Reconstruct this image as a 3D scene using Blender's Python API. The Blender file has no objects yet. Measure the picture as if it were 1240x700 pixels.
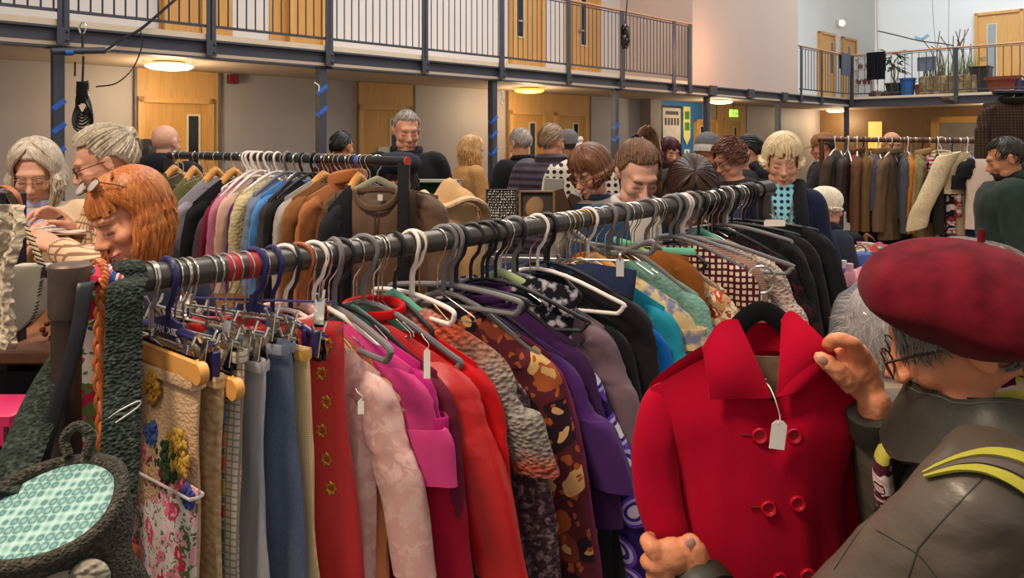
import bpy, math, random
from math import sin, cos, pi, sqrt, atan2, radians
from mathutils import Vector, Matrix, noise
V = Vector
SC = bpy.context.scene
COL = SC.collection
random.seed(7)
F = 900.0; CX = 620.0; HY = 168.0; CZ = 1.62

def P(px, py, Y):
    return V(((px-CX)/F*Y, Y, CZ-(py-HY)/F*Y))

def s2l(c):
    return c/12.92 if c <= 0.04045 else ((c+0.055)/1.055)**2.4
def hexc(h, k=1.0):
    if not isinstance(h, str): return (h[0], h[1], h[2], 1)
    h = h.lstrip('#')
    return tuple(min(1, s2l(int(h[i:i+2], 16)/255)*k) for i in (0, 2, 4)) + (1,)

# ---------------------------------------------------------------- materials
class NT:
    def __init__(s, name):
        s.m = bpy.data.materials.new(name); s.m.use_nodes = True
        s.t = s.m.node_tree; s.b = s.t.nodes['Principled BSDF']
    def n(s, typ, **kw):
        nd = s.t.nodes.new(typ)
        for k, v in kw.items():
            if k.startswith('i_'):
                key = k[2:].replace('_', ' ')
                nd.inputs[key].default_value = v
            else: setattr(nd, k, v)
        return nd
    def l(s, a, b): s.t.links.new(a, b)
    def coord(s, sc=(1, 1, 1), rot=(0, 0, 0), kind='Object'):
        tc = s.n('ShaderNodeTexCoord'); mp = s.n('ShaderNodeMapping')
        mp.inputs['Scale'].default_value = sc; mp.inputs['Rotation'].default_value = rot
        s.l(tc.outputs[kind], mp.inputs['Vector']); return mp.outputs['Vector']
    def ramp(s, fac, stops, const=False):
        r = s.n('ShaderNodeValToRGB')
        if const: r.color_ramp.interpolation = 'CONSTANT'
        e = r.color_ramp.elements
        while len(e) < len(stops): e.new(0.5)
        for i, (p, c) in enumerate(stops):
            e[i].position = p; e[i].color = hexc(c)
        s.l(fac, r.inputs['Fac']); return r.outputs['Color']
    def mix(s, fac, a, b, mode='MIX'):
        m = s.n('ShaderNodeMix', data_type='RGBA', blend_type=mode)
        for k, val in (('Factor', fac), ('A', a), ('B', b)):
            sk = [i for i in m.inputs if i.name == k and i.enabled][0]
            if isinstance(val, bpy.types.NodeSocket): s.l(val, sk)
            elif k == 'Factor': sk.default_value = val
            else: sk.default_value = hexc(val)
        return [o for o in m.outputs if o.enabled][0]
    def math(s, op, a, b=0.0):
        m = s.n('ShaderNodeMath', operation=op)
        for i, val in enumerate((a, b)):
            if isinstance(val, bpy.types.NodeSocket): s.l(val, m.inputs[i])
            else: m.inputs[i].default_value = val
        return m.outputs[0]
    def noise(s, vec, scale, detail=3, out='Fac'):
        n = s.n('ShaderNodeTexNoise'); n.inputs['Scale'].default_value = scale
        n.inputs['Detail'].default_value = detail; s.l(vec, n.inputs['Vector']); return n.outputs[out]
    def wave(s, vec, scale, axis='X', dist=0.0):
        n = s.n('ShaderNodeTexWave', bands_direction=axis); n.inputs['Scale'].default_value = scale
        n.inputs['Distortion'].default_value = dist; s.l(vec, n.inputs['Vector']); return n.outputs['Fac']
    def vor(s, vec, scale, out='Distance', rnd=1.0, feat='F1', two=False, met='EUCLIDEAN'):
        n = s.n('ShaderNodeTexVoronoi', feature=feat, distance=met)
        if two: n.voronoi_dimensions = '2D'
        n.inputs['Scale'].default_value = scale
        n.inputs['Randomness'].default_value = rnd; s.l(vec, n.inputs['Vector']); return n.outputs[out]
    def bump(s, h, st=0.3, dist=0.002):
        b = s.n('ShaderNodeBump'); b.inputs['Strength'].default_value = st; b.inputs['Distance'].default_value = dist
        s.l(h, b.inputs['Height']); s.l(b.outputs['Normal'], s.b.inputs['Normal'])
    def base(s, c):
        if isinstance(c, bpy.types.NodeSocket): s.l(c, s.b.inputs['Base Color'])
        else: s.b.inputs['Base Color'].default_value = hexc(c)
    def fin(s, rough=0.8, metal=0, sheen=0, coat=0, sss=0, spec=None):
        s.b.inputs['Roughness'].default_value = rough; s.b.inputs['Metallic'].default_value = metal
        s.b.inputs['Sheen Weight'].default_value = sheen; s.b.inputs['Coat Weight'].default_value = coat
        if spec is not None: s.b.inputs['Specular IOR Level'].default_value = spec
        if sss:
            s.b.inputs['Subsurface Weight'].default_value = sss
            s.b.inputs['Subsurface Radius'].default_value = (0.02, 0.008, 0.004)
            s.b.inputs['Subsurface Scale'].default_value = 0.4
        return s.m

_MC = {}
def dk(h, k):
    c = hexc(h); return (c[0]*k, c[1]*k, c[2]*k)
def plain(h, rough=0.6, metal=0, var=0.12, scale=6, coat=0, spec=None, name=None):
    key = ('p', h, rough, metal, var, scale, coat, spec)
    if key in _MC: return _MC[key]
    t = NT(name or 'surface_'+h.lstrip('#')); v = t.coord()
    n = t.noise(v, scale, 4)
    t.base(t.ramp(n, [(0.3, dk(h, 1-var)), (0.7, dk(h, 1+var*0.6))]))
    _MC[key] = t.fin(rough, metal, coat=coat, spec=spec); return _MC[key]

def fab(h, kind='plain', cols=(), sc=1.0, rough=0.88, bump=0.25, sheen=0.04, var=0.16, name=None, spec=None):
    """procedural cloth; patterns live in the object's own X/Z frame"""
    key = ('f', h, kind, tuple(cols), sc, rough, bump, sheen, var)
    if key in _MC: return _MC[key]
    t = NT(name or 'cloth_%s_%s' % (kind, h.lstrip('#'))); v = t.coord()
    n = t.noise(v, 9, 4)
    def var_(c):
        m = t.ramp(n, [(0.3, (1-var,)*3), (0.7, (1+var*0.3,)*3)]); return t.mix(1.0, c, m, 'MULTIPLY')
    flat = t.coord((1, 0.25, 1)); _sp = t.n('ShaderNodeSeparateXYZ'); _cb = t.n('ShaderNodeCombineXYZ'); t.l(v, _sp.inputs[0]); t.l(_sp.outputs['X'], _cb.inputs['X']); t.l(_sp.outputs['Z'], _cb.inputs['Y']); fl2 = _cb.outputs[0]
    hgt = t.math('ADD', t.wave(v, 260, 'X'), t.wave(v, 260, 'Z'))
    if kind == 'plain': c = var_(h)
    elif kind == 'mottle':
        c = t.ramp(t.noise(flat, 28*sc, 3), [(0.38, h), (0.5, cols[0]), (0.62, cols[-1])]); c = var_(c)
    elif kind == 'satin':
        c = var_(h)
        if cols: c = t.mix(t.ramp(t.noise(t.mix(.08, flat, t.noise(flat, 20, 2, 'Color'), 'LINEAR_LIGHT'), 26, 1), [(.47, (0, 0, 0)), (.53, (1, 1, 1))]), c, cols[0]); hgt = t.noise(t.coord((1, 1, 0.2)), 14, 3)
    elif kind == 'stripes':
        c = t.mix(t.ramp(t.wave(flat, 30*sc, 'Z'), [(0.0, (0, 0, 0)), (0.5, (1, 1, 1))], True), h, cols[0]); c = var_(c)
    elif kind == 'vstripes':
        c = t.mix(t.ramp(t.wave(flat, 20*sc, 'X'), [(0.0, (0, 0, 0)), (0.5, (1, 1, 1))], True), h, cols[0])
        if len(cols) > 1:
            c = t.mix(t.ramp(t.wave(flat, 7*sc, 'X'), [(0.0, (0, 0, 0)), (0.72, (1, 1, 1))], True), c, cols[1])
        c = var_(c)
    elif kind == 'check':
        a = t.ramp(t.wave(flat, 16*sc, 'X'), [(0.0, (0, 0, 0)), (0.86, (1, 1, 1))], True)
        b = t.ramp(t.wave(flat, 16*sc, 'Z'), [(0.0, (0, 0, 0)), (0.86, (1, 1, 1))], True)
        f = t.mix(1.0, a, b, 'LIGHTEN'); c = var_(t.mix(f, h, cols[0]))
    elif kind == 'houndstooth':
        a = t.ramp(t.wave(flat, 34*sc, 'X'), [(0.0, (0, 0, 0)), (0.45, (1, 1, 1))], True)
        b = t.ramp(t.wave(flat, 34*sc, 'Z'), [(0.0, (0, 0, 0)), (0.45, (1, 1, 1))], True)
        f = t.mix(1.0, a, b, 'MULTIPLY'); c = t.mix(f, h, cols[0])
    elif kind == 'dots':
        d = t.vor(fl2, 30*sc, rnd=0.12, two=True, met='CHEBYCHEV' if len(cols) > 1 else 'EUCLIDEAN')
        f = t.ramp(d, [(0.0, (1, 1, 1)), (0.3, (0, 0, 0))], True); c = var_(t.mix(f, h, cols[0]))
    elif kind == 'floral':
        wn = t.noise(flat, 22*sc, 2, 'Color')
        vv = t.mix(0.03, fl2, wn, 'LINEAR_LIGHT')
        d = t.vor(vv, 13*sc, two=True); cc = t.vor(vv, 13*sc, 'Color', two=True)
        sep = t.n('ShaderNodeSeparateColor'); t.l(cc, sep.inputs[0])
        m = len(cols); pal = t.ramp(sep.outputs[0], [(i/m, cols[i]) for i in range(m)], True)
        f = t.ramp(d, [(0.0, (1, 1, 1)), (0.42, (0, 0, 0))], True)
        c = t.mix(f, h, pal)
        f2 = t.ramp(d, [(0.0, (1, 1, 1)), (0.13, (0, 0, 0))], True)
        c = t.mix(f2, c, cols[-1])
        d2 = t.vor(vv, 31*sc, two=True); f3 = t.ramp(d2, [(0.0, (1, 1, 1)), (0.2, (0, 0, 0))], True)
        c = var_(t.mix(f3, c, cols[0]))
    elif kind == 'rings':
        wn = t.noise(flat, 8*sc, 1, 'Color')
        vv = t.mix(0.02, fl2, wn, 'LINEAR_LIGHT')
        d = t.vor(vv, 11*sc, rnd=0.55, two=True); m = len(cols)
        c = t.ramp(d, [(0.0, cols[0])] + [(0.08+0.42*i/m, cols[i]) for i in range(1, m)] + [(0.55, h)], True); c = var_(c)
    elif kind == 'knit':
        c0 = cols[0] if cols else dk(h, 0.6)
        k = t.vor(t.coord((1, 1, 1.5)), 90*sc, feat='SMOOTH_F1')
        c = t.mix(t.ramp(k, [(0.1, (0, 0, 0)), (0.8, (1, 1, 1))]), h, c0)
        if len(cols) > 1:
            c = t.mix(t.ramp(t.noise(v, 60*sc, 2), [(0.5, (0, 0, 0)), (0.6, (1, 1, 1))]), c, cols[1])
        hgt = t.math('MULTIPLY', k, -3.0); c = var_(c)
    elif kind == 'zgrad':      # cols = [(pos, hex)...] from top 0 to 1 m below
        sx = t.n('ShaderNodeSeparateXYZ'); tc = t.n('ShaderNodeTexCoord'); t.l(tc.outputs['Object'], sx.inputs[0])
        zz = t.math('ADD', t.math('MULTIPLY', sx.outputs['Z'], -1.0), t.math('MULTIPLY', t.noise(v, 25, 3), 0.06))
        c = t.ramp(zz, list(cols))
        k = t.vor(t.coord((1, 1, 1.6)), 85*sc, feat='SMOOTH_F1')
        c = t.mix(t.ramp(k, [(0.25, (0, 0, 0)), (0.9, (0.75, 0.75, 0.75))]), c, h)
        hgt = t.math('MULTIPLY', k, -3.0)
    elif kind == 'denim':
        c = t.mix(t.noise(v, 220, 2), dk(h, 0.75), dk(h, 1.35)); c = var_(c)
    elif kind == 'quilt':
        c = var_(h); hgt = t.math('MULTIPLY', t.wave(v, 7*sc, 'Z'), 2.2)
    t.base(c)
    if bump: t.bump(hgt, bump, 0.0015 if kind not in ('knit', 'zgrad', 'quilt') else 0.004)
    _MC[key] = t.fin(rough, sheen=min(sheen, .12), coat=.35 if kind == 'satin' else 0, spec=.18 if spec is None else spec); return _MC[key]

def emit(h, st, name):
    t = NT(name); t.b.inputs['Emission Color'].default_value = hexc(h); t.b.inputs['Emission Strength'].default_value = st
    t.base(h); return t.fin(0.5)
def glassm(name='clear_glass', h='#ffffff', rough=0.02):
    t = NT(name); t.base(h); t.b.inputs['Transmission Weight'].default_value = 1.0
    t.b.inputs['IOR'].default_value = 1.1; return t.fin(rough)
def skinm(h, name):
    key = ('s', h)
    if key in _MC: return _MC[key]
    t = NT(name); v = t.coord()
    a = t.noise(v, 14, 4); b = t.noise(v, 60, 3)
    c = t.ramp(a, [(0.3, dk(h, 0.86)), (0.7, dk(h, 1.06))])
    c = t.mix(t.ramp(b, [(0.45, (0, 0, 0)), (0.75, (0.35, 0.35, 0.35))]), c, (hexc(h)[0]*0.95, hexc(h)[1]*0.62, hexc(h)[2]*0.52))
    t.base(c); t.bump(t.noise(v, 95, 5), 0.45, 0.003)
    _MC[key] = t.fin(0.5, sss=0.08, spec=0.35); return _MC[key]
def hairm(h, h2=None):
    key = ('h', h, h2)
    if key in _MC: return _MC[key]
    t = NT('hair_'+h.lstrip('#')); v = t.coord((1, 1, 0.14))
    c = t.ramp(t.noise(v, 170, 2), [(0.30, dk(h, 0.62)), (0.52, h), (0.78, h2 or dk(h, 1.4))])
    c = t.mix(t.ramp(t.noise(t.coord(), 16, 2), [(0.35, (0, 0, 0)), (0.7, (0.45, 0.45, 0.45))]), c, h2 or dk(h, 1.25))
    t.base(c); t.bump(t.noise(t.coord((1, 1, 0.1)), 260, 2), 0.5, 0.002)
    _MC[key] = t.fin(0.42, spec=0.4); return _MC[key]

# ---------------------------------------------------------------- mesh building
class MB:
    def __init__(s): s.v = []; s.f = []; s.mi = []; s.cur = 0
    def add(s, vs, fs):
        o = len(s.v); s.v += [V(p) for p in vs]; s.f += [tuple(i+o for i in f) for f in fs]
        s.mi += [s.cur]*len(fs); return s
    def box(s, c, d, rot=None, bev=0.0):
        hx, hy, hz = d[0]/2, d[1]/2, d[2]/2
        if bev <= 0:
            vs = [V((x, y, z)) for z in (-hz, hz) for y in (-hy, hy) for x in (-hx, hx)]
            fs = [(0, 2, 3, 1), (4, 5, 7, 6), (0, 1, 5, 4), (2, 6, 7, 3), (0, 4, 6, 2), (1, 3, 7, 5)]
        else:
            b = min(bev, hx*.9, hy*.9, hz*.9); vs = []; fs = []
            def ring(z, ins):
                a, e = hx-ins, hy-ins; k = b*0.8
                return [V(p) for p in ((a-k, -e, z), (a, -e+k, z), (a, e-k, z), (a-k, e, z), (-a+k, e, z), (-a, e-k, z), (-a, -e+k, z), (-a+k, -e, z))]
            rs = [ring(-hz, b), ring(-hz+b, 0), ring(hz-b, 0), ring(hz, b)]
            for r in rs: vs += r
            for k in range(3):
                for i in range(8):
                    j = (i+1) % 8; fs.append((k*8+i, k*8+j, k*8+8+j, k*8+8+i))
            fs.append(tuple(reversed(range(8)))); fs.append(tuple(range(24, 32)))
        M = (rot if rot is not None else Matrix.Identity(3)); c = V(c)
        return s.add([c+M@p for p in vs], fs)
    def bar(s, p, q, w, h=None, up=V((0, 0, 1))):
        p, q = V(p), V(q); h = h or w; d = (q-p); L = d.length; d.normalize()
        x = d.cross(up)
        if x.length < 1e-4: x = V((1, 0, 0))
        x.normalize(); z = x.cross(d)
        M = Matrix((x, d, z)).transposed(); return s.box((p+q)/2, (w, L, h), M)
    def tube(s, pts, r, seg=8, cap=True, flat=1.0, up=None, closed=False):
        pts = [V(p) for p in pts]; n = len(pts)
        rr = r if isinstance(r, (list, tuple)) else [r]*n
        T = []
        for i in range(n):
            a = pts[(i-1) % n] if closed else pts[max(i-1, 0)]; b = pts[(i+1) % n] if closed else pts[min(i+1, n-1)]
            d = (b-a); d = d.normalized() if d.length > 1e-9 else V((0, 0, 1)); T.append(d)
        u = V(up) if up is not None else (V((0, 0, 1)) if abs(T[0].z) < .9 else V((1, 0, 0)))
        vs = []; fs = []
        N = u - T[0]*u.dot(T[0]); N.normalize()
        for i in range(n):
            if up is not None: N = u
            N = N - T[i]*N.dot(T[i])
            if N.length < 1e-6: N = T[i].orthogonal()
            N.normalize(); B = T[i].cross(N)
            ri = rr[i]; ra, rb = (ri if isinstance(ri, tuple) else (ri*flat, ri))
            for k in range(seg):
                a = 2*pi*k/seg; vs.append(pts[i]+N*(cos(a)*ra)+B*(sin(a)*rb))
        m = n if closed else n-1
        for i in range(m):
            for k in range(seg):
                k2 = (k+1) % seg; i2 = (i+1) % n
                fs.append((i*seg+k, i*seg+k2, i2*seg+k2, i2*seg+k))
        if cap and not closed:
            fs.append(tuple(reversed(range(seg)))); fs.append(tuple(range((n-1)*seg, n*seg)))
        return s.add(vs, fs)
    def ell(s, c, r, rot=None, nu=16, nv=10):
        c = V(c); M = rot if rot is not None else Matrix.Identity(3); vs = []; fs = []
        if not isinstance(r, (tuple, list, Vector)): r = (r, r, r)
        vs.append(c+M@V((0, 0, r[2])))
        for j in range(1, nv):
            t = pi*j/nv
            for i in range(nu):
                a = 2*pi*i/nu; vs.append(c+M@V((r[0]*sin(t)*cos(a), r[1]*sin(t)*sin(a), r[2]*cos(t))))
        vs.append(c+M@V((0, 0, -r[2])))
        for i in range(nu): fs.append((0, 1+i, 1+(i+1) % nu))
        for j in range(nv-2):
            for i in range(nu):
                a = 1+j*nu+i; b = 1+j*nu+(i+1) % nu; fs.append((a, a+nu, b+nu, b))
        L = len(vs)-1; o = 1+(nv-2)*nu
        for i in range(nu): fs.append((L, o+(i+1) % nu, o+i))
        return s.add(vs, fs)
    def lathe(s, prof, c=(0, 0, 0), seg=24, rot=None):
        c = V(c); M = rot if rot is not None else Matrix.Identity(3); vs = []; fs = []
        for (r, z) in prof:
            for k in range(seg):
                a = 2*pi*k/seg; vs.append(c+M@V((r*cos(a), r*sin(a), z)))
        for i in range(len(prof)-1):
            for k in range(seg):
                k2 = (k+1) % seg; fs.append((i*seg+k, i*seg+k2, (i+1)*seg+k2, (i+1)*seg+k))
        if prof[0][0] > 1e-6: fs.append(tuple(reversed(range(seg))))
        if prof[-1][0] > 1e-6: fs.append(tuple(range((len(prof)-1)*seg, len(prof)*seg)))
        return s.add(vs, fs)
    def loft(s, rings, cap=True):
        n = len(rings[0]); vs = [p for r in rings for p in r]; fs = []
        for i in range(len(rings)-1):
            for k in range(n):
                k2 = (k+1) % n; fs.append((i*n+k, i*n+k2, (i+1)*n+k2, (i+1)*n+k))
        if cap: fs.append(tuple(reversed(range(n)))); fs.append(tuple(range((len(rings)-1)*n, len(rings)*n)))
        return s.add(vs, fs)
    def grid(s, fn, nu, nv):
        vs = [V(fn(i/nu, j/nv)) for j in range(nv+1) for i in range(nu+1)]
        fs = [(j*(nu+1)+i, j*(nu+1)+i+1, (j+1)*(nu+1)+i+1, (j+1)*(nu+1)+i) for j in range(nv) for i in range(nu)]
        return s.add(vs, fs)
    def slab(s, fn, nu, nv, th):
        """closed sheet with thickness: fn(u,v)->point, offset along the surface normal"""
        e = 1e-3
        def nr(u, v):
            a = V(fn(min(u+e, 1), v))-V(fn(max(u-e, 0), v)); b = V(fn(u, min(v+e, 1)))-V(fn(u, max(v-e, 0)))
            n = a.cross(b); return n.normalized() if n.length > 1e-12 else V((0, 1, 0))
        top = []; bot = []
        for j in range(nv+1):
            for i in range(nu+1):
                p = V(fn(i/nu, j/nv)); n = nr(i/nu, j/nv)*(th/2); top.append(p+n); bot.append(p-n)
        W = nu+1; o = len(top); fs = []
        for j in range(nv):
            for i in range(nu):
                a = j*W+i; fs.append((a, a+1, a+W+1, a+W)); fs.append((o+a, o+a+W, o+a+W+1, o+a+1))
        for i in range(nu):
            fs.append((i, o+i, o+i+1, i+1)); a = nv*W+i; fs.append((a, a+1, o+a+1, o+a))
        for j in range(nv):
            a = j*W; fs.append((a, a+W, o+a+W, o+a)); a = j*W+nu; fs.append((a, o+a, o+a+W, a+W))
        return s.add(top+bot, fs)
    def prism(s, poly, th, M=None, c=(0, 0, 0)):
        """polygon in local XZ, thickness along Y"""
        n = len(poly); M = M if M is not None else Matrix.Identity(3); c = V(c)
        vs = [c+M@V((x, -th/2, z)) for x, z in poly]+[c+M@V((x, th/2, z)) for x, z in poly]
        fs = [tuple(range(n)), tuple(reversed(range(n, 2*n)))]+[(i, i+n, (i+1) % n+n, (i+1) % n) for i in range(n)]
        return s.add(vs, fs)
    def xf(s, M):
        s.v = [M@p for p in s.v]; return s
    def build(s, name, mats, parent=None, smooth=True, world=False, sharp=40):
        me = bpy.data.meshes.new(name)
        vs = s.v
        if world and parent is not None:
            Mi = (Matrix.Translation(parent.location) @ parent.rotation_euler.to_matrix().to_4x4()).inverted()
            vs = [Mi@p for p in vs]
        me.from_pydata([tuple(p) for p in vs], [], s.f)
        mats = mats if isinstance(mats, (list, tuple)) else [mats]
        for m in mats: me.materials.append(m)
        if len(mats) > 1: me.polygons.foreach_set('material_index', s.mi)
        if smooth:
            me.polygons.foreach_set('use_smooth', [True]*len(me.polygons))
            try: me.set_sharp_from_angle(angle=radians(sharp))
            except Exception: pass
        me.update()
        o = bpy.data.objects.new(name, me); COL.objects.link(o)
        if parent is not None: o.parent = parent
        return o
    def remesh(s, voxel, smooth=4, adapt=0):
        me = bpy.data.meshes.new('tmp'); me.from_pydata([tuple(p) for p in s.v], [], s.f)
        o = bpy.data.objects.new('tmp', me); COL.objects.link(o)
        m = o.modifiers.new('r', 'REMESH'); m.mode = 'VOXEL'; m.voxel_size = voxel; m.adaptivity = adapt
        if smooth:
            k = o.modifiers.new('s', 'SMOOTH'); k.iterations = smooth; k.factor = 0.5
        dg = bpy.context.evaluated_depsgraph_get(); ev = o.evaluated_get(dg); em = ev.to_mesh()
        s.v = [v.co.copy() for v in em.vertices]; s.f = [tuple(p.vertices) for p in em.polygons]
        s.mi = [0]*len(s.f)
        ev.to_mesh_clear(); bpy.data.objects.remove(o); bpy.data.meshes.remove(me)
        return s

def thing(name, label, cat, loc=(0, 0, 0), rotz=0, group=None):
    o = bpy.data.objects.new(name, None); COL.objects.link(o); o.empty_display_size = 0.1
    o.location = loc; o.rotation_euler = (0, 0, rotz); o['label'] = label; o['category'] = cat
    if group: o['group'] = group
    return o
def tag(o, label, cat, group=None, kind=None):
    o['label'] = label; o['category'] = cat
    if group: o['group'] = group
    if kind: o['kind'] = kind
    return o
def struct(o, label, cat='building part'):
    o['kind'] = 'structure'; o['label'] = label; o['category'] = cat; return o
def dup(root, loc, rotz=None, label=None):
    r = root.copy(); COL.objects.link(r); r.location = loc
    if rotz is not None: r.rotation_euler = (0, 0, rotz)
    if label: r['label'] = label
    for ch in list(root.children):
        c = ch.copy(); COL.objects.link(c); c.parent = r
        for g in ch.children:
            d = g.copy(); COL.objects.link(d); d.parent = c
    return r
def rz(a): return Matrix.Rotation(a, 3, 'Z')
def rx(a): return Matrix.Rotation(a, 3, 'X')
def ry(a): return Matrix.Rotation(a, 3, 'Y')
def arc(c, r, a0, a1, n, ax=V((1, 0, 0)), ay=V((0, 0, 1))):
    return [V(c)+ax*(r*cos(a0+(a1-a0)*i/n))+ay*(r*sin(a0+(a1-a0)*i/n)) for i in range(n+1)]
def spl(pts, n=8):
    """Catmull-Rom through the points"""
    pts = [V(p) for p in pts]; q = [pts[0]*2-pts[1]]+pts+[pts[-1]*2-pts[-2]]; out = []
    for i in range(1, len(q)-2):
        for k in range(n):
            t = k/n; a, b, c, d = q[i-1], q[i], q[i+1], q[i+2]
            out.append(0.5*((2*b)+(c-a)*t+(2*a-5*b+4*c-d)*t*t+(3*b-a-3*c+d)*t**3))
    out.append(pts[-1]); return out
def lerp(a, b, t): return a+(b-a)*t
def sstep(t): t = max(0, min(1, t)); return t*t*(3-2*t)
def text(name, body, size, mat, M4, parent=None, ext=0.0005, align='CENTER'):
    cu = bpy.data.curves.new(name, 'FONT'); cu.body = body; cu.size = size; cu.extrude = ext; cu.align_x = align; cu.align_y = 'CENTER'
    o = bpy.data.objects.new(name, cu); COL.objects.link(o)
    dg = bpy.context.evaluated_depsgraph_get(); me = bpy.data.meshes.new_from_object(o.evaluated_get(dg))
    bpy.data.objects.remove(o); me.materials.clear(); me.materials.append(mat)
    t = bpy.data.objects.new(name, me); COL.objects.link(t)
    if parent is not None: t.parent = parent; t.matrix_parent_inverse = Matrix.Identity(4)
    t.matrix_basis = M4; return t

cam = bpy.data.cameras.new('camera'); co = bpy.data.objects.new('camera', cam); COL.objects.link(co)
cam.sensor_width = 36; cam.lens = F/1240*36; cam.shift_y = -(350-HY)/1240
co.location = (0, 0, CZ); co.rotation_euler = (pi/2, 0, 0); cam.clip_start = 0.05; SC.camera = co
SC.view_settings.view_transform = 'Standard'; SC.view_settings.look = 'None'
SC.view_settings.gamma = 1; SC.view_settings.use_curve_mapping = False; SC.view_settings.exposure = 0.0

M_steel = plain('#3c3f47', 0.45, 0.3, name='painted_steel')
M_black = plain('#141416', 0.4, name='black_metal')
M_chrome = plain('#d8d2c8', 0.18, 1.0, 0.05, name='chrome_wire')
M_wood = None
def woodm(h, name, sc=1.0, axis=2, rough=0.45):
    t = NT(name); s = [9*sc, 9*sc, 9*sc]; s[axis] = 0.8*sc; v = t.coord(tuple(s))
    c = t.ramp(t.noise(v, 3, 5), [(0.3, dk(h, 0.88)), (0.5, h), (0.72, dk(h, 1.08))])
    t.base(c); return t.fin(rough)
# ================================================================ the hall
A0 = V((-4.41, 6.407, 0)); E = V((.714, .700, 0)).normalized(); NR = V((-.700, .714, 0)).normalized()
def sx(px):
    k = (px-CX)/F; return (4.41+6.407*k)/(E.x-E.y*k)
def wsx(px, d):            # along-wall coordinate of image column px on a plane d metres behind the balcony front
    a = A0+NR*d; k = (px-CX)/F; return (k*a.y-a.x)/(E.x-E.y*k)
def WP(s, d, z): return A0+E*s+NR*d+V((0, 0, z))
RW = Matrix((E, NR, V((0, 0, 1)))).transposed()      # local x along wall, y into wall
def wbox(mb, s0, s1, d0, d1, z0, z1):
    return mb.box(WP((s0+s1)/2, (d0+d1)/2, (z0+z1)/2), (abs(s1-s0), abs(d1-d0), abs(z1-z0)), RW)
SB = 18.5
C0 = WP(SB, 0, 0); E2 = V((E.y, -E.x, 0)); N2 = V((E.x, E.y, 0))
RW2 = Matrix((E2, N2, V((0, 0, 1)))).transposed()
def WP2(s, d, z): return C0+E2*s+N2*d+V((0, 0, z))
def wsx2(px, d):
    a = C0+N2*d; k = (px-CX)/F; return (k*a.y-a.x)/(E2.x-E2.y*k)
def wbox2(mb, s0, s1, d0, d1, z0, z1):
    return mb.box(WP2((s0+s1)/2, (d0+d1)/2, (z0+z1)/2), (abs(s1-s0), abs(d1-d0), abs(z1-z0)), RW2)

m_panel = plain('#b5aaa6', 0.5, 0.0, 0.05, 1.5, name='grey_cladding')
m_white = plain('#d9d4d2', 0.7, 0, 0.04, 1, name='white_paint')
m_cool = plain('#dde2e4', 0.8, 0, 0.03, 1, name='cool_white_paint')
m_peach = plain('#c4aea2', 0.75, 0, 0.04, 0.6, name='warm_plaster')
m_soff = plain('#c2ac96', 0.8, 0, 0.06, 1, name='cream_soffit')
m_ply = woodm('#cf9f5e', 'birch_veneer'); m_ply2 = woodm('#c8954f', 'oak_veneer'); m_plyd = woodm('#80603a', 'dark_brown_timber')  # m_plyd is a timber of darker brown colour
m_blue = plain('#2f6fae', 0.6, 0, 0.05, name='blue_paint')
m_dkglass = plain('#22201f', 0.12, 0, 0.05, name='dark_pane')
m_greyp = plain('#9aa3a6', 0.15, 0, 0.05, name='obscured_pane')
m_edge = plain('#d8c6ac', 0.6, 0, 0.05, name='pale_timber_edge')
m_rail = woodm('#b98662', 'handrail_wood', axis=0)
m_steelw = plain('#454750', 0.5, 0.2, 0.1, name='dark_steel')

fl = MB().box((2, 9, -.05), (40, 40, .1)).build('floor', plain('#55504c', 0.5, 0, 0.15, 2, name='grey_vinyl_floor'), smooth=False)
struct(fl, 'dark grey floor of the hall', 'floor')
D = 1.7
z0, z1 = 2.46, 2.66
# corrugated ground-floor wall
w = MB(); wbox(w, -8, SB+6, D+.02, D+.14, 0, 2.46)
struct(w.build('wall_left', m_panel, smooth=False), 'grey metal clad wall under the balcony', 'wall')
ribs = MB()
s = 99
while s < SB:
    wbox(ribs, s, s+.012, D+.005, D+.022, 0.05, 2.42); s += .1 if s < 4 else .2
struct(ribs.build('trim_1', m_panel, smooth=False), 'thin ribs of the grey cladding', 'wall trim')
w = MB(); wbox(w, -8, SB+3, 0.02, D+.14, 2.46, 2.50)
struct(w.build('ceiling_1', m_soff, smooth=False), 'cream soffit under the balcony', 'ceiling')
w = MB(); wbox(w, -8, SB+3, 0.06, D+.14, 2.50, 2.68)
struct(w.build('floor_upper', m_edge, smooth=False), 'balcony deck above the soffit', 'floor')
# edge beam (I section) with pale timber edge
w = MB(); wbox(w, -8, SB+.06, -.02, .10, 2.44, 2.462); wbox(w, -8, SB+.06, -.02, .10, 2.618, 2.64); wbox(w, -8, SB+.06, .03, .05, 2.462, 2.618)
struct(w.build('trim_2', m_steelw, smooth=False), 'dark steel edge beam of the left balcony', 'beam')
w = MB(); wbox(w, -8, wsx(837, 0), -.005, .08, 2.642, 2.70)
struct(w.build('trim_3', m_edge, smooth=False), 'pale timber strip on top of the edge beam', 'trim')
# upper wall
s0 = lambda px: wsx(px, D)
w = MB(); wbox(w, -8, s0(960), D, D+.12, 2.68, 5.6)
struct(w.build('wall_upper_left', m_white, smooth=False), 'white upper wall behind the balcony railings', 'wall')
w = MB()
for a, b in ((192, 281), (326, 397), (615, 660), (684, 725), (762, 822)):
    wbox(w, s0(a), s0(b), D-.02, D, 2.72, 5.0)
struct(w.build('trim_4', m_ply2, smooth=False), 'timber panel bays along the upper wall', 'timber panel')

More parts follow.
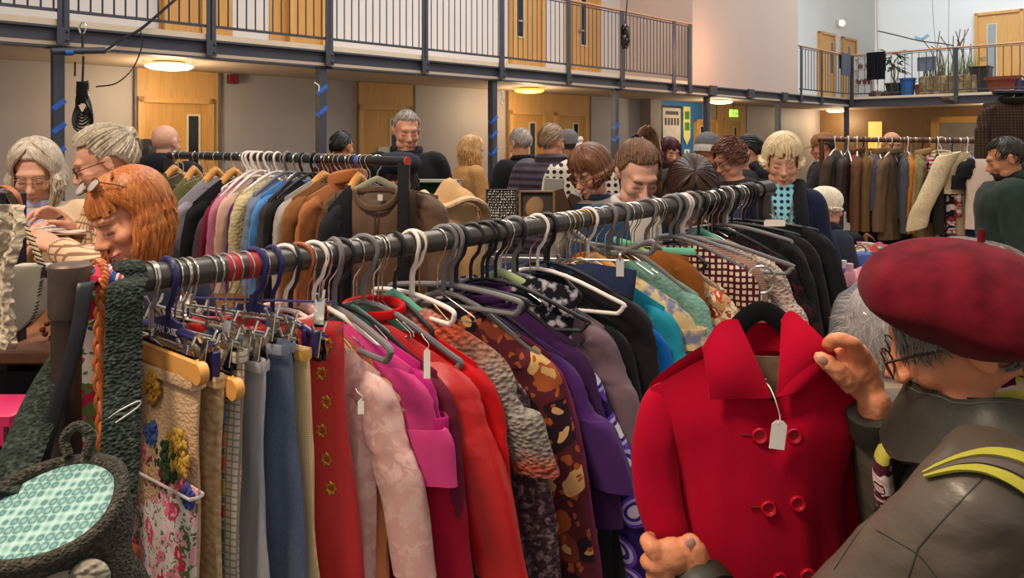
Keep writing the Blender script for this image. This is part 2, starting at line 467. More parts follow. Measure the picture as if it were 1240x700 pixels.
def door(n, mk, a, b, px_w, ztop, lab, zb=0.0, dm=None, glass=None, fr=.07, wz=(.95, 1.9), d=None):
    """door leaf + frame + slim window; mk = box function, a..b along-wall extents"""
    d = D if d is None else d
    q = MB(); mk(q, a, b, d-.05, d+.01, zb, zb+ztop+fr)
    r = q.build('door_%d' % n, m_ply2 if dm is None else dm, smooth=False); struct(r, lab, 'door')
    f = MB()
    for u, v_ in ((a-fr, a), (b, b+fr)): mk(f, u, v_, d-.09, d+.02, zb, zb+ztop+fr)
    mk(f, a-fr, b+fr, d-.09, d+.02, zb+ztop, zb+ztop+fr)
    f.build('door_frame', m_ply, r, smooth=False)
    g = MB(); wa, wb = px_w; mk(g, wa, wb, d-.06, d-.045, zb+wz[0], zb+wz[1]); g.build('vision_panel', glass or m_dkglass, r, smooth=False)
    g = MB()
    for u, v_ in ((wa-.025, wa), (wb, wb+.025)): mk(g, u, v_, d-.065, d-.045, zb+wz[0]-.025, zb+wz[1]+.025)
    mk(g, wa, wb, d-.065, d-.045, zb+wz[1], zb+wz[1]+.025); mk(g, wa, wb, d-.065, d-.045, zb+wz[0]-.025, zb+wz[0])
    g.build('window_bead', m_edge, r, smooth=False)
    g = MB(); mk(g, a+.06, a+.10, d-.10, d-.05, zb+1.0, zb+1.03); mk(g, a+.06, a+.2, d-.12, d-.10, zb+1.0, zb+1.03)
    g.build('door_handle', M_chrome, r, smooth=False)
    return r
# timber bays on the ground floor (surround panels standing proud of the cladding)
bays = ((163, 264), (431, 500), (613, 713), (866, 902))
w = MB()
for a, b in bays: wbox(w, s0(a), s0(b), D-.04, D+.03, 0, 2.455)
wbox(w, s0(905)+6, s0(905)+7, D-.04, D+.03, 0, 2.45)
struct(w.build('trim_5', m_ply, smooth=False), 'birch veneer bays around the ground floor doors', 'timber panel')
w = MB()
for a, b in bays:
    for p in (a, b): wbox(w, s0(p)-.015, s0(p)+.015, D-.05, D-.03, 0, 2.455)
struct(w.build('trim_6', plain('#6e665f', .5, name='joint_strip'), smooth=False), 'thin dark joint strips between wall bays', 'trim')
door(1, wbox, s0(172), s0(249), (s0(226), s0(238)), 2.05, 'timber door with narrow dark window behind the bald man', dm=m_ply2)
door(2, wbox, s0(437), s0(490), (s0(471), s0(478)), 2.05, 'timber door behind the tall man in the black jacket', dm=m_ply2)
door(3, wbox, s0(617), s0(655), (s0(639), s0(645)), 2.05, 'left leaf of the double timber doors', dm=m_ply2)
door(4, wbox, s0(672), s0(706), (s0(692), s0(697)), 2.05, 'right timber door beyond the man in the quilted jacket', dm=m_ply2)
door(5, wbox, s0(876), s0(893), (s0(886.5), s0(889)), 2.05, 'timber door right of the green exit sign', dm=m_ply2)
# notice on door 2
tag(MB().box(WP(s0(462), D-.075, 1.35), (.22, .005, .3), RW).build('paper_notice', plain('#cfc9bd', .8)), 'white paper notice taped on the timber door behind the tall man', 'notice')
# blue recess
w = MB(); wbox(w, s0(789), s0(848), D-.06, D+.03, 0, 2.455)
struct(w.build('trim_7', m_blue, smooth=False), 'blue painted wall bay with posters', 'wall')
w = MB(); wbox(w, s0(776), s0(789), D-.25, D+.03, 0, 2.455)
struct(w.build('trim_8', plain('#8d8078', .6), smooth=False), 'grey pier left of the blue wall', 'pier')
door(6, wbox, s0(839), s0(862), (s0(843), s0(846)), 2.0, 'timber door beside the blue wall', dm=m_ply2, d=D-.06)
# upper doors (on the upper wall of the balcony)
for i, (a, b, c, e_, lab) in enumerate(((203, 241, 213, 224, 'upper timber door above the round lamp on the left'), (352, 386, 362, 375, 'upper timber door over the second steel post'), (620, 652, 622, 630, 'upper timber door above the blonde woman in tan'),
          (694, 720, 700, 706, 'upper timber door with long slim window near the rope knot'), (776, 812, 800, 806, 'upper timber door at the end of the balcony'))):
    door(7+i, wbox, s0(a), s0(b), (s0(c), s0(e_)), 2.1, lab, zb=2.68, dm=m_ply2, glass=m_greyp if i < 2 else m_dkglass, wz=(.75 if i > 1 else 1.15, 1.9), d=D-.02)
# switch plate
q = MB().box(WP(s0(304), D-.01, 3.85), (.22, .02, .14), RW, .005).build('trim_9', plain('#bdb8b0', .4)); struct(q, 'pale switch plate on upper wall', 'switch plate')

# posts
def post(n, px, lab, top=2.46, r=.045, extra=None):
    s = sx(px); q = MB()
    q.box(WP(s, .06, top/2), (r*2, .10, top), RW)
    q.box(WP(s, .06, .01), (.2, .2, .02), RW); q.box(WP(s, .06, top-.01), (.2, .16, .02), RW)
    struct(q.build('trim_%d' % n, m_steelw, smooth=False), lab, 'steel post')
for i, (px, lab) in enumerate(((72, 'steel post behind the two women at far left'), (392, 'steel post left of the tall man'), (600, 'steel post beside the blonde woman'), (748, 'steel post left of the ponytailed woman'),
        (859, 'steel post by the green exit sign'), (945, 'steel post behind the blonde lady in navy'), (1028, 'steel post in the far corner'))):
    post(20+i, px, lab)
# blue tape marks on the posts (spiral strips)
for px, zs in ((72, (1.93, 1.72, 1.50)), (392, (2.2, 1.95)), (600, (1.9, 1.7, 1.45)), (748, (1.85, 1.65))):
    for z in zs:
        s = sx(px); q = MB()
        q.box(WP(s, .007, z), (.125, .004, .045), RW@ry(-.7)); q.box(WP(s-.047, .05, z-.05), (.004, .09, .04), RW@rx(.35))
        tag(q.build('tape_strip', plain('#2f66c8', .5, name='blue_tape'), smooth=False), 'blue tape wound round the steel posts', 'tape', 'blue tape strips on the posts')

# railings
def railing(nm, f, sA, sB, posts, lab, gap=.1, hz=3.78, clip=None):
    """f(s,d,z) -> world"""
    zb = 2.70
    root = thing(nm, lab, 'railing', f((sA+sB)/2, 0, 2.68), 0); root['kind'] = 'structure'
    q = MB(); q.bar(f(sA, 0, zb+.08), f(sB, 0, zb+.08), .012, .03); q.bar(f(sA, 0, hz-.05), f(sB, 0, hz-.05), .03, .012)
    q.build('bottom_rail', m_steelw, root, smooth=False, world=True)
    q = MB(); q.tube([f(sA-.05, 0, hz), f(sB+.05, 0, hz)], .024, 10); q.build('handrail', m_rail, root, world=True)
    q = MB(); s = sA+gap
    while s < sB-.02:
        q.bar(f(s, 0, zb+.08), f(s, 0, hz-.05), .013, .013, up=V((0, 1, 0))); s += gap
    q.build('balusters', m_steelw, root, smooth=False, world=True)
    for s in posts:
        q = MB(); q.bar(f(s-.012, -.02, 2.47), f(s-.012, -.02, hz), .014, .06, up=V((E.x, E.y, 0)) if f is WPf else V((E2.x, E2.y, 0)))
        q.bar(f(s+.025, -.02, 2.47), f(s+.025, -.02, hz), .014, .06, up=V((E.x, E.y, 0)) if f is WPf else V((E2.x, E2.y, 0)))
        q.box(f(s, -.035, 2.55), (.1, .03, .16), RW if f is WPf else RW2)
        for dz in (-.04, .04): q.ell(f(s+.03, -.055, 2.55+dz), .014, nu=8, nv=6)
        q.build('post', m_steelw, root, smooth=False, world=True)
WPf = WP
railing('balcony_railing', WP, -6, sx(836), [sx(p) for p in (75, 254, 397, 513, 606, 687, 752, 815, 834)], 'long steel balustrade with timber handrail along the left balcony')
railing('balcony_railing', WP, sx(968), SB-.05, [sx(p) for p in (969, 994, 1029)], 'short steel balustrade between the blank wall and the corner', gap=.16)
railing('balcony_railing', WP2, .05, 6.2, [.05, 2.45, 4.9], 'steel balustrade in front of the balcony plants', gap=.16)
# blank plaster volume flush with the balcony
w = MB(); wbox(w, sx(838), sx(966), -.01, D+.1, 2.645, 6.2)
struct(w.build('wall_front', m_peach, smooth=False), 'blank warm plaster wall rising from the balcony edge', 'wall')
w = MB()
for px in (862, 908, 949): wbox(w, sx(px)-.12, sx(px)+.12, -.05, .05, 2.47, 2.66)
struct(w.build('trim_10', m_steelw, smooth=False), 'steel brackets below the blank wall', 'bracket')
# right hand balcony
w = MB(); wbox2(w, -.02, 8, -.02, .10, 2.44, 2.462); wbox2(w, -.02, 8, -.02, .10, 2.618, 2.64); wbox2(w, -.02, 8, .03, .05, 2.462, 2.618)
struct(w.build('trim_11', m_steelw, smooth=False), 'dark steel edge beam of the right balcony', 'beam')
w = MB(); wbox2(w, 0, 8, -.005, .08, 2.642, 2.70)
struct(w.build('trim_12', m_edge, smooth=False), 'pale timber edge of the right balcony', 'trim')
D2 = 2.2
w = MB(); wbox2(w, 0, 9, .05, D2+3, 2.46, 2.68)
struct(w.build('ceiling_2', m_soff, smooth=False), 'cream soffit under the right balcony', 'ceiling')
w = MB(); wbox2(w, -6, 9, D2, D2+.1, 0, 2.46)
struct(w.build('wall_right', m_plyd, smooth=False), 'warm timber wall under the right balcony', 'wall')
t2 = lambda px, d=D2: wsx2(px, d)
w = MB(); wbox2(w, t2(1066), 9, D2, D2+.1, 2.68, 6.4)
struct(w.build('wall_upper_right', m_cool, smooth=False), 'cool white wall behind the balcony plants', 'wall')
# recess between volume and right wall : far white wall w/ two doors
w = MB(); wbox(w, sx(966), SB+7, D+.16, D+.3, 2.68, 6.4)
struct(w.build('wall_back', m_cool, smooth=False), 'white wall with two doors beyond the short railing', 'wall')
sb = lambda px: wsx(px, D+.16)
door(12, wbox, sb(991), sb(1007), (sb(1003), sb(1005.5)), 2.1, 'left of the two doors behind the short railing', zb=2.68, dm=m_ply, d=D+.14)
door(13, wbox, sb(1019), sb(1033), (sb(1024), sb(1026)), 2.1, 'right of the two doors behind the short railing', zb=2.68, dm=m_ply, d=D+.14)
door(14, wbox2, t2(1185), t2(1236), (t2(1197), t2(1207)), 2.1, 'tall timber door on the right balcony', zb=2.68, dm=m_ply, d=D2-.02, glass=m_greyp, wz=(.25, 1.85))
# lit opening & shutter in the right ground wall
w = MB(); wbox2(w, t2(1052), t2(1068), D2-.03, D2+.01, 1.35, 2.1)
struct(w.build('window_1', emit('#e8b860', 1.0, 'warm_lit_room'), smooth=False), 'small lit window below the right balcony', 'window')
w = MB(); wbox2(w, t2(1138), t2(1195), D2-.04, D2+.01, 0.9, 2.05)
for k in range(10): wbox2(w, t2(1138), t2(1195), D2-.055, D2-.04, 1.0+k*.1, 1.08+k*.1)
struct(w.build('window_2', plain('#8e8578', .5, name='shutter'), smooth=False), 'closed grey shutter below the right balcony', 'window')
w = MB(); wbox2(w, t2(1128), t2(1138), D2-.06, D2, 0, 2.2); wbox2(w, t2(1195), t2(1204), D2-.06, D2, 0, 2.2); wbox2(w, t2(1128), t2(1204), D2-.06, D2, 2.05, 2.2)
struct(w.build('trim_13', m_ply2, smooth=False), 'timber frame round the grey shutter', 'trim')
# grey post and glass case cabinets near far corner: ceiling discs
def disc(px, py, d, lab, hot='#ffd9a0', st=9, f=WP, scl=1.0, s_=None):
    s = s_ if s_ is not None else wsx(px, d)
    p = f(s, d, 2.455); r = thing('ceiling_light', lab, 'ceiling light', p)
    MB().lathe([(.10, 0), (.17*scl, -.005), (.17*scl, -.035), (.10, -.035)], (0, 0, 0), 28).build('mounting_base', plain('#c9bba6', .5), r)
    MB().lathe([(.20*scl, -.025), (.24*scl, -.035), (.245*scl, -.05), (.20*scl, -.075), (.1*scl, -.088), (.001, -.09)], (0, 0, 0), 32).build('diffuser', emit(hot, st, 'lamp_diffuser'), r)
    L = bpy.data.lights.new('lamp', 'POINT'); L.energy = 34; L.color = (1, .78, .5); L.shadow_soft_size = .2
    lo = bpy.data.objects.new('lamp', L); COL.objects.link(lo); lo.location = p+V((0, 0, -.35))
disc(205, 78, .75, 'round glowing ceiling light above the bald man', '#ffe9b8', 3)
disc(641, 108, .85, 'round amber ceiling light above the double doors', '#ffc94a', 2.4)
disc(873, 125, .6, 'round ceiling light right of the exit sign', '#ffeec8', 3)
disc(0, 0, 1, 'round ceiling light in the far corner', '#fff2d8', 3, s_=wsx(1012, 1))
disc(0, 0, .8, 'small round ceiling light at the far right', '#fff2d8', 3, WP2, .8, s_=wsx2(1206, .8))
# exit sign
r = thing('exit_sign', 'small green exit sign glowing beside the far steel post', 'exit sign', WP(s0(851), .9, 2.2))
MB().box((0, 0, 0), (.34, .04, .17), RW, .005).build('sign_face', emit('#9fe04a', 1.2, 'exit_green'), r)
m_wh = plain('#eef2e6', .5, 0, .02, name='sign_white')
g = MB(); g.box(RW@V((-.07, -.024, 0)), (.05, .004, .09), RW); g.box(RW@V((.05, -.024, 0)), (.1, .004, .03), RW); g.prism([(.1, -.045), (.145, 0), (.1, .045)], .004, RW, RW@V((0, -.024, 0)))
g.build('pictogram', m_wh, r, smooth=False)
MB().box((0, 0, .17), (.02, .02, .18), RW).build('hanger_rod', M_steel, r, smooth=False)
# fire box, posters
tag(MB().box(WP(s0(278), D-.1, 2.38), (.13, .08, .12), RW, .008).build('alarm_sounder', plain('#7c1a1c', .4)), 'small dark red alarm sounder on the soffit left of the second post', 'alarm')
r = thing('framed_poster', 'tall black framed poster on the blue wall', 'poster', WP(s0(809), D-.08, 1.75))
MB().box((0, 0, 0), (.80, .03, 1.2), RW).build('frame', M_black, r, smooth=False)
MB().box(RW@V((0, -.018, 0)), (.70, .004, 1.1), RW).build('print', plain('#c9c2ba', .7), r, smooth=False)
g = MB(); g.box(RW@V((0, -.022, .44)), (.5, .004, .08), RW)
for k in range(5): g.box(RW@V((-.24+k*.12, -.022, .25)), (.08, .004, .16), RW)
g.build('printed_text', plain('#55504e', .8), r, smooth=False)
r = thing('wall_sign', 'yellow and green sign with pointed end on the blue wall', 'sign', WP(s0(828), D-.08, 1.95))
MB().prism([(-.14, .4), (.14, .4), (.14, -.3), (0, -.48), (-.14, -.3)], .01, RW).build('board', plain('#e3d98a', .6), r, smooth=False)
g = MB(); g.box(RW@V((0, -.01, .2)), (.18, .006, .18), RW); g.box(RW@V((0, -.01, -.05)), (.18, .006, .18), RW); g.build('symbols', plain('#4d8a2e', .6), r, smooth=False)
r = thing('paper_notice', 'small white notice with a dark figure below the yellow sign', 'notice', WP(s0(828), D-.08, 1.22))
MB().box((0, 0, 0), (.22, .01, .32), RW).build('sheet', m_wh, r, smooth=False)
g = MB(); g.box(RW@V((0, -.008, -.02)), (.08, .004, .16), RW); g.ell(RW@V((0, -.008, .1)), (.03, .004, .03), RW, 10, 6); g.build('figure', plain('#2c4a66', .6), r, smooth=False)
# emergency lamps on upper wall
r = thing('bulkhead_light', 'small lit bulkhead lamp high on the wall near the top right corner', 'wall light', WP2(t2(1170), D2-.08, 5.93))
MB().box((0, 0, .05), (.5, .14, .1), RW2, .01).build('housing', plain('#8f9080', .5), r); MB().box((0, 0, -.04), (.45, .12, .09), RW2, .01).build('lens', emit('#ffe07a', 1.6, 'bulkhead_glow'), r)
r = thing('bulkhead_light', 'small lamp between the two far upper doors', 'wall light', WP(sb(1015), D+.04, 5.25))
MB().ell((0, 0, 0), (.14, .08, .10), RW).build('lens', emit('#fff0b0', 2.0, 'dome_glow'), r); MB().box(RW@V((0, .05, 0)), (.3, .05, .22), RW, .01).build('housing', m_wh, r)
# small stuck decal marks on the cool wall
g = MB()
for dx, dz, a in ((0, 0, .5), (.18, .02, -.6)): g.box(WP2(t2(1112)+dx, D2-.012, 4.35+dz), (.18, .006, .07), RW2@ry(a))
tag(g.build('wall_decal', plain('#8fb6d2', .7), smooth=False), 'pale blue decal on the white wall above the planter', 'decal')

# hall lighting: skylight opening of the atrium roof and warm high-bay lamps
W = bpy.data.worlds.new('world'); SC.world = W; W.use_nodes = True
bg = W.node_tree.nodes['Background']; bg.inputs[0].default_value = (1.0, .91, .84, 1); bg.inputs[1].default_value = .62
def area(nm, loc, size, en, col, rot=(0, 0, 0), sy=None):
    L = bpy.data.lights.new(nm, 'AREA'); L.energy = en; L.color = col; L.size = size; L.shape = 'RECTANGLE'; L.size_y = sy or size
    o = bpy.data.objects.new(nm, L); COL.objects.link(o); o.location = loc; o.rotation_euler = rot; return o
area('skylight', (1.5, 6.5, 7.5), 4, 560, (1, .95, .9), sy=9)
area('skylight', (10, 15, 8), 4, 470, (.88, .95, 1), sy=5)
L = bpy.data.lights.new('added_wall_glow', 'POINT'); L.energy = 45; L.color = (1, .5, .25); L.shadow_soft_size = .25  # added for the warm glow on the blank wall; stands for no fitting
lo = bpy.data.objects.new('added_wall_glow', L); COL.objects.link(lo); lo.location = WP(sx(842), -.9, 3.2)
area('high_bay_lamp', (-1.6, .3, 4.2), .7, 130, (1, .80, .60), (radians(12), radians(-20), 0))
# ================================================================ garments, hangers and racks
def nz(x, y=0, z=0): return noise.noise(V((x, y, z)))

def solve_dir(R, tx, L, lo, hi):
    """heading (radians) from rail point R so that the tip at distance L falls on image column tx"""
    best = None; k = (tx-CX)/F
    for LL in (L, L*1.08, L*.92, L*1.16, L*.85, L*1.25, L*.75, L*.6, L*.5):
        for i in range(121):
            a = lo+(hi-lo)*i/120
            e = abs((R.x+LL*cos(a))/(R.y+LL*sin(a))-k)
            c = e+abs(LL-L)*0.25
            if best is None or c < best[0]: best = (c, a, LL)
    return best[1], best[2]

def sleeve_mb(W, zt, L, side, out, r0, T, seed, low=None, flat=.40, seg=26, n=20):
    mb = MB(); rings = []
    ctrl = spl([(W-.055, 0, zt-.035), (W-.012, 0, zt-.05), (W+.008+out*.15, -.004, zt-.14), (W+.004+out*.55, -.012, zt-L*.55), (W-.004+out, -.015, zt-L)], 9)
    N = len(ctrl)
    for i, p in enumerate(ctrl):
        t = i/(N-1); r = r0*(0.58+.36*sstep(t*4))*(1-.25*t)
        r *= 1+.10*nz(t*7, seed, 3)
        ring = []
        for k in range(seg):
            a = 2*pi*k/seg; rr = r*(1+.20*nz(cos(a)*1.4+seed, sin(a)*1.4, t*4)+.07*cos(3*a+seed*2+2.2*t+2*nz(seed, t*3))*sstep(t*3)-.09*abs(nz(cos(a)*1.1, t*15+seed, sin(a)*1.1))*2*math.exp(-((t-.5)/.28)**2))
            tl = sstep(t*3.2)
            # ring plane turns from facing sideways to facing down
            x = p.x-.4*r+cos(a)*rr*tl*.9; z = p.z+cos(a)*rr*(1-tl)*.9; y = p.y+sin(a)*rr*flat*1.1
            ring.append(V((side*x, y, z)))
        rings.append(ring)
    last = rings[-1]; c = sum(last, V())/len(last); rings.append([c+(q-c)*.72+V((0, 0, .012)) for q in last])
    mb.loft(rings); return mb

def torso_mb(W, zn, zt, H, T, seed, hemw=1.0, nkw=.07, neckdip=.035, fold=1.0, nu=44, nv=30, edge=None, v0=0.012):
    mb = MB(); rings = []
    def ztop(x):
        a = abs(x)/W
        z = zn-(zn-zt)*a**1.15
        if abs(x) < nkw: z -= neckdip*(1-(abs(x)/nkw)**2)
        return z
    for j in range(nv+1):
        v = (j/nv)**1.35
        w = W*(1-.07*sstep(v*3.5))*(1+(hemw-1)*v)
        Tv = T*(0.10+0.90*(1-math.exp(-v*11)))*(1+.25*v)
        ring = []
        for k in range(nu):
            a = 2*pi*k/nu; cx = cos(a); sy_ = sin(a)
            x = w*(abs(cx)**.8)*(1 if cx >= 0 else -1)
            y = Tv*(abs(sy_)**.75)*(1 if sy_ >= 0 else -1)
            zt_ = ztop(max(-W, min(W, x))); z = zt_+(-H-zt_)*v
            f = sstep(v*2.2)*fold
            y += f*(.020*nz(x*17+seed*3, z*1.6, seed)+.010*nz(x*40, z*3.5, seed+5))
            x += f*.012*nz(seed*2+sy_, z*5, a)
            if edge: x, y, z = edge(x, y, z, v)
            ring.append(V((x, y, z)))
        rings.append(ring)
    c = sum(rings[-1], V())/nu; rings.append([c+(q-c)*.9+V((0, 0, .02)) for q in rings[-1]])
    mb.loft(rings); return mb

def collar_mb(zn, T, kind='band', w=.07, h=.045, side=1):
    mb = MB(); pts = []
    n = 18
    if kind == 'open':   # folded shirt collar
        def fn(u, v):
            a = -pi*.86+u*pi*1.72
            r = 1+.35*v
            return V((w*r*sin(a), -T*1.3*r*(-cos(a))*.9-.0, zn-.01+h*(.6-abs(v-.35)*1.6)-.05*max(0, (abs(u-.5)*2-.55))))
        mb.slab(lambda u, v: V((fn(u, v).x, -fn(u, v).y*-1, fn(u, v).z)), 26, 5, .004)
    else:
        for k in range(n):
            a = 2*pi*k/n
            pts.append(V((w*cos(a), T*1.1*sin(a)-.002, zn-.012+.012*sin(a))))
        mb.tube(pts, (h*.16 if kind == 'thin' else h*.32), 8, closed=True, flat=1.6, up=(0, 0, 1))
    return mb

hang_m = {}
def hm(k):
    if k not in hang_m:
        hang_m[k] = {'grey': plain('#6e6a6c', .42), 'white': plain('#e6dcd4', .35), 'black': plain('#161519', .45), 'wire': M_chrome,
            'gold': plain('#c9a068', .25, 1.0, .05), 'orange': plain('#a2512c', .4), 'navy': plain('#29265c', .35), 'mint': plain('#6fc0a0', .45), 'sage': plain('#a9bd86', .45),
            'wood': woodm('#d99a4e', 'beech_hanger', 1.5, 0), 'velvet': fab('#0c0b0d', rough=1.0, sheen=.3), 'khaki': plain('#8d8b76', .45)}[k]
    return hang_m[k]

def hanger(kind, root, zrail, W, zn, zt, rr=.026, clip=False, nohook=False, hookk=None, bar=True):
    """parts of a hanger under root; root origin on the rail axis, local X along the arms"""
    hk = hookk or {'wood': 'wire', 'mint': 'wire', 'sage': 'wire', 'khaki': 'wire', 'velvet': 'wire'}.get(kind, kind)
    thick = hk in ('grey', 'white', 'black', 'navy', 'orange')
    r = .0048 if thick else .0019
    if kind == 'grey': r = .0062
    q = MB(); R = rr+r+.0008
    pts = arc((0, 0, 0), R, radians(215), radians(-35), 16)
    lo = pts[-1]; pts += [V((R*.62, 0, -R*1.25)), V((R*.12, 0, -R*1.9)), V((0, 0, -R*2.4)), V((0, 0, zn+.006))]
    q.tube(pts, r, 8); hook_m = hm(hk)
    if hk == kind or clip: q.build('hook', hook_m, root)
    else: q.build('hook', hook_m, root)
    q = MB()
    if clip:
        q.tube([(-W, 0, zn), (W, 0, zn)], .0026, 6); q.tube([(0, 0, zn+.012), (0, 0, zn-.004)], .006, 8)
        q.build('bar', hm('wire') if kind != 'navy' else hm('navy'), root)
        for s in (-1, 1):
            c = MB(); x = s*(W-.025)
            for sy_ in (-1, 1):
                c.box((x, sy_*.007, zn-.018), (.022, .002, .05), rx(sy_*.16), .001)
                c.tube([(x, sy_*.011, zn+.004), (x, sy_*.018, zn+.02)], .003, 6)
            c.tube([(x-.012, 0, zn-.004), (x+.012, 0, zn-.004)], .005, 8)
            cl = c.build('clip', hm('wire'), root)
            g = MB()
            for sy_ in (-1, 1): g.box((x, sy_*.005, zn-.044), (.024, .006, .014), None, .002)
            g.build('grip', hm('black'), cl)
        return
    drop = zn-zt
    def zz(x): return zn-drop*(abs(x)/W)**1.15-.014*min(1, abs(x)/.06)
    if kind in ('wood', 'mint', 'sage', 'khaki', 'velvet'):
        q.tube([(W*u, -.006*(1-abs(u)), zz(W*u)-.004-.006*u*u) for u in [i/12-1 for i in range(25)]],
               [((.011 if kind == 'wood' else .004)*(1.2-.3*abs(i/12-1)), (.016 if kind == 'wood' else .011)) for i in range(25)], 10, up=(0, 1, 0))
        q.build('arms', hm(kind), root)
    elif kind == 'wire':
        q.tube([(-W, 0, zt-.002), (0, 0, zn), (W, 0, zt-.002)], .0017, 6)
        q.tube([(-W, 0, zt-.002), (-W-.003, 0, zt-.010), (-W+.01, 0, zt-.014), (W-.01, 0, zt-.014), (W+.003, 0, zt-.010), (W, 0, zt-.002)], .0017, 6)
        q.build('arms', hm('wire'), root)
    else:
        r2 = r*1.15
        q.tube(spl([(-W+.01, 0, zt-.03), (-W-.004, 0, zt-.014), (-W+.012, 0, zt+.004), (0, 0, zn), (W-.012, 0, zt+.004), (W+.004, 0, zt-.014), (W-.01, 0, zt-.03)], 6), r2, 8)
        q.build('arms', hm(kind), root)
        if bar:
            q = MB(); q.tube([(-W+.01, 0, zt-.03), (W-.01, 0, zt-.03)], r2*.9, 8); q.build('trouser_bar', hm(kind), root)

# ---------------------------------------------------------------- main rail
RA, RB = P(175, 337, 1.35), P(915, 231, 2.80)
def RP(t):
    p = RA.lerp(RB, t); p.z -= .012*4*t*(1-t); return p
def rail_t(px):
    k = (px-CX)/F; lo, hi = -.2, 1.2
    for _ in range(50):
        m = (lo+hi)/2; p = RP(m)
        if p.x/p.y < k: lo = m
        else: hi = m
    return (lo+hi)/2
m_scaf = plain('#57524e', .33, .6, .25, 14, name='scaffold_tube')
root = thing('clothes_rack', 'long grey scaffold-tube clothes rail running across the foreground', 'clothes rack', (P(85, 340, 1.27).x, 1.27, 0))
q = MB(); q.tube([RP(-.062+i*1.11/24) for i in range(25)], .0262, 24); q.build('rail', m_scaf, root, world=True)
q = MB(); pb = P(85, 340, 1.27)
q.tube([(pb.x, pb.y, .0), (pb.x, pb.y, 1.40)], .029, 24); q.build('post', plain('#4b3b32', .4, .5, .3, 10, name='rusty_tube'), root, world=True)
q = MB(); q.lathe([(.031, 0), (.0335, .004), (.0335, .088), (.030, .092), (.001, .093)], (pb.x, pb.y, 1.315), 24); q.build('end_fitting', plain('#6b5a50', .5, .5, .3, 22, name='worn_fitting'), root, world=True)
pe = RP(1.03); q = MB(); q.tube([(pe.x, pe.y, 0), (pe.x, pe.y, pe.z)], .026, 20); q.build('post', m_scaf, root, world=True)
q = MB(); q.tube([RP(1.01)+V((0, 0, 0)), RP(1.045)], .032, 20); q.build('end_fitting', M_black, root, world=True)
for p0 in (pb, pe):
    q = MB(); q.bar((p0.x-.25, p0.y+.3, .03), (p0.x+.25, p0.y-.3, .03), .05, .04); q.build('foot', M_black, root, world=True)
for pxa, pxb in ((271, 289), (296, 309)):
    q = MB(); q.tube([RP(rail_t(pxa)), RP(rail_t(pxb))], .0268, 24); q.build('red_band', plain('#a3202c', .5), root, world=True)

MAIN = 'second-hand clothes on the long foreground rail'
HG = 'hangers on the long foreground rail'
rootcount = {}
def place_root(name, label, cat, R, ang, group=None):
    return thing(name, label, cat, R, ang, group)

def garment(name, label, cat, hook, tip, m, bot=None, H=.8, W=.20, T=.028, sleeves=.5, r0=.062, hang='wire', collar=None, cm=None, hemw=1.0, rail=None, rr=.026,
            lo=radians(-66), hi=radians(-8), cuff=None, group=MAIN, hgroup=HG, hlabel=None, clip=False, drop=None, fold=1.0, nk=.10, mxd=.13, hook_h=None, nkw=.07, neckdip=.035, sm=None, flat=.40, hlow=False, nu=44, seed=None, nohang=False, zt_abs=False):
    R = (rail or RP)(hook if rail else rail_t(hook)); seed = seed if seed is not None else hook*.137
    a, L = solve_dir(R, tip[0], W, lo, hi)
    tp = V((R.x+L*cos(a), R.y+L*sin(a), 0)); zt = (CZ-(tip[1]-HY)/F*tp.y)-R.z
    zn = -nk
    zt = min(zt, zn-.025)
    if zn-zt > mxd: zn = zt+mxd
    out = 0.0
    root = place_root(name, label, cat, R, a, group)
    Ltot = H
    if bot is not None:      # column the outer edge should reach at the frame's bottom row (or the given row)
        bx, by = bot if isinstance(bot, tuple) else (bot, 700)
        k = (bx-CX)/F; e = None
        for i in range(80):
            ll = L-.10+.30*i/79; X = R.x+ll*cos(a); Y = R.y+ll*sin(a); d = abs(X/Y-k)
            if e is None or d < e[0]: e = (d, ll, Y)
        zb = (CZ-(by-HY)/F*e[2])-R.z; out = e[1]-L
    W_ = L; sd = seed
    if sleeves:
        SL = sleeves
        if cuff is not None:
            Yc = tp.y; SL = zt-((CZ-(cuff-HY)/F*Yc)-R.z)
        elif bot is not None: SL = max(.35, (zt-zb)*1.0)
        body_h = H
        t_ = torso_mb(W_-.012, zn, zt, H, T, sd, hemw, nkw, neckdip, fold, nu)
        t_.build('body', m, root)
        for s in (1, -1):
            sleeve_mb(W_, zt+.012, SL, s, out if s > 0 else max(0, out*.3), r0, T, sd+s, flat=flat).build('sleeve', sm or m, root)
    else:
        hw = hemw
        if bot is not None: hw = 1+max(-.3, out/L)*(H/max(.2, (zt-zb)))
        t_ = torso_mb(W_, zn, zt, H, T, sd, hw, nkw, neckdip, fold, nu); t_.build('body', m, root)
    if collar: collar_mb(zn, T, collar, w=nkw).build('collar', cm or m, root)
    if not nohang:
        hlab = hlabel or 'hanger carrying the '+label
        ws = hlab.split(); hlab = ' '.join(ws[:15])
        h = thing('clothes_hanger', hlab, 'clothes hanger', R, a, hgroup)
        hanger(hang, h, R.z, (W_-.03) if not clip else W_-.02, zn, zt if not clip else zn, rr, clip)
    return root

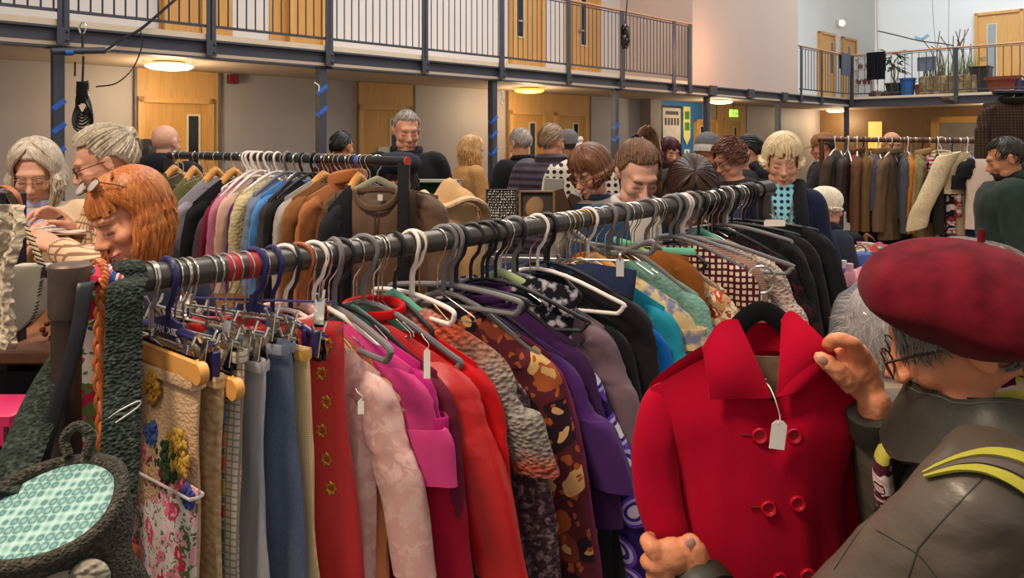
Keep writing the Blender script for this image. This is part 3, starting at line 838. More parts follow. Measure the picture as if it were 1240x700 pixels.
def panel(name, label, hook, tip, m, bot=None, H=.75, W=.17, T=.014, navy=False, fold=.8, top=.0, hl=None, cat='garment', zb_px=None, **kw):
    """trousers / skirts hanging from a clip hanger: straight top edge"""
    R = RP(rail_t(hook)); a, L = solve_dir(R, tip[0], W, radians(-66), radians(-8))
    Y = R.y+L*sin(a); zt = (CZ-(tip[1]-HY)/F*Y)-R.z
    root = thing(name, label, cat, R, a, MAIN)
    hw = 1.0
    if bot is not None:
        k = (bot-CX)/F; e = min(((abs((R.x+l*cos(a))/(R.y+l*sin(a))-k), l) for l in [L-.08+.25*i/79 for i in range(80)]))
        zb = (CZ-(700-HY)/F*(R.y+L*sin(a)))-R.z; hw = 1+(e[1]-L)/L*(H+zt)/max(.1, (zt-zb)) if zt-zb > .05 else 1
        hw = max(.75, min(1.5, hw))
    sd = hook*.31
    torso_mb(L, zt, zt-.004, H, T, sd, hw, .02, 0, fold, 52, 34).build('body', m, root)
    q = MB(); q.tube([(-L*.97, -T*.9, zt-.018), (0, -T*1.3, zt-.018), (L*.97, -T*.9, zt-.018), (L, 0, zt-.018), (L*.97, T*.9, zt-.018), (0, T*1.3, zt-.018), (-L*.97, T*.9, zt-.018), (-L, 0, zt-.018)], .0011, 6, closed=True, flat=kw.get('wf', 9), up=(0, 0, 1))
    q.build('waistband', kw.get('wm', m), root)
    if kw.get('nohang'): return root, R, a, L, zt
    h = thing('clip_hanger', hl or ' '.join(('clip hanger holding the '+label).split()[:15]), 'clothes hanger', R, a, HG)
    zn = zt+.035
    hanger('navy' if navy else 'wire', h, R.z, L-.02, zn, zn, .026, True)
    return root, R, a, L, zt

def price_tag(p, label, size=(.022, .036), up=.06, ang=0.0, lean=0.0):
    r = thing('price_tag', label, 'price tag', p, ang, 'paper price tags tied to the clothes')
    w, h = size
    MB().prism([(-w/2, -h/2), (w/2, -h/2), (w/2, h/2-.006), (w/2-.006, h/2), (-w/2+.006, h/2), (-w/2, h/2-.006)], .0008, ry(lean)).build('card', plain('#efe6dc', .7), r, smooth=False)
    M = ry(lean); t = M@V((0, 0, h/2-.004))
    MB().tube(spl([t, t+V((.004, -.002, up*.4)), t+V((-.006, 0, up*.8)), t+V((-.012, .01, up))], 6), .0007, 5).build('string', plain('#f2ece4', .8), r)
    return r

# cloth
c_tap = fab('#d3b99a', 'floral', ('#e0c7a4', '#b3792a', '#7e2b34', '#3f4f80', '#2f4f34', '#d8a545'), .55, bump=.5)
c_rose = fab('#e8ddd6', 'floral', ('#5d7a42', '#d9456a', '#e88098', '#cf2f58', '#f3b3bf'), 2.1, bump=.1)
c_beige = fab('#d9bf95', 'knit', ('#b08f62',), .8)
c_samp = fab('#c9bfae', 'check', ('#8e8676',), 1.6)
c_gw = fab('#b9b6b8', 'houndstooth', ('#8f939c',), 3.0)
c_den = fab('#59657c', 'denim', bump=.3)
c_crc = fab('#ddc398', 'houndstooth', ('#b59a6c',), 2.4)
c_reds = fab('#c60d0b', 'satin', rough=.32, sheen=.1, bump=.35, spec=.6, var=.1)
c_pinks = fab('#e3b8ae', 'satin', ('#cf9f96',), rough=.38, sheen=.2, bump=.4, spec=.5, var=.2)
c_peach = fab('#e2925f', 'plain'); c_yel = fab('#e6bd77', 'plain')
c_mag = fab('#c22575', 'zgrad', (), bump=.2) if False else fab('#b81f72', 'plain', rough=.9, sheen=.4)
c_mag2 = fab('#c93b7c', 'plain', sheen=.4); c_crim = fab('#a5082e', 'plain', rough=.9, sheen=.3)
c_burg = fab('#6d1c33', 'plain')
c_redl = fab('#c3080a', 'satin', rough=.28, bump=.25, sheen=.05, spec=.6, var=.12)
c_redw = fab('#c4070f', 'plain', rough=.95, sheen=.4)
c_knit = fab('#1e1a1c', 'zgrad', ((0.0, '#c08c82'), (.17, '#b98479'), (.215, '#cf5433'), (.25, '#9c6a55'), (.32, '#a79c90'), (.46, '#8d8880'), (.50, '#b3553a'), (.56, '#5c5357')), bump=.8)
c_knit2 = fab('#57404a', 'knit', ('#2d2026', '#8a6f76'), bump=.7)
c_bfl = fab('#58202a', 'floral', ('#a4552c', '#2a1620', '#7d3a26', '#20151d', '#d6ab70'), .9)
c_burp = fab('#7a2348', 'plain', sheen=.3)
c_purp = fab('#4a2466', 'plain', sheen=.25); c_purd = fab('#3d1c4b', 'plain')
c_retro = fab('#2a1760', 'rings', ('#e7e2f0', '#4a2b94', '#b9aee0', '#6a3fb4', '#22124c'), .9)
c_mauve = fab('#79636c', 'plain', sheen=.5)
c_blk = fab('#131216', 'plain', sheen=.1, var=.1); c_blk2 = fab('#191419', 'plain', sheen=.25); c_lace = fab('#1a1216', 'floral', ('#3a1c22', '#0c0a0c', '#521721', '#141014'), 1.6)
c_blue = fab('#0a6fc4', 'plain', sheen=.3); c_turq = fab('#1a8fa6', 'plain', sheen=.3); c_palm = fab('#d9c08f', 'mottle', ('#d9c08f', '#7a8098'), .8)
c_lime = fab('#a4ba52', 'plain'); c_pteal = fab('#8bb5a6', 'knit', ('#6f9a8e',)); c_sagec = fab('#5fa883', 'plain')
c_flb = fab('#c49a6c', 'floral', ('#a8402c', '#ead6ae', '#c24a34', '#6b6434', '#ead9b6'), 1.9)
c_olvp = fab('#6b5c33', 'mottle', ('#8c6e3c', '#d2c39a'), 1.6)
c_mdot = fab('#4b1418', 'dots', ('#dcc7b4', '#dcc7b4'), 1.75); c_zebra = fab('#5e1f24', 'stripes', ('#c7a890',), 2.2); c_choc = fab('#8a4f1e', 'plain')
c_fleece = fab('#cfbcae', 'knit', ('#b59f8f',), bump=.9)
c_dnm2 = fab('#27324f', 'denim')

# -------- left: things on clip hangers
es, _R, _a, eL, ez = panel('embroidered_skirt', 'beige skirt panel with wool flower embroidery at the left end', 184, (243, 452), fab('#d3b08a', 'knit', ('#c29c74',), 1.6), H=.62, fold=.6)
rnd = random.Random(12)
for nm, col, cx_, cz_, rr0, n_ in (('ochre_flower', '#b5832c', -.02, -.05, .022, 26), ('ochre_spray', '#c09a3c', .075, -.14, .03, 30), ('green_leaf', '#2f4a30', .035, -.165, .026, 30), ('blue_flower', '#45609c', -.02, -.13, .018, 22), ('crimson_rose', '#7d2238', .00, -.205, .03, 40), ('blue_floret', '#454a94', .105, -.205, .014, 18), ('pink_bud', '#c4697a', -.045, -.18, .016, 18)):
    q = MB()
    for i in range(n_*2):
        a = rnd.uniform(0, 6.3); r_ = rr0*sqrt(rnd.random()); x = cx_+.055+1.25*r_*cos(a); z = ez+cz_+r_*sin(a)*1.3; q.ell((x, -.0165-.004*rnd.random(), z), (.0045, .0035, .0075), ry(rnd.uniform(-.8, .8)), 6, 5)
    q.build(nm, fab(col, bump=.3), es)
rp = panel('rose_print_skirt', 'white cotton piece with pink roses at the left end of the rail', 176, (240, 590), c_rose, H=.75, W=.185, fold=.6, wm=plain('#e9dfd6', .7), nohang=True, wf=3)
panel('beige_knit_skirt', 'beige ribbed knit skirt right of the flower embroidery', 212, (272, 450), c_beige, bot=270)
panel('sampler_cloth', 'cream cross-stitch sampler with a column of coloured squares', 230, (296, 420), c_samp, bot=300)
panel('check_trousers', 'pale grey and white check trousers beside the denim pair', 252, (322, 432), c_gw, bot=331)
panel('denim_trousers', 'faded blue denim trousers hanging folded from metal clips', 272, (352, 410), c_den, bot=380, T=.02, wm=fab('#8b8ea0', 'denim'))
panel('cream_check_trousers', 'cream check trousers with yellow waistband left of red satin', 296, (374, 418), c_crc, bot=395, wm=fab('#dba94e'))
rs = panel('red_satin_dress', 'glossy red satin dress with small gold embroidery', 306, (416, 388), c_reds, bot=452, W=.15, T=.028, navy=True)
# gold embroidery on the satin
gm = plain('#c9a13a', .35, .6)
g = MB(); L_ = rs[3]
from mathutils.bvhtree import BVHTree
_b = [c for c in rs[0].children if c.name.startswith('body')][0].data
_bv = BVHTree.FromPolygons([tuple(v.co) for v in _b.vertices], [tuple(p.vertices) for p in _b.polygons])
for i, (x, z) in enumerate(((.50, .05), (.45, .10), (.50, .15), (.46, .20), (.51, .25), (.56, .30))):
    for j in range(7):
        a = j*.9+i; x0 = L_*(x*1.0+.36); zc = rs[4]-z*1.1+.01; _h = _bv.ray_cast(V((x0, -.3, zc)), V((0, 1, 0)))[0]; th = (_h.y if _h else -.04)-.001
        g.tube([(x0+.008*cos(a), th, zc+.008*sin(a)), (x0+.011*cos(a+1.3), th-.001, zc+.013*sin(a+1.3))], .0022, 5)
g.build('gold_embroidery', gm, rs[0])
# sampler squares
sm_ = [o for o in bpy.data.objects if o.name == 'sampler_cloth'][0]
for i, h in enumerate(('#5f6f9c', '#c9684e', '#d05a3c', '#cfa83c', '#b8433c', '#3f7a45', '#2f7f5c', '#8a3440', '#5f6f9c', '#c9684e')):
    g = MB().box((.125, -.019, -.235-i*.042), (.03, .004, .022), None); g.build('coloured_square', fab(h, bump=.3), sm_, smooth=False)
    q = MB()
    for k in range(3): q.box((.115+k*.011, -.019, -.256-i*.042), (.006, .003, .010), None)
    q.build('stitched_row', fab('#7a7466'), sm_, smooth=False)
# extra clip hangers bunched behind (empty ones)
for i, px in enumerate((203, 222, 262, 283, 330)):
    R = RP(rail_t(px)); a = radians((-40, -34, -38, -30, -36)[i])
    h = thing('clip_hanger', ('navy plastic clip hanger with moulded lettering at the left end of the rail', 'empty chrome clip hanger second from the left end', 'empty chrome clip hanger before the red band', 'empty chrome clip hanger on the red band', 'navy plastic clip hanger right of the red band')[i], 'clothes hanger', R, a, HG)
    nv = i in (0, 4)
    hanger('navy' if nv else 'wire', h, R.z, .17, -.10-.006*i, -.10, .026, True)
# navy hangers with lettering plate
for i, (px, lab) in enumerate(((203, 'left navy plastic hanger reading FANTASIE near the green strap'), (308, 'navy plastic hanger reading FANTASIE above the red satin dress'))):
    R = RP(rail_t(px)); a = radians(-36 if i == 0 else -24); h = thing('lingerie_hanger', lab, 'clothes hanger', R, a, HG)
    q = MB(); rr_ = .031; pts = arc((0, 0, 0), rr_, radians(215), radians(-35), 16)+[V((.02, 0, -.042)), V((.004, 0, -.058)), V((0, 0, -.085))]
    q.tube(pts, .0048, 8, flat=1.3); q.build('hook', hm('navy'), h)
    q = MB(); q.prism([(-.042, -.083), (-.006, -.074), (.006, -.074), (.042, -.083), (.044, -.116), (-.044, -.116)], .006)
    q.tube(spl([(-.03, 0, -.098), (-.09, 0, -.102), (-.15, 0, -.125)], 6), (.004), 8, flat=2.0, up=(0, 0, 1)); q.tube(spl([(.03, 0, -.098), (.09, 0, -.102), (.15, 0, -.125)], 6), .004, 8, flat=2.0, up=(0, 0, 1))
    for s in (-1, 1): q.box((s*.152, 0, -.14), (.012, .016, .05), None, .002); q.box((s*.128, 0, -.135), (.010, .014, .04), None, .002)
    b_ = q.build('arms', hm('navy'), h)
    text('lettering', 'FANTASIE', .018, plain('#e9e4ee', .5), Matrix.Translation((0, -.0042, -.101)) @ Matrix.Rotation(pi/2, 4, 'X'), h)
# wooden hangers at left
for i, (px, lab, zz_) in enumerate(((181, 'wooden hanger with a broad flat arm behind the green strap', -.125), (222, 'wooden trouser hanger with round end left of the sampler', -.165))):
    R = RP(rail_t(px)); h = thing('clothes_hanger', lab, 'clothes hanger', R, radians(-40), HG)
    hanger('wire', h, R.z, .1, zz_+.02, zz_, .026)
    q = MB(); q.box((0, 0, zz_-.012), (.36, .012, .042), None, .005); q.build('wooden_bar', hm('wood'), h)
    q = MB(); q.lathe([(.001, -.008), (.018, -.008), (.02, 0), (.018, .008), (.001, .008)], (.185, 0, zz_-.012), 18, rx(pi/2)); q.build('end_disc', hm('wood'), h)

# -------- the clothes from red to black
G = garment
G('satin_jacket', 'pale pink satin jacket with swirling pattern beside the red satin', 'jacket', 345, (468, 452), c_pinks, bot=(520, 700), H=.75, hang='white', r0=.07, collar='thin')
G('blouse', 'yellow and peach blouse mostly hidden behind the pale pink jacket', 'blouse', 362, (486, 455), c_peach, bot=(512, 640), H=.7, hang='orange', sm=c_yel)
G('jumper', 'magenta jumper right of the pale pink satin jacket', 'jumper', 380, (506, 446), c_mag2, bot=(545, 700), cuff=585, H=.45, hang='white', r0=.07)
G('cardigan', 'bright fuchsia cardigan tucked behind the magenta jumper', 'cardigan', 390, (516, 440), c_mag, bot=(540, 640), H=.5, cuff=560, hang='wire')
G('long_dress', 'crimson long dress below the magenta jumper', 'dress', 398, (520, 462), c_crim, bot=(562, 700), H=1.1, hang='wire', r0=.072)
G('cardigan', 'dark burgundy cardigan seen as a thin edge before red leather', 'cardigan', 412, (536, 450), c_burg, bot=(560, 700), H=.8, hang='black')
G('leather_jacket', 'glossy red leather jacket with creased sleeve', 'jacket', 428, (566, 448), c_redl, bot=(628, 700), H=1.0, hang='mint', r0=.085)
G('wool_coat', 'scarlet wool coat right of the red leather jacket', 'coat', 452, (596, 440), c_redw, bot=(616, 660), H=1.1, hang='mint', r0=.075, collar='thin', nk=.12)
G('knitted_jumper', 'chunky multicoloured knitted jumper in pink, orange and grey', 'jumper', 477, (638, 425), c_knit, bot=(668, 575), cuff=572, H=.62, hang='mint', r0=.085, T=.045, nk=.10, sm=c_knit)
G('boucle_coat', 'mauve boucle coat showing below the multicoloured jumper', 'coat', 500, (648, 455), c_knit2, bot=(668, 700), H=1.1, hang='white', r0=.075)
G('floral_blouse', 'brown and rust floral blouse with burgundy edge', 'blouse', 537, (684, 424), c_bfl, bot=(712, 700), H=1.05, hang='grey', r0=.07)
G('cardigan', 'burgundy cardigan directly behind the brown floral blouse', 'cardigan', 552, (698, 430), c_burp, bot=(722, 700), H=1.1, hang='black', r0=.06)
G('tshirt', 'purple T-shirt with short sleeves before the retro print dress', 'T-shirt', 570, (727, 432), c_purp, bot=(764, 600), cuff=592, H=1.1, hang='black', r0=.08)
G('cardigan', 'deep aubergine cardigan with collar between burgundy and purple', 'cardigan', 584, (716, 415), c_purd, bot=(745, 640), H=1.05, hang='black', collar='thin')
G('retro_print_dress', 'purple and white retro circle print dress', 'dress', 600, (748, 440), c_retro, bot=(790, 700), H=1.15, hang='black', r0=.07)
G('jumper', 'soft grey-mauve jumper behind the purple print dress', 'jumper', 622, (748, 395), c_mauve, bot=(775, 520), H=1.0, hang='grey', r0=.07)
G('tunic', 'dark zebra-dotted tunic behind the purple clothes', 'tunic', 607, (700, 350), fab('#15131c', 'mottle', ('#15131c', '#b9b2bd'), 1.5), H=.6, hang='sage', sleeves=0)
G('black_dress', 'black dress with small yellow seam mark behind the mauve jumper', 'dress', 642, (772, 395), c_blk, bot=(790, 640), H=1.15, hang='wire')
G('jacket', 'soft black-aubergine jacket left of the blue tops', 'jacket', 660, (783, 362), c_blk2, bot=(805, 600), H=1.1, hang='black', r0=.075, T=.035)
dj = G('denim_jacket', 'dark denim jeans folded over a clip hanger behind the black jacket', 'jeans', 676, (772, 315), c_dnm2, H=.6, hang='wire', sleeves=0, clip=True)
G('top', 'bright royal blue top right of the black jacket', 'top', 690, (812, 395), c_blue, bot=(835, 520), H=1.0, hang='wire', r0=.075)
G('top', 'turquoise top edging out behind the royal blue one', 'top', 703, (822, 372), c_turq, bot=(842, 480), H=.95, hang='gold')
G('palm_shirt', 'sandy short-sleeved shirt printed with blue palms on a wooden hanger', 'shirt', 722, (846, 368), c_palm, bot=(850, 430), cuff=425, H=.5, hang='wood', r0=.08)
G('tshirt', 'lime green T-shirt below the palm print shirt', 'T-shirt', 733, (857, 395), c_lime, bot=(872, 470), H=.65, hang='sage')
G('cardigan', 'pale teal ribbed cardigan behind the palm print shirt', 'cardigan', 748, (866, 356), c_pteal, bot=(884, 480), H=.95, hang='grey', r0=.06)
G('blouse', 'ochre brown blouse mostly hidden behind the teal cardigan', 'blouse', 764, (846, 312), c_choc, H=.4, hang='sage', W=.15)
G('floral_blouse', 'red, cream and olive floral print blouse on the right half', 'blouse', 782, (902, 350), c_flb, bot=(925, 480), H=.95, hang='grey', r0=.07)
G('speckled_blouse', 'olive speckled top under the red floral print', 'top', 797, (890, 360), c_olvp, H=.7, hang='mint')
G('squares_jacket', 'maroon jacket with rows of cream squares on a grey hanger', 'jacket', 812, (922, 322), c_mdot, H=.8, hang='grey')
G('striped_blouse', 'fine maroon and cream striped blouse edging out behind the squares jacket', 'blouse', 820, (925, 312), c_zebra, H=.5, hang='grey')
G('dotted_dress', 'maroon dress of cream squares right of the matching jacket', 'dress', 828, (946, 345), c_mdot, bot=(962, 440), H=1.15, hang='white', r0=.07)
G('fleece_jacket', 'cream teddy fleece jacket left of the black coats', 'jacket', 850, (972, 318), c_fleece, bot=(985, 420), H=.95, hang='mint', r0=.075, T=.035)
G('lace_top', 'black and dark red lace top next to the cream fleece', 'top', 864, (985, 310), c_lace, bot=(998, 440), H=1.1, hang='black')
G('black_coat', 'first black coat after the cream fleece jacket', 'coat', 876, (993, 292), c_blk, bot=(1005, 520), H=.95, hang='grey', r0=.07)
G('black_coat', 'middle black coat at the far end of the rail', 'coat', 886, (1003, 285), c_blk2, bot=(1020, 520), H=1.0, hang='black', r0=.07)
G('black_coat', 'last and longest black coat at the far end of the rail', 'coat', 900, (1012, 276), c_blk, bot=(1036, 480), H=1.05, hang='black', r0=.075, W=.22)

# bare hangers with clearly visible arms, and loose hooks between the garments
def bare(kind, px, tip, label, W=.215, nk=.115, rail=None, drop=None):
    R = RP(rail_t(px)); a, L = solve_dir(R, tip[0], W, radians(-66), radians(-5))
    zt = (CZ-(tip[1]-HY)/F*(R.y+L*sin(a)))-R.z
    h = thing('clothes_hanger', label, 'clothes hanger', R, a, HG); hanger(kind, h, R.z, L, -nk, zt+.012, .026); return h
bare('grey', 405, (470, 428), 'broad grey plastic hanger in front of the pink and red clothes')
bare('grey', 440, (554, 440), 'large grey plastic hanger whose rounded end shows over red leather')
bare('white', 498, (548, 384), 'white plastic hanger over the multicoloured knit', W=.16)
bare('grey', 547, (628, 372), 'grey plastic hanger over the rust floral blouse', W=.19)
bare('black', 553, (636, 370), 'black plastic hanger beside the grey one over the floral blouse', W=.19)
bare('black', 590, (708, 392), 'black plastic hanger with hooked end over the purple clothes')
bare('white', 651, (752, 372), 'white plastic hanger with hooked end over the black dress')
bare('grey', 737, (790, 300), 'grey plastic hanger leaning over the teal cardigan', W=.18)
bare('white', 880, (925, 318), 'white plastic hanger over the maroon dotted dress', W=.16)
bare('grey', 836, (986, 325), 'grey plastic hanger with rounded end in front of the black coats', W=.25)
bare('mint', 790, (842, 300), 'pale green slim hanger over the ochre blouse', W=.17)
loose = [('wire', (186, 297, 318, 372, 387, 391, 432, 458, 463, 530, 612, 680, 686, 697, 753, 759, 768, 795, 858, 862, 870, 893, 898)), ('gold', (508, 692, 708, 786)), ('black', (352, 478, 626, 664, 816, 846, 905, 909)), ('white', (712, 825))]
for kind, pxs in loose:
    for i, px in enumerate(pxs):
        R = RP(rail_t(px)); a = radians(-38+6*sin(px)); h = thing('clothes_hanger', {'wire': 'thin chrome wire hanger bunched among the clothes on the foreground rail', 'gold': 'thin brassy wire hanger bunched among the foreground clothes', 'black': 'slim black hanger bunched among the clothes on the foreground rail', 'white': 'slim white hanger bunched among the right hand clothes'}[kind], 'clothes hanger', R, a, kind+' hangers bunched on the foreground rail')
        hanger(kind, h, R.z, .11, -.12, -.17, .026)
# ================================================================ middle rack
MA, MB_ = P(205, 188, 3.2), P(489, 195.5, 2.38)
m_blkm = plain('#1b1a1e', .38, .2, .1, name='black_rail')
root = thing('clothes_rack', 'black metal clothes rail standing behind the foreground one', 'clothes rack', (MB_.x, MB_.y, 0))
MDIR = (MB_-MA).normalized()
q = MB(); q.tube([MA, MB_+MDIR*.012], .0155, 18); q.build('rail', m_blkm, root, world=True)
for p_ in (MA, MB_):
    q = MB(); q.box((p_.x, p_.y, p_.z/2-.005), (.036, .036, p_.z), None, .004); q.build('post', m_blkm, root, world=True)
    q = MB(); q.bar((p_.x-.2, p_.y-.25, .03), (p_.x+.2, p_.y+.25, .03), .036, .036); q.build('foot', m_blkm, root, world=True)
q = MB(); q.lathe([(.001, 0), (.014, 0), (.016, .002), (.016, .006), (.001, .006)], MB_+MDIR*.012, 16, MDIR.to_track_quat('Z', 'Y').to_matrix()); q.build('red_end_cap', plain('#c0473a', .5), root, world=True)
def MP(px):
    k = (px-CX)/F; lo, hi = 0, 1
    for _ in range(40):
        m = (lo+hi)/2; p = MA.lerp(MB_, m)
        if p.x/p.y < k: lo = m
        else: hi = m
    return MA.lerp(MB_, lo)
q = MB(); q.tube([MP(432), MP(436)], .0163, 18); q.build('blue_band', plain('#2f5aa8', .5), root, world=True)
GM = 'clothes on the black middle rail'; HM = 'hangers on the black middle rail'
def gm(name, label, cat, px, tip, m, **kw):
    kw.setdefault('H', .8); kw.setdefault('W', .21); kw.setdefault('nk', .05); kw.setdefault('mxd', .2)
    return garment(name, label, cat, px, tip, m, rail=MP, rr=.0155, lo=radians(185), hi=radians(262), group=GM, hgroup=HM, **kw)
gm('olive_jacket', 'dark olive jacket at the far end of the black rail', 'jacket', 212, (196, 226), fab('#4d4a30'), hang='wood')
gm('olive_cardigan', 'moss green cardigan on a wooden hanger, second on the black rail', 'cardigan', 236, (206, 242), fab('#71713f'), hang='wood')
gm('grey_jumper', 'lavender grey wool jumper on a wooden hanger', 'jumper', 262, (212, 246), fab('#96909c', sheen=.4), hang='wood')
gm('black_hoodie', 'black ribbed hoodie right of the lavender grey jumper', 'hoodie', 284, (230, 246), fab('#17161a'), hang='wood')
gm('plum_jumper', 'dull plum jumper seen as a narrow edge behind the black hoodie', 'jumper', 294, (246, 258), fab('#4b3540'), hang='wire')
gm('burgundy_jumper', 'burgundy jumper before the dusty pink one', 'jumper', 300, (252, 246), fab('#6e1530'), hang='wire')
gm('pink_cardigan', 'dusty pink cardigan on the black rail', 'cardigan', 308, (261, 236), fab('#b5718c'), hang='white')
gm('peach_blouse', 'pale peach blouse between dusty pink and purple', 'blouse', 316, (271, 236), fab('#cfab97'), hang='white')
gm('purple_top', 'thin strip of deep purple top before the cream knit', 'top', 322, (284, 240), fab('#4a2560'), hang='wire')
gm('cream_knit_cardigan', 'cream cable knit cardigan in the middle of the black rail', 'cardigan', 336, (289, 232), fab('#d6c69a', 'knit', ('#b7a675',), .8), T=.04, hang='white')
gm('quilted_jacket', 'slate blue quilted jacket right of the cream knit', 'jacket', 348, (304, 234), fab('#6d7a92', 'quilt'), hang='grey')
gm('blue_shirt', 'sky blue shirt behind the slate quilted jacket', 'shirt', 358, (313, 238), fab('#4f86c4'), hang='wire')
gm('charcoal_jacket', 'charcoal jacket right of the sky blue shirt', 'jacket', 366, (322, 242), fab('#3c383b'), hang='black')
gm('black_jacket', 'black jacket left of the striped shirt', 'jacket', 380, (330, 238), fab('#1a191c'), hang='black')
gm('striped_shirt', 'fine black and white striped shirt on the black rail', 'shirt', 393, (341, 240), fab('#d9cfc4', 'stripes', ('#4b4246',), 4.5), hang='wood')
gm('suede_jacket', 'brown suede jacket next to the striped shirt', 'jacket', 402, (350, 240), fab('#8a5a30', sheen=.4), hang='gold')
gm('rust_jacket', 'tan rust wool coat with pointed collar', 'coat', 422, (368, 240), fab('#a9683a', sheen=.3), hang='wood', T=.035, collar='band')
gm('black_waistcoat', 'dark jacket edge between the tan coat and the brown leather jacket', 'jacket', 436, (394, 252), fab('#242127'), hang='wood')
# brown suede leather jacket facing the camera
m_bl = fab('#5a4230', 'mottle', ('#5f4735', '#6a5140'), .35, rough=.6, sheen=.3, bump=.1)
R = MP(457); R0 = thing('leather_jacket', 'brown suede jacket facing front at the near end of the black rail', 'jacket', R, radians(2), GM)
zn, zt = -.075, -.115
torso_mb(.20, zn, zt, .62, .045, 4.2, 1.08, .065, .075, .8, 60, 40).build('body', m_bl, R0)
for s in (1, -1): sleeve_mb(.205, zt+.01, .56, s, .03, .068, .045, 3+s, flat=.7, seg=24, n=24).build('sleeve', m_bl, R0)
q = MB(); q.tube([(.068*cos(a), -.02-.022*abs(sin(a))*(1 if sin(a) < 0 else -1), zn-.03-.05*max(0, -sin(a))+.012*max(0, sin(a))) for a in [2*pi*i/24 for i in range(24)]], .006, 8, closed=True, flat=1.8, up=(0, 0, 1)); q.build('neckband', m_bl, R0)
q = MB(); q.tube([(0.0, -.048-.01*i/6, zn-.09-.5*i/6) for i in range(7)], .003, 6); q.build('zip', plain('#3d2c20', .5), R0)
q = MB(); q.box((.012, -.02, zn-.045), (.016, .002, .02), rx(.1)); q.build('white_label', plain('#e6e0da', .7), R0)
h = thing('clothes_hanger', 'curved khaki wooden hanger inside the brown suede jacket', 'clothes hanger', R, radians(2), HM); hanger('khaki', h, R.z, .12, -.055, -.09, .0155)
hg2 = thing('garment_bundle', 'tan sheepskin coat lying over a seat behind the black rail', 'coat', P(545, 300, 2.9)*1.0)
for i, px in enumerate((216, 222, 246, 252, 276, 300, 304, 311, 326, 330, 345, 361, 371, 386, 398, 409, 415, 428, 442, 448)):
    R = MP(px); h = thing('clothes_hanger', 'thin chrome hanger bunched on the black middle rail', 'clothes hanger', R, radians(215), 'chrome hangers bunched on the black middle rail')
    hanger('white' if 295 < px < 330 else 'wire', h, R.z, .09, -.07, -.11, .0155)
# sheepskin coat
mS = fab('#c79f70', sheen=.4); q = MB()
q.ell((0, 0, .0), (.09, .11, .28), rx(.1)); q.ell((.03, -.03, .16), (.085, .07, .08)); q.ell((-.05, -.04, .13), (.06, .06, .08)); q.ell((.08, -.01, -.05), (.06, .08, .22)); q.remesh(.012, 6)
q.build('coat_body', mS, hg2); q = MB(); q.tube(spl([(-.1, -.06, .22), (-.02, -.12, .17), (.08, -.12, .20), (.14, -.04, .15), (.12, .02, .05)], 6), .022, 10, flat=.6); q.build('fleece_collar', fab('#dcc19b', 'knit', ('#c3a47a',)), hg2)
MB().box((0, .04, -.62), (.34, .34, .04), None, .01).build('seat_support', M_black, hg2)
hg2.name = 'sheepskin_coat'

# ================================================================ right hand rack
TY = 5.7
TA, TB = P(990, 168.5, TY+.25), P(1262, 171.5, TY-.25)
root = thing('clothes_rack', 'rust brown clothes rail on the right with coats and shirts', 'clothes rack', (TA.x, TA.y, 0))
m_rust = plain('#5a3a28', .45, .3, .2, name='rust_brown_rail')
q = MB(); q.tube([TA, TB], .020, 14); q.build('rail', m_rust, root, world=True)
for p_ in (TA.lerp(TB, .02), TA.lerp(TB, .99)):
    q = MB(); q.tube([(p_.x, p_.y, 0), (p_.x, p_.y, p_.z)], .02, 12); q.build('post', m_rust, root, world=True)
    q = MB(); q.bar((p_.x, p_.y-.3, .03), (p_.x, p_.y+.3, .03), .04, .04); q.build('foot', m_rust, root, world=True)
def TP(px):
    k = (px-CX)/F; lo, hi = 0, 1
    for _ in range(40):
        m = (lo+hi)/2; p = TA.lerp(TB, m)
        if p.x/p.y < k: lo = m
        else: hi = m
    return TA.lerp(TB, lo)
GR = 'clothes on the right hand rail'; HR_ = 'hangers on the right hand rail'
def gr(name, label, cat, px, bottom, m, ang=-112, W=.23, T=.045, sl=.56, r0=.07, hang='wire', zt=-.14, **kw):
    ang = -90+(ang+90)*1.5-3*sin(px*1.7); R = TP(px); root = thing(name, label, cat, R, radians(ang), GR); H = (bottom-HY)/F*TY
    torso_mb(W-.01, -.085, zt, H, T, px*.3, kw.get('hemw', 1.05), .06, .02, 2.0, 36, 24).build('body', m, root)
    if sl:
        for s in (1, -1): sleeve_mb(W, zt+.01, min(sl, H), s, .05, r0, T, px+s, flat=.6).build('sleeve', kw.get('sm', m), root)
    if kw.get('collar'): collar_mb(-.08, T, 'band', w=.07).build('collar', kw.get('cm', m), root)
    h = thing('clothes_hanger', ' '.join(('hanger carrying the '+label).split()[:15]), 'clothes hanger', R, radians(ang), HR_); hanger(hang, h, R.z, W-.04, -.075, zt, .02)
    return root
D_ = lambda n: n
gr('brown_jacket', 'dark olive-brown jacket at the left end of the right hand rail', 'jacket', 1012, 238, fab('#453a30'), -118, hang='white')
gr('brown_leather_coat', 'dark brown leather coat second on the right hand rail', 'coat', 1026, 255, fab('#3c302a', rough=.5), -114)
gr('hooded_jacket', 'brown hooded jacket with a red lining', 'jacket', 1038, 268, fab('#6a4530'), -108, collar=True, cm=fab('#5b3a26'), hang='white')
gr('red_lined_shirt', 'muted red shirt hanging beside the hooded jacket', 'shirt', 1034, 222, fab('#8e3a33'), -100, W=.16)
gr('olive_brown_jacket', 'olive brown jacket between the hooded jacket and slate blue one', 'jacket', 1048, 262, fab('#69502c'), -106)
gr('denim_jacket', 'slate blue jacket with short body on the right hand rail', 'jacket', 1058, 232, fab('#475370', 'denim'), -104, W=.17)
gr('parka', 'tan brown parka with buttoned hem', 'parka', 1066, 272, fab('#7a5c40'), -122, r0=.08, collar=True)
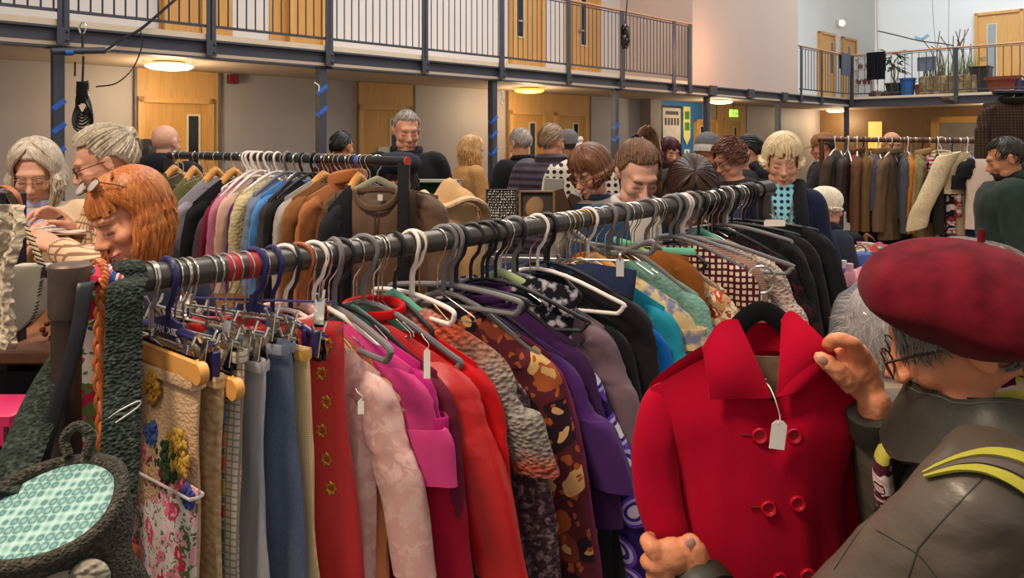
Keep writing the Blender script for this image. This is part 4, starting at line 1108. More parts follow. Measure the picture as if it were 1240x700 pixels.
gr('long_parka', 'olive brown hooded long parka in the middle of the right rail', 'parka', 1082, 288, fab('#6d5741'), -124, r0=.085, collar=True, hang='white')
gr('slate_coat', 'dark slate coat right of the long parka', 'coat', 1095, 262, fab('#4a4a52'), -104)
gr('mustard_coat', 'mustard orange coat on the right hand rail', 'coat', 1103, 276, fab('#b9772a'), -110)
gr('khaki_jacket', 'khaki jacket right of the mustard coat', 'jacket', 1110, 268, fab('#81754f'), -104)
gr('corduroy_jacket', 'light tan corduroy jacket with long sleeves', 'jacket', 1118, 290, fab('#ad8b5c', 'vstripes', ('#9c7b4e',), 4), -116, collar=True)
gr('striped_scarf_jumper', 'pink, red and grey striped jumper', 'jumper', 1125, 222, fab('#a5283c', 'stripes', ('#b5aaa6',), .35), -100, W=.14)
gr('dark_jacket', 'near black jacket behind the cream cardigan', 'jacket', 1134, 265, fab('#28201f'), -108, hang='black')
gr('cream_cardigan', 'cream cable cardigan whose sleeve swings out to the left', 'cardigan', 1140, 200, fab('#d8c4a0', 'knit', ('#c2ac85',), .8), -150, W=.24, T=.05, r0=.09, hang='white', sl=0)
gr('nordic_jumper', 'red and white nordic patterned jumper', 'jumper', 1154, 235, fab('#97202c', 'mottle', ('#97202c', '#e3d6cc'), 1.0), -100, W=.17)
gr('flower_skirt', 'black and white flower print blouse low on the right hand rail', 'blouse', 1150, 292, fab('#211c22', 'floral', ('#d9cfc8', '#8a3442', '#211c22', '#c9bdb4'), 1.2), -104, W=.16)
gr('navy_jacket', 'navy jacket between the nordic jumper and blue shirt', 'jacket', 1163, 290, fab('#1a2140'), -100)
gr('blue_shirt', 'bright blue shirt before the black and cream top', 'shirt', 1171, 215, fab('#2a76b8'), -102, W=.17)
gr('beige_shirt', 'beige blouse hanging below the blue shirt', 'blouse', 1168, 285, fab('#b59a78'), -112, W=.17)
gr('two_tone_top', 'black topped cream blouse draped wide', 'blouse', 1178, 268, fab('#dcc5b2', 'zgrad', ((0.0, '#17151a'), (.235, '#17151a'), (.25, '#dcc5b2'), (1, '#dcc5b2'))) if False else fab('#dcc3b0'), -150, W=.22, r0=.085, sm=fab('#1b191e'), sl=.22).location.y -= .22
gr('pink_blouse', 'salmon pink blouse beside the slate blue coat', 'blouse', 1187, 226, fab('#d78088'), -104, W=.18)
gr('slate_dress', 'long slate blue dress near the man in green', 'dress', 1195, 292, fab('#4c5478'), -106, W=.19)
gr('patterned_shirt', 'dark patterned shirt just left of the bearded man', 'shirt', 1203, 262, fab('#2a272c', 'mottle', ('#2a272c', '#a2968c'), 1.0), -104, W=.18)
gr('tan_shirt', 'tan shirt half hidden behind the bearded man', 'shirt', 1212, 272, fab('#a88769'), -104, W=.18)
gr('dark_green_coat', 'dark coat hidden mostly behind the man in green', 'coat', 1228, 280, fab('#23282a'), -108)
# swinging cream sleeve
p_ = TP(1130); sv = thing('cream_sleeve_jumper', 'cream embroidered jumper sleeve hanging diagonally towards the lower left', 'jumper', p_+V((-.02, -.24, 0)), 0, GR)
q = MB(); rings = []
pts = spl([(.0, 0, -.1), (-.06, -.01, -.2), (-.15, -.02, -.38), (-.22, -.02, -.52), (-.25, -.02, -.645)], 6)
for i, p in enumerate(pts):
    t = i/(len(pts)-1); r = lerp(.09, .075, t)*(1+.1*nz(t*5, 3)); rings.append([p+V((cos(2*pi*k/18)*r, sin(2*pi*k/18)*r*.5, .25*cos(2*pi*k/18)*r)) for k in range(18)])
q.loft(rings); q.build('sleeve', fab('#d8c4a0', 'knit', ('#c2ac85',), .8), sv)
q = MB(); rings = []
for i in range(14):
    t = i/13; r = .10+.03*t; rings.append([V((.06+cos(2*pi*k/22)*r*(1+.1*nz(k, t*3)), .02+sin(2*pi*k/22)*.05*(1+.4*nz(k*.7, t*2, 4)), -.09-.30*t)) for k in range(22)])
q.loft(rings); q.build('body', fab('#d8c4a0', 'knit', ('#c2ac85',), .8), sv)
for i, px in enumerate(range(1016, 1236, 9)):
    R = TP(px+2); h = thing('clothes_hanger', 'thin hanger hook crowded on the right hand rail', 'clothes hanger', R, radians(-105), 'crowded hangers on the right hand rail'); hanger('white' if i % 4 == 1 else ('black' if i % 4 == 3 else 'wire'), h, R.z, .15, -.09, -.16, .02)
# tall stand with the plaid coat
pq = P(1226, 112, 4.7)
root = thing('coat_stand', 'tall black stand at the right edge holding the dark plaid coat', 'coat stand', (pq.x+.45, pq.y, 0))
q = MB(); q.tube([(pq.x+.45, pq.y, 0), (pq.x+.45, pq.y, pq.z+.02)], .018, 12); q.build('pole', M_black, root, world=True)
q = MB(); q.tube([(pq.x+.45, pq.y, pq.z), (pq.x-.12, pq.y, pq.z)], .016, 12); q.build('arm', M_black, root, world=True)
q = MB(); q.lathe([(.2, 0), (.2, .015), (.03, .03), (.001, .03)], (pq.x+.45, pq.y, 0), 24); q.build('base', M_black, root, world=True)
r2 = thing('plaid_coat', 'dark brown plaid coat hung high at the right edge', 'coat', pq, radians(-12))
mp = fab('#2c221d', 'check', ('#513a2c',), 1.1)
torso_mb(.17, -.03, -.07, .42, .05, 2.1, 1.15, .05, .02, 1.2, 36, 24).build('body', mp, r2)
for s in (1, -1): sleeve_mb(.17, -.06, .36, s, .03, .06, .04, s, flat=.8).build('sleeve', mp, r2)
collar_mb(-.03, .04, 'band').build('collar', fab('#17130f'), r2)
h = thing('clothes_hanger', 'hanger inside the high dark plaid coat', 'clothes hanger', pq, radians(-12)); hanger('wire', h, pq.z, .12, -.03, -.06, .016)

# ================================================================ left end: bags on the post
m_gk = fab('#2b352d', 'knit', ('#141a15', '#39433b'), 1.8, bump=.8); m_gkb = fab('#4a463c', 'knit', ('#2c2a23', '#565145'), 2.6, bump=.8)
bc = P(58, 618, 1.02)
root = thing('knitted_bag', 'dark green knitted shoulder bag with turquoise lining hanging at the left end', 'bag', bc)
def strap(pts, w, th, m, name, parent, n=8, up=None):
    q = MB(); P_ = spl(pts, n); q.tube(P_, [(th/2, w/2)]*len(P_), 10, up=up); return q.build(name, m, parent, world=True)
# front strap: from the rail down to the bag's right side
rp0 = RP(rail_t(152))
def fold_strap(name, m, parent, pxs, w, th, hang_y, Y0, Yb, back_pts, seg=10):
    """strap laid over the rail; pxs = list of (px,py,Y) front points"""
    q = MB(); pts = [P(*p) for p in pxs]; top = RP(rail_t(hang_y)); up_ = V((0, 0, 1))
    across = (RB-RA).normalized(); perp = V((across.y, -across.x, 0))
    arcp = [top+perp*(.031*cos(a))+up_*(.031*sin(a)) for a in [radians(x) for x in (10, 50, 90, 130, 170)]]
    pts = spl(pts[::-1]+arcp+[P(*p) for p in back_pts], 6)
    rings = []
    N = len(pts)
    for i in range(N):
        d = (pts[min(i+1, N-1)]-pts[max(i-1, 0)]).normalized(); ac = across-d*across.dot(d); ac.normalize(); nn = d.cross(ac)
        rings.append([pts[i]+ac*(cos(2*pi*k/12)*w/2)*(1 if True else 1)+nn*(sin(2*pi*k/12)*th/2) for k in range(12)])
    q.loft(rings); return q.build(name, m, parent, world=True)
fold_strap('shoulder_strap', m_gk, root, [(152, 352, 1.255), (150, 420, 1.235), (148, 500, 1.19), (143, 580, 1.14), (132, 665, 1.08), (118, 720, 1.05)], .058, .012, 152, 0, 0, [(135, 400, 1.36), (95, 420, 1.33), (60, 470, 1.24), (28, 545, 1.12), (6, 600, 1.05)])
# bag mouth and body: tilted bowl
tilt = rx(radians(27))@ry(radians(-8))
def bowl(u, v, off=0.0, deep=.13):
    a = 2*pi*u; t = v*pi/2
    r = sin(t); return V(((.093+off)*r*cos(a), (.078+off)*r*sin(a), -deep*cos(t)-off))
q = MB(); n1 = 36
rings = [[tilt@bowl(k/n1, j/12) for k in range(n1)] for j in range(12, 0, -1)]
q.loft(rings)
t = NT('turquoise_tile_lining'); v = t.coord((1, 1, 1), (radians(-38), 0, 0)); d = t.vor(v, 75, rnd=0.0); 
c = t.ramp(d, [(0.0, '#8fb0a8'), (.25, '#6f9890'), (.36, '#4a7474'), (.44, '#4a7474'), (.5, '#7aa39b'), (.7, '#a5c2ba')]); t.base(c)
q.build('lining', t.fin(.7), root)
q = MB(); rings = [[tilt@bowl(k/n1, j/12, .008, .14) for k in range(n1)] for j in range(12, 0, -1)]; q.loft(rings); q.build('knitted_outside', m_gkb, root)
q = MB(); q.tube([tilt@V((.100*cos(2*pi*k/40), .084*sin(2*pi*k/40), .004*sin(6*pi*k/40))) for k in range(40)], .010, 10, closed=True); q.build('rim', m_gkb, root)
q = MB(); q.tube(spl([tilt@V((-.012, .082, .01)), tilt@V((-.018, .098, .03)), tilt@V((.004, .105, .045)), tilt@V((.022, .098, .03)), tilt@V((.016, .082, .01))], 6), .0075, 8); q.build('tab_loop', m_gkb, root)
# body below the mouth with cream patches
q = MB(); q.ell((0.005, .03, -.20), (.135, .07, .17)); q.ell((.055, .015, -.08), (.05, .05, .09)); q.remesh(.008, 8)
q.v = [p+V((0, .004*nz(p.x*40, p.z*40), 0)) for p in q.v]; q.build('body', m_gkb, root)
for i, (x, z, s) in enumerate(((-.060, -.078, 1.0), (.030, -.074, 1.1), (-.02, -.15, 1.1), (.088, -.06, .7))):
    q = MB(); q.ell((x, -.040-.004*i, z), (.036*s, .016, .034*s), rx(.25), 16, 10); q.build('knitted_patch', fab('#a79f8e', 'knit', ('#7f786a',), 1.2, bump=.8), root)
# braided leather strap, black belt strap, fabric straps
def bag_under(name, label, c, r, m):
    b = thing(name, label, 'bag', c); q = MB(); q.ell((0, 0, 0), r, None, 20, 14); q.box((0, 0, r[2]*.5), (r[0]*1.7, r[1]*1.1, r[2]*.7), None, .01); q.remesh(.008, 5); q.build('body', m, b); return b
b1 = bag_under('leather_bag', 'brown bag on a braided orange leather strap beside the post', P(126, 720, 1.22), (.07, .03, .10), plain('#7a3f1f', .45))
top = RP(rail_t(121)); perp = V((.68, -.73, 0))
path = spl([P(126, 640, 1.2), P(124, 540, 1.22), P(119, 440, 1.245), P(122, 360, 1.265), top+perp*.026+V((0, 0, .018)), top+V((0, 0, .036)), top-perp*.03+V((0, 0, .015)), P(130, 380, 1.36), P(132, 480, 1.34), P(128, 640, 1.25)], 14)
q = MB(); N = len(path); fr = []
for s_ in range(3):
    pts = []
    for i, p in enumerate(path):
        a = i*.62+s_*2*pi/3; d = (path[min(i+1, N-1)]-path[max(i-1, 0)]).normalized(); u = d.cross(V((.3, .9, .1))).normalized(); w = d.cross(u)
        pts.append(p+u*(.0055*cos(a))+w*(.0035*sin(2*a)))
    q.tube(pts, .0046, 7)
q.build('braided_strap', plain('#b5602a', .4, 0, .2, 40, name='orange_leather'), b1, world=True)
b2 = bag_under('black_handbag', 'black bag whose flat strap crosses in front of the post', P(58, 750, 1.15), (.1, .04, .10), plain('#151417', .5))
fold_strap('strap', plain('#17171b', .42, name='black_leather'), b2, [(104, 345, 1.232), (97, 390, 1.215), (85, 440, 1.20), (66, 500, 1.18), (50, 560, 1.16), (42, 640, 1.15), (45, 720, 1.15)], .024, .004, 107, 0, 0, [(112, 420, 1.36), (90, 560, 1.3), (70, 720, 1.2)])
b3 = bag_under('striped_fabric_bag', 'cotton bag with pink, white and blue striped straps on the rail end', P(120, 760, 1.3), (.1, .04, .12), fab('#d9cfd0', 'vstripes', ('#b8455f', '#39518f'), 1.2))
fold_strap('strap', fab('#ddd3cf', 'vstripes', ('#c0506a', '#39518f'), 2.2), b3, [(130, 360, 1.29), (136, 420, 1.29), (134, 500, 1.29), (130, 620, 1.28), (122, 720, 1.28)], .030, .004, 133, 0, 0, [(128, 420, 1.38), (120, 720, 1.32)])
b4 = bag_under('rosebud_bag', 'white bag with red flower print strap behind the braided one', P(105, 790, 1.34), (.1, .04, .12), c_rose)
fold_strap('strap', fab('#e2d8cf', 'floral', ('#5d7a42', '#d9456a', '#2f4c8c', '#b3243f'), 1.6), b4, [(114, 360, 1.275), (112, 440, 1.27), (111, 540, 1.27), (108, 640, 1.27), (106, 720, 1.27)], .034, .004, 117, 0, 0, [(100, 420, 1.38), (90, 720, 1.33)])
st = MB(); st.tube(spl([P(132, 506, 1.165), P(145, 497, 1.14), P(167, 486, 1.16), P(168, 492, 1.17), P(140, 512, 1.15)], 8), .0011, 6); tag(st.build('white_string', plain('#ece4dc', .8)), 'white string tied round the dark green knitted strap', 'string')

# ================================================================ left stall
SY = 1.95
r = thing('display_stand', 'black square-tube display stand at the far left edge', 'stand', (P(20, 235, SY).x, SY, 0))
pz = P(20, 233, SY)
q = MB(); q.box((pz.x, SY, pz.z/2), (.034, .034, pz.z), None, .003); q.build('post', m_blkm, r, world=True)
q = MB(); q.box((pz.x-.25, SY, pz.z-.017), (.5, .034, .034), None, .003); q.build('top_bar', m_blkm, r, world=True)
q = MB(); q.box((pz.x-.1, SY, .02), (.6, .4, .03), None, .005); q.build('base', m_blkm, r, world=True)
def bbox_bag(px, py, Y, w, h, d): return P(px, py, Y)
hb = P(40, 358, 1.85)
r = thing('cream_handbag', 'cream zipped handbag on a chain-stitched strap hanging from the black stand', 'handbag', hb)
q = MB(); q.prism([(-.045, .078), (.04, .078), (.036, .03), (.02, -.045), (-.02, -.085), (-.05, -.08)], .05); q.remesh(.006, 6); q.build('body', plain('#d8d5c2', .5, name='cream_leather'), r)
q = MB()
for i in range(26):
    t = i/25; p = spl([(.043, -.027, .075), (.037, -.028, .03), (.018, -.028, -.05), (-.022, -.028, -.09)], 10)[int(t*29)]; q.box(p, (.010, .003, .0026), ry(-.5))
q.build('zip_teeth', plain('#3a3026', .4, .5), r)
q = MB(); q.tube(spl([P(10, 232, SY-.03), P(18, 250, SY-.04), P(35, 285, 1.88), P(50, 320, 1.85), P(54, 335, 1.85)], 10), .009, 8, flat=.4); q.build('strap', plain('#b79a70', .6), r, world=True)
q = MB(); pts = spl([P(10, 232, SY-.045), P(18, 250, SY-.055), P(35, 285, 1.865), P(50, 320, 1.835), P(54, 335, 1.835)], 12)
for i in range(0, len(pts), 2): q.box(pts[i], (.022, .003, .003), ry(.3))
q.build('stitching', plain('#2f2620', .5), r, world=True)
r = thing('brown_belt', 'tan leather belt looped over the black stand', 'belt', P(25, 240, SY))
q = MB(); q.tube(spl([P(-5, 228, SY-.03), P(8, 226, SY-.03), P(22, 238, SY-.03), P(26, 262, SY+.0), P(28, 330, SY+.03)], 8), .012, 8, flat=.3); q.build('strap', plain('#a05a34', .5), r, world=True)
r = thing('knitted_shawl', 'cream chunky crocheted shawl hanging at the left edge', 'shawl', P(2, 240, 1.75))
q = MB(); q.slab(lambda u, v: (-.11+u*.145+.01*sin(v*9), .02*sin(u*9+v*3), -.33*v-.02*u), 26, 40, .02)
q.v = [p+V((.003*sin(p.z*200), .007*sin(p.x*260)*cos(p.z*210), 0)) for p in q.v]; q.build('crochet', fab('#d3c7b0', 'knit', ('#a4967c',), .5, bump=1.0), r)
# stall table at the left
ta = P(30, 405, 2.0)
r = thing('wooden_table', 'brown wooden stall table at the left with a black cloth front', 'table', (-1.5, 2.2, 0))
q = MB(); q.box((0, 0, ta.z-.02), (1.3, .7, .035), None, .006); q.build('tabletop', woodm('#7a4a26', 'brown_table'), r)
q = MB(); q.box((0, -.33, ta.z/2-.03), (1.28, .01, ta.z-.06)); q.build('cloth_front', fab('#0e0e11'), r)
for x in (-.6, .6):
    for y in (-.3, .3): MB().box((x, y, ta.z/2-.02), (.05, .05, ta.z-.04), None, .004).build('leg', woodm('#7a4a26', 'brown_table'), r)
r = thing('pink_crate', 'magenta plastic crate corner at the left edge', 'crate', P(6, 520, 1.5))
q = MB(); q.box((-.06, .05, 0), (.16, .12, .07), None, .006); q.build('side', plain('#c2255c', .4), r)
q = MB()
for k in range(5): q.box((-.02+.0-k*.02+.03, -.0115, -.005), (.008, .004, .03))
q.build('slots', plain('#3a0d1f', .6), r, smooth=False)
st_ = thing('stool', 'dark stool under the magenta crate at the left edge', 'stool', (r.location.x-.06, r.location.y+.05, 0)); zt2 = r.location.z-.036
MB().box((0, 0, zt2-.02), (.3, .3, .035), None, .008).build('seat', M_black, st_)
for x in (-.11, .11):
    for y in (-.11, .11): MB().bar((x*1.2, y*1.2, 0), (x, y, zt2-.03), .025).build('leg', M_black, st_)
# little things on the left table
for i, (px, py, h, c, nm, lab) in enumerate(((212, 330, .05, '#b0452c', 'beaded_necklace', 'brown bead string behind the cream handbag'),)):
    q = MB(); c0 = P(60, 372, 1.95)
    for k in range(16): q.ell(c0+V((.012*sin(k*.9), .01*cos(k*1.3), .10-k*.013)), .008, None, 8, 6)
    tag(q.build(nm, plain('#7c3a22', .3)), lab, 'necklace')
# ================================================================ people
SK = {'a': '#d8a184', 'b': '#c98a68', 'c': '#e0ad93', 'd': '#b9805e'}
def headmat(yaw, pitch, roll=0):
    # yaw turns to the figure's left(+), pitch tilts the face down(+)
    return Matrix.Rotation(yaw, 3, 'Z') @ Matrix.Rotation(-pitch, 3, 'X') @ Matrix.Rotation(roll, 3, 'Y')
HR = (.077, .097, .098); HC = V((0, -.010, .018))     # head ellipsoid used by hair

def head_prims(mb, c, M, k, female=True, detail=True):
    A = lambda p: c+M@(V(p)*k)
    e = lambda p, r, rot=None: mb.ell(A(p), [x*k for x in r], M@rot if rot is not None else M, 20, 14)
    e((0, -.014, .028), (.073, .092, .082)); e((0, .018, -.02), (.062, .072, .085)); e((0, .030, -.058), (.050, .056, .052))
    e((0, .074, -.092), (.024, .018, .018)); e((0, .072, .026), (.050, .020, .018))
    for s in (-1, 1):
        e((s*.036, .060, -.026), (.024, .024, .024)); e((s*.040, .034, -.072), (.022, .036, .024))
        e((s*.075, -.008, -.008), (.007, .017, .031), rx(-.15)); e((s*.079, -.012, .010), (.007, .013, .014))
        e((s*.0105, .100, -.034), (.0085, .011, .0085))
        e((s*.031, .072, .002), (.0165, .013, .0115))
    mb.tube([A((0, .084, .016)), A((0, .096, -.006)), A((0, .112, -.028)), A((0, .098, -.042))], [.008*k, .0085*k, .0125*k, .006*k], 10)
    e((0, .085, -.0595), (.022, .015, .0065)); e((0, .083, -.071), (.019, .015, .0075))

def sculpt(mb, c, M, k):
    Mi = M.transposed(); out = []
    for p in mb.v:
        q = (Mi@(p-c))/k
        if abs(q.z) < .14 and q.y > .03 and abs(q.x) < .08:
            d = 0
            for s in (-1, 1):
                g = math.exp(-((q.x-s*.031)**2/(.017**2)+(q.z-.013)**2/(.010**2))); d += .006*g
                g = math.exp(-((q.x-s*.031)**2/(.014**2)+(q.z+.010)**2/(.004**2))); d += .0025*g
                g = math.exp(-((q.x-s*(.024+(-.03-q.z)*.35))**2/(.004**2))) if -.075 < q.z < -.03 else 0; d += .0022*g
            d += .004*math.exp(-((q.z+.0655)**2/(.0022**2)+(q.x)**2/(.020**2)))
            q = V((q.x, q.y-d, q.z)); p = c+M@(q*k)
        out.append(p)
    mb.v = out

def limb(mb, pts, rad, seg=14): mb.tube(spl(pts, 6), interp(rad, (len(pts)-1)*6+1), seg); mb.ell(pts[-1], rad[-1], None, 10, 8); mb.ell(pts[0], rad[0], None, 10, 8)
def interp(r, n):
    out = []
    for i in range(n):
        t = i/(n-1)*(len(r)-1); j = min(int(t), len(r)-2); out.append(lerp(r[j], r[j+1], t-j))
    return out
def ik(s, w, l1, l2, pole):
    d = w-s; L = min(d.length, (l1+l2)*.995); d.normalize(); w = s+d*L
    a = (l1*l1-l2*l2+L*L)/(2*L); h = sqrt(max(0, l1*l1-a*a)); pp = pole-d*pole.dot(d); pp.normalize(); return s+d*a+pp*h, w

def hand_prims(mb, w, d, n, side, k=1.0, curl=.6, spread=.12, hold=False):
    """w wrist, d direction of the fingers, n back-of-hand normal; side +1 puts the thumb on d x n"""
    d = d.normalized(); n = (n-d*n.dot(d)).normalized(); s = d.cross(n).normalized()*side
    P0 = lambda a, b, c: w+d*(a*k)+s*(b*k)+n*(c*k)
    mb.tube([P0(-.02, 0, 0), P0(.02, 0, 0), P0(.055, 0, .002), P0(.088, -.002, 0)], [(.022*k, .024*k), (.017*k, .033*k), (.015*k, .040*k), (.011*k, .039*k)], 14, up=n)
    L = ((.028, .024, .019), (.033, .027, .021), (.030, .025, .020), (.023, .018, .017))
    for i, (b, r) in enumerate(((.028, .0088), (.009, .0092), (-.011, .0088), (-.029, .0078))):
        p = P0(.082-(.006 if i == 3 else 0), b, .002); pts = [P0(.055, b*.85, 0), p]; a = curl*(1+.10*i)*.55
        for j, l in enumerate(L[i]):
            dd = d*cos(a)-n*sin(a)+s*((1.2-i)*spread); dd.normalize(); p = p+dd*(l*1.28*k); pts.append(p); a += curl*(.85 if j == 0 else .7)
        mb.tube(pts, [r*k*1.05, r*k*1.05, r*k, r*.93*k, r*.78*k], 10); mb.ell(pts[-1], r*.80*k, None, 10, 8)
    a = curl*.5; tp = [P0(.012, .018, -.004), P0(.036, .042, -.012*(1+curl)), P0(.060, .052, -.022*(1+curl)), P0(.082, .048, -.030*(1+curl))]
    mb.tube(tp, [.015*k, .0125*k, .0105*k, .0085*k], 10); mb.ell(tp[-1], .0085*k, None, 10, 8)

def hair_mb(style, c, M, k, seed, n=150, length=.25, face=62, part=.25, vol=1.0, fringe=0, knot=(0, -.095, .055), wave=.008):
    rnd = random.Random(seed); mb = MB(); R = V(HR)*k*vol; c0 = c+M@(HC*k); down = V((0, 0, -1)); Mi = M.transposed()
    dl = Mi@down
    def sp(phi, th, e=1.0): return V((R.x*e*sin(th)*sin(phi), R.y*e*sin(th)*cos(phi), R.z*e*cos(th)))
    fa = radians(face)
    def hl(phi):   # hairline polar angle
        a = abs((phi+pi) % (2*pi)-pi)
        front = radians(48 if not fringe else 66)
        side = radians(92) if style in ('short', 'pony', 'crop') else radians(104)
        back = radians(128)
        if a < fa: return lerp(front, front+radians(6), a/fa)
        if a < fa+.35: return lerp(front+radians(6), side, sstep((a-fa)/.35))
        if a < 1.75: return side+ (0 if style != 'short' else 0)
        return lerp(side, back, sstep((a-1.75)/.6))
    nu, nv = 40, 14; vs = [c0+M@sp(0, 0, 1.015)]; fs = []
    for j in range(1, nv+1):
        for i in range(nu):
            ph = 2*pi*i/nu; th = hl(ph)*j/nv; e = 1.03 if j < nv else .98
            vs.append(c0+M@(sp(ph, th, e+.012*nz(ph*4+seed, th*3))))
    for i in range(nu): fs.append((0, 1+i, 1+(i+1) % nu))
    for j in range(nv-1):
        for i in range(nu):
            a = 1+j*nu+i; b = 1+j*nu+(i+1) % nu; fs.append((a, a+nu, b+nu, b))
    mb.add(vs, fs)
    if style == 'bald': return mb
    for i in range(n):
        ph0 = rnd.uniform(-pi, pi); pts = []; rad = []
        rj = rnd.uniform(.98, 1.06); ws = rnd.uniform(0, 6)
        if style in ('short', 'crop', 'curly'):
            th0 = rnd.uniform(0.02, .95)*hl(ph0); ln = rnd.uniform(.3, .6) if style != 'curly' else .5
            for t in range(6):
                u = t/5; th = min(th0+ln*u, hl(ph0)+.05); ph = ph0+(.45*u if style != 'curly' else .8*sin(u*6+ws))
                e = rj+(.03 if style != 'crop' else .008)*sin(u*pi)+(.07*sin(u*7+ws)+.03 if style == 'curly' else 0)
                pts.append(c0+M@sp(ph, th, e)); rad.append((.0042 if style != 'crop' else .0026)*k*(1-.6*u)+.0005)
            mb.tube(pts, rad, 5); continue
        if style == 'pony':
            K = V(knot)*k-HC*k; th = hl(ph0)*rnd.uniform(.3, 1.0); a = sp(ph0, th).normalized(); b = K.normalized()
            for t in range(9):
                u = t/8; d = a.lerp(b, u)
                if d.length < .05: d = V((0, 0, 1))
                d.normalize(); e = rj+.02*sin(u*pi)+.06*u*u; pts.append(c0+M@V((R.x*d.x*e, R.y*d.y*e, R.z*d.z*e))); rad.append(.0045*k*(1-.3*u))
            mb.tube(pts, rad, 5); continue
        # long / bob : combed from a parting, then falling
        side = 1 if (ph0 > 0) else -1
        a0 = abs(ph0); end = max(a0, fa+rnd.uniform(.02, .5)) if not (fringe and rnd.random() < fringe and a0 < fa) else None
        if end is None:
            phE = side*a0; thE = radians(rnd.uniform(60, 80)); L = 0
        else:
            phE = side*min(end, pi); thE = radians(92)
            L = length*k*rnd.uniform(.75, 1.08)
        p0 = V((part*.06*k*(1 if True else 0), .0, 0)); r0 = rnd.uniform(.03, .5)
        for t in range(9):
            u = t/8; ph = lerp(side*a0*(.5 if a0 < fa else 1), phE, sstep(u)); th = lerp(r0*.5, thE, u)
            pts.append(c0+M@(sp(ph, th, rj+.05*sin(u*pi)+.01)+V((part*.05*k*(1-u), 0, 0)))); rad.append(.0062*k)
        if L > 0:
            p = pts[-1]; outw = (p-c0); outw = (outw-down*outw.dot(down)); outw.normalize(); ns = max(4, int(L/.025))
            for t in range(1, ns+1):
                u = t/ns
                w = wave*sin(u*7+ws)+(.012*sin(u*pi)-.018*u*u)
                pts.append(p+down*(L*u)+outw*w*k+V((.006*nz(ws, u*4)*k, .006*nz(ws+9, u*4), 0))); rad.append(.0062*k*(1-.55*u*u))
        mb.tube(pts, rad, 5)
    return mb

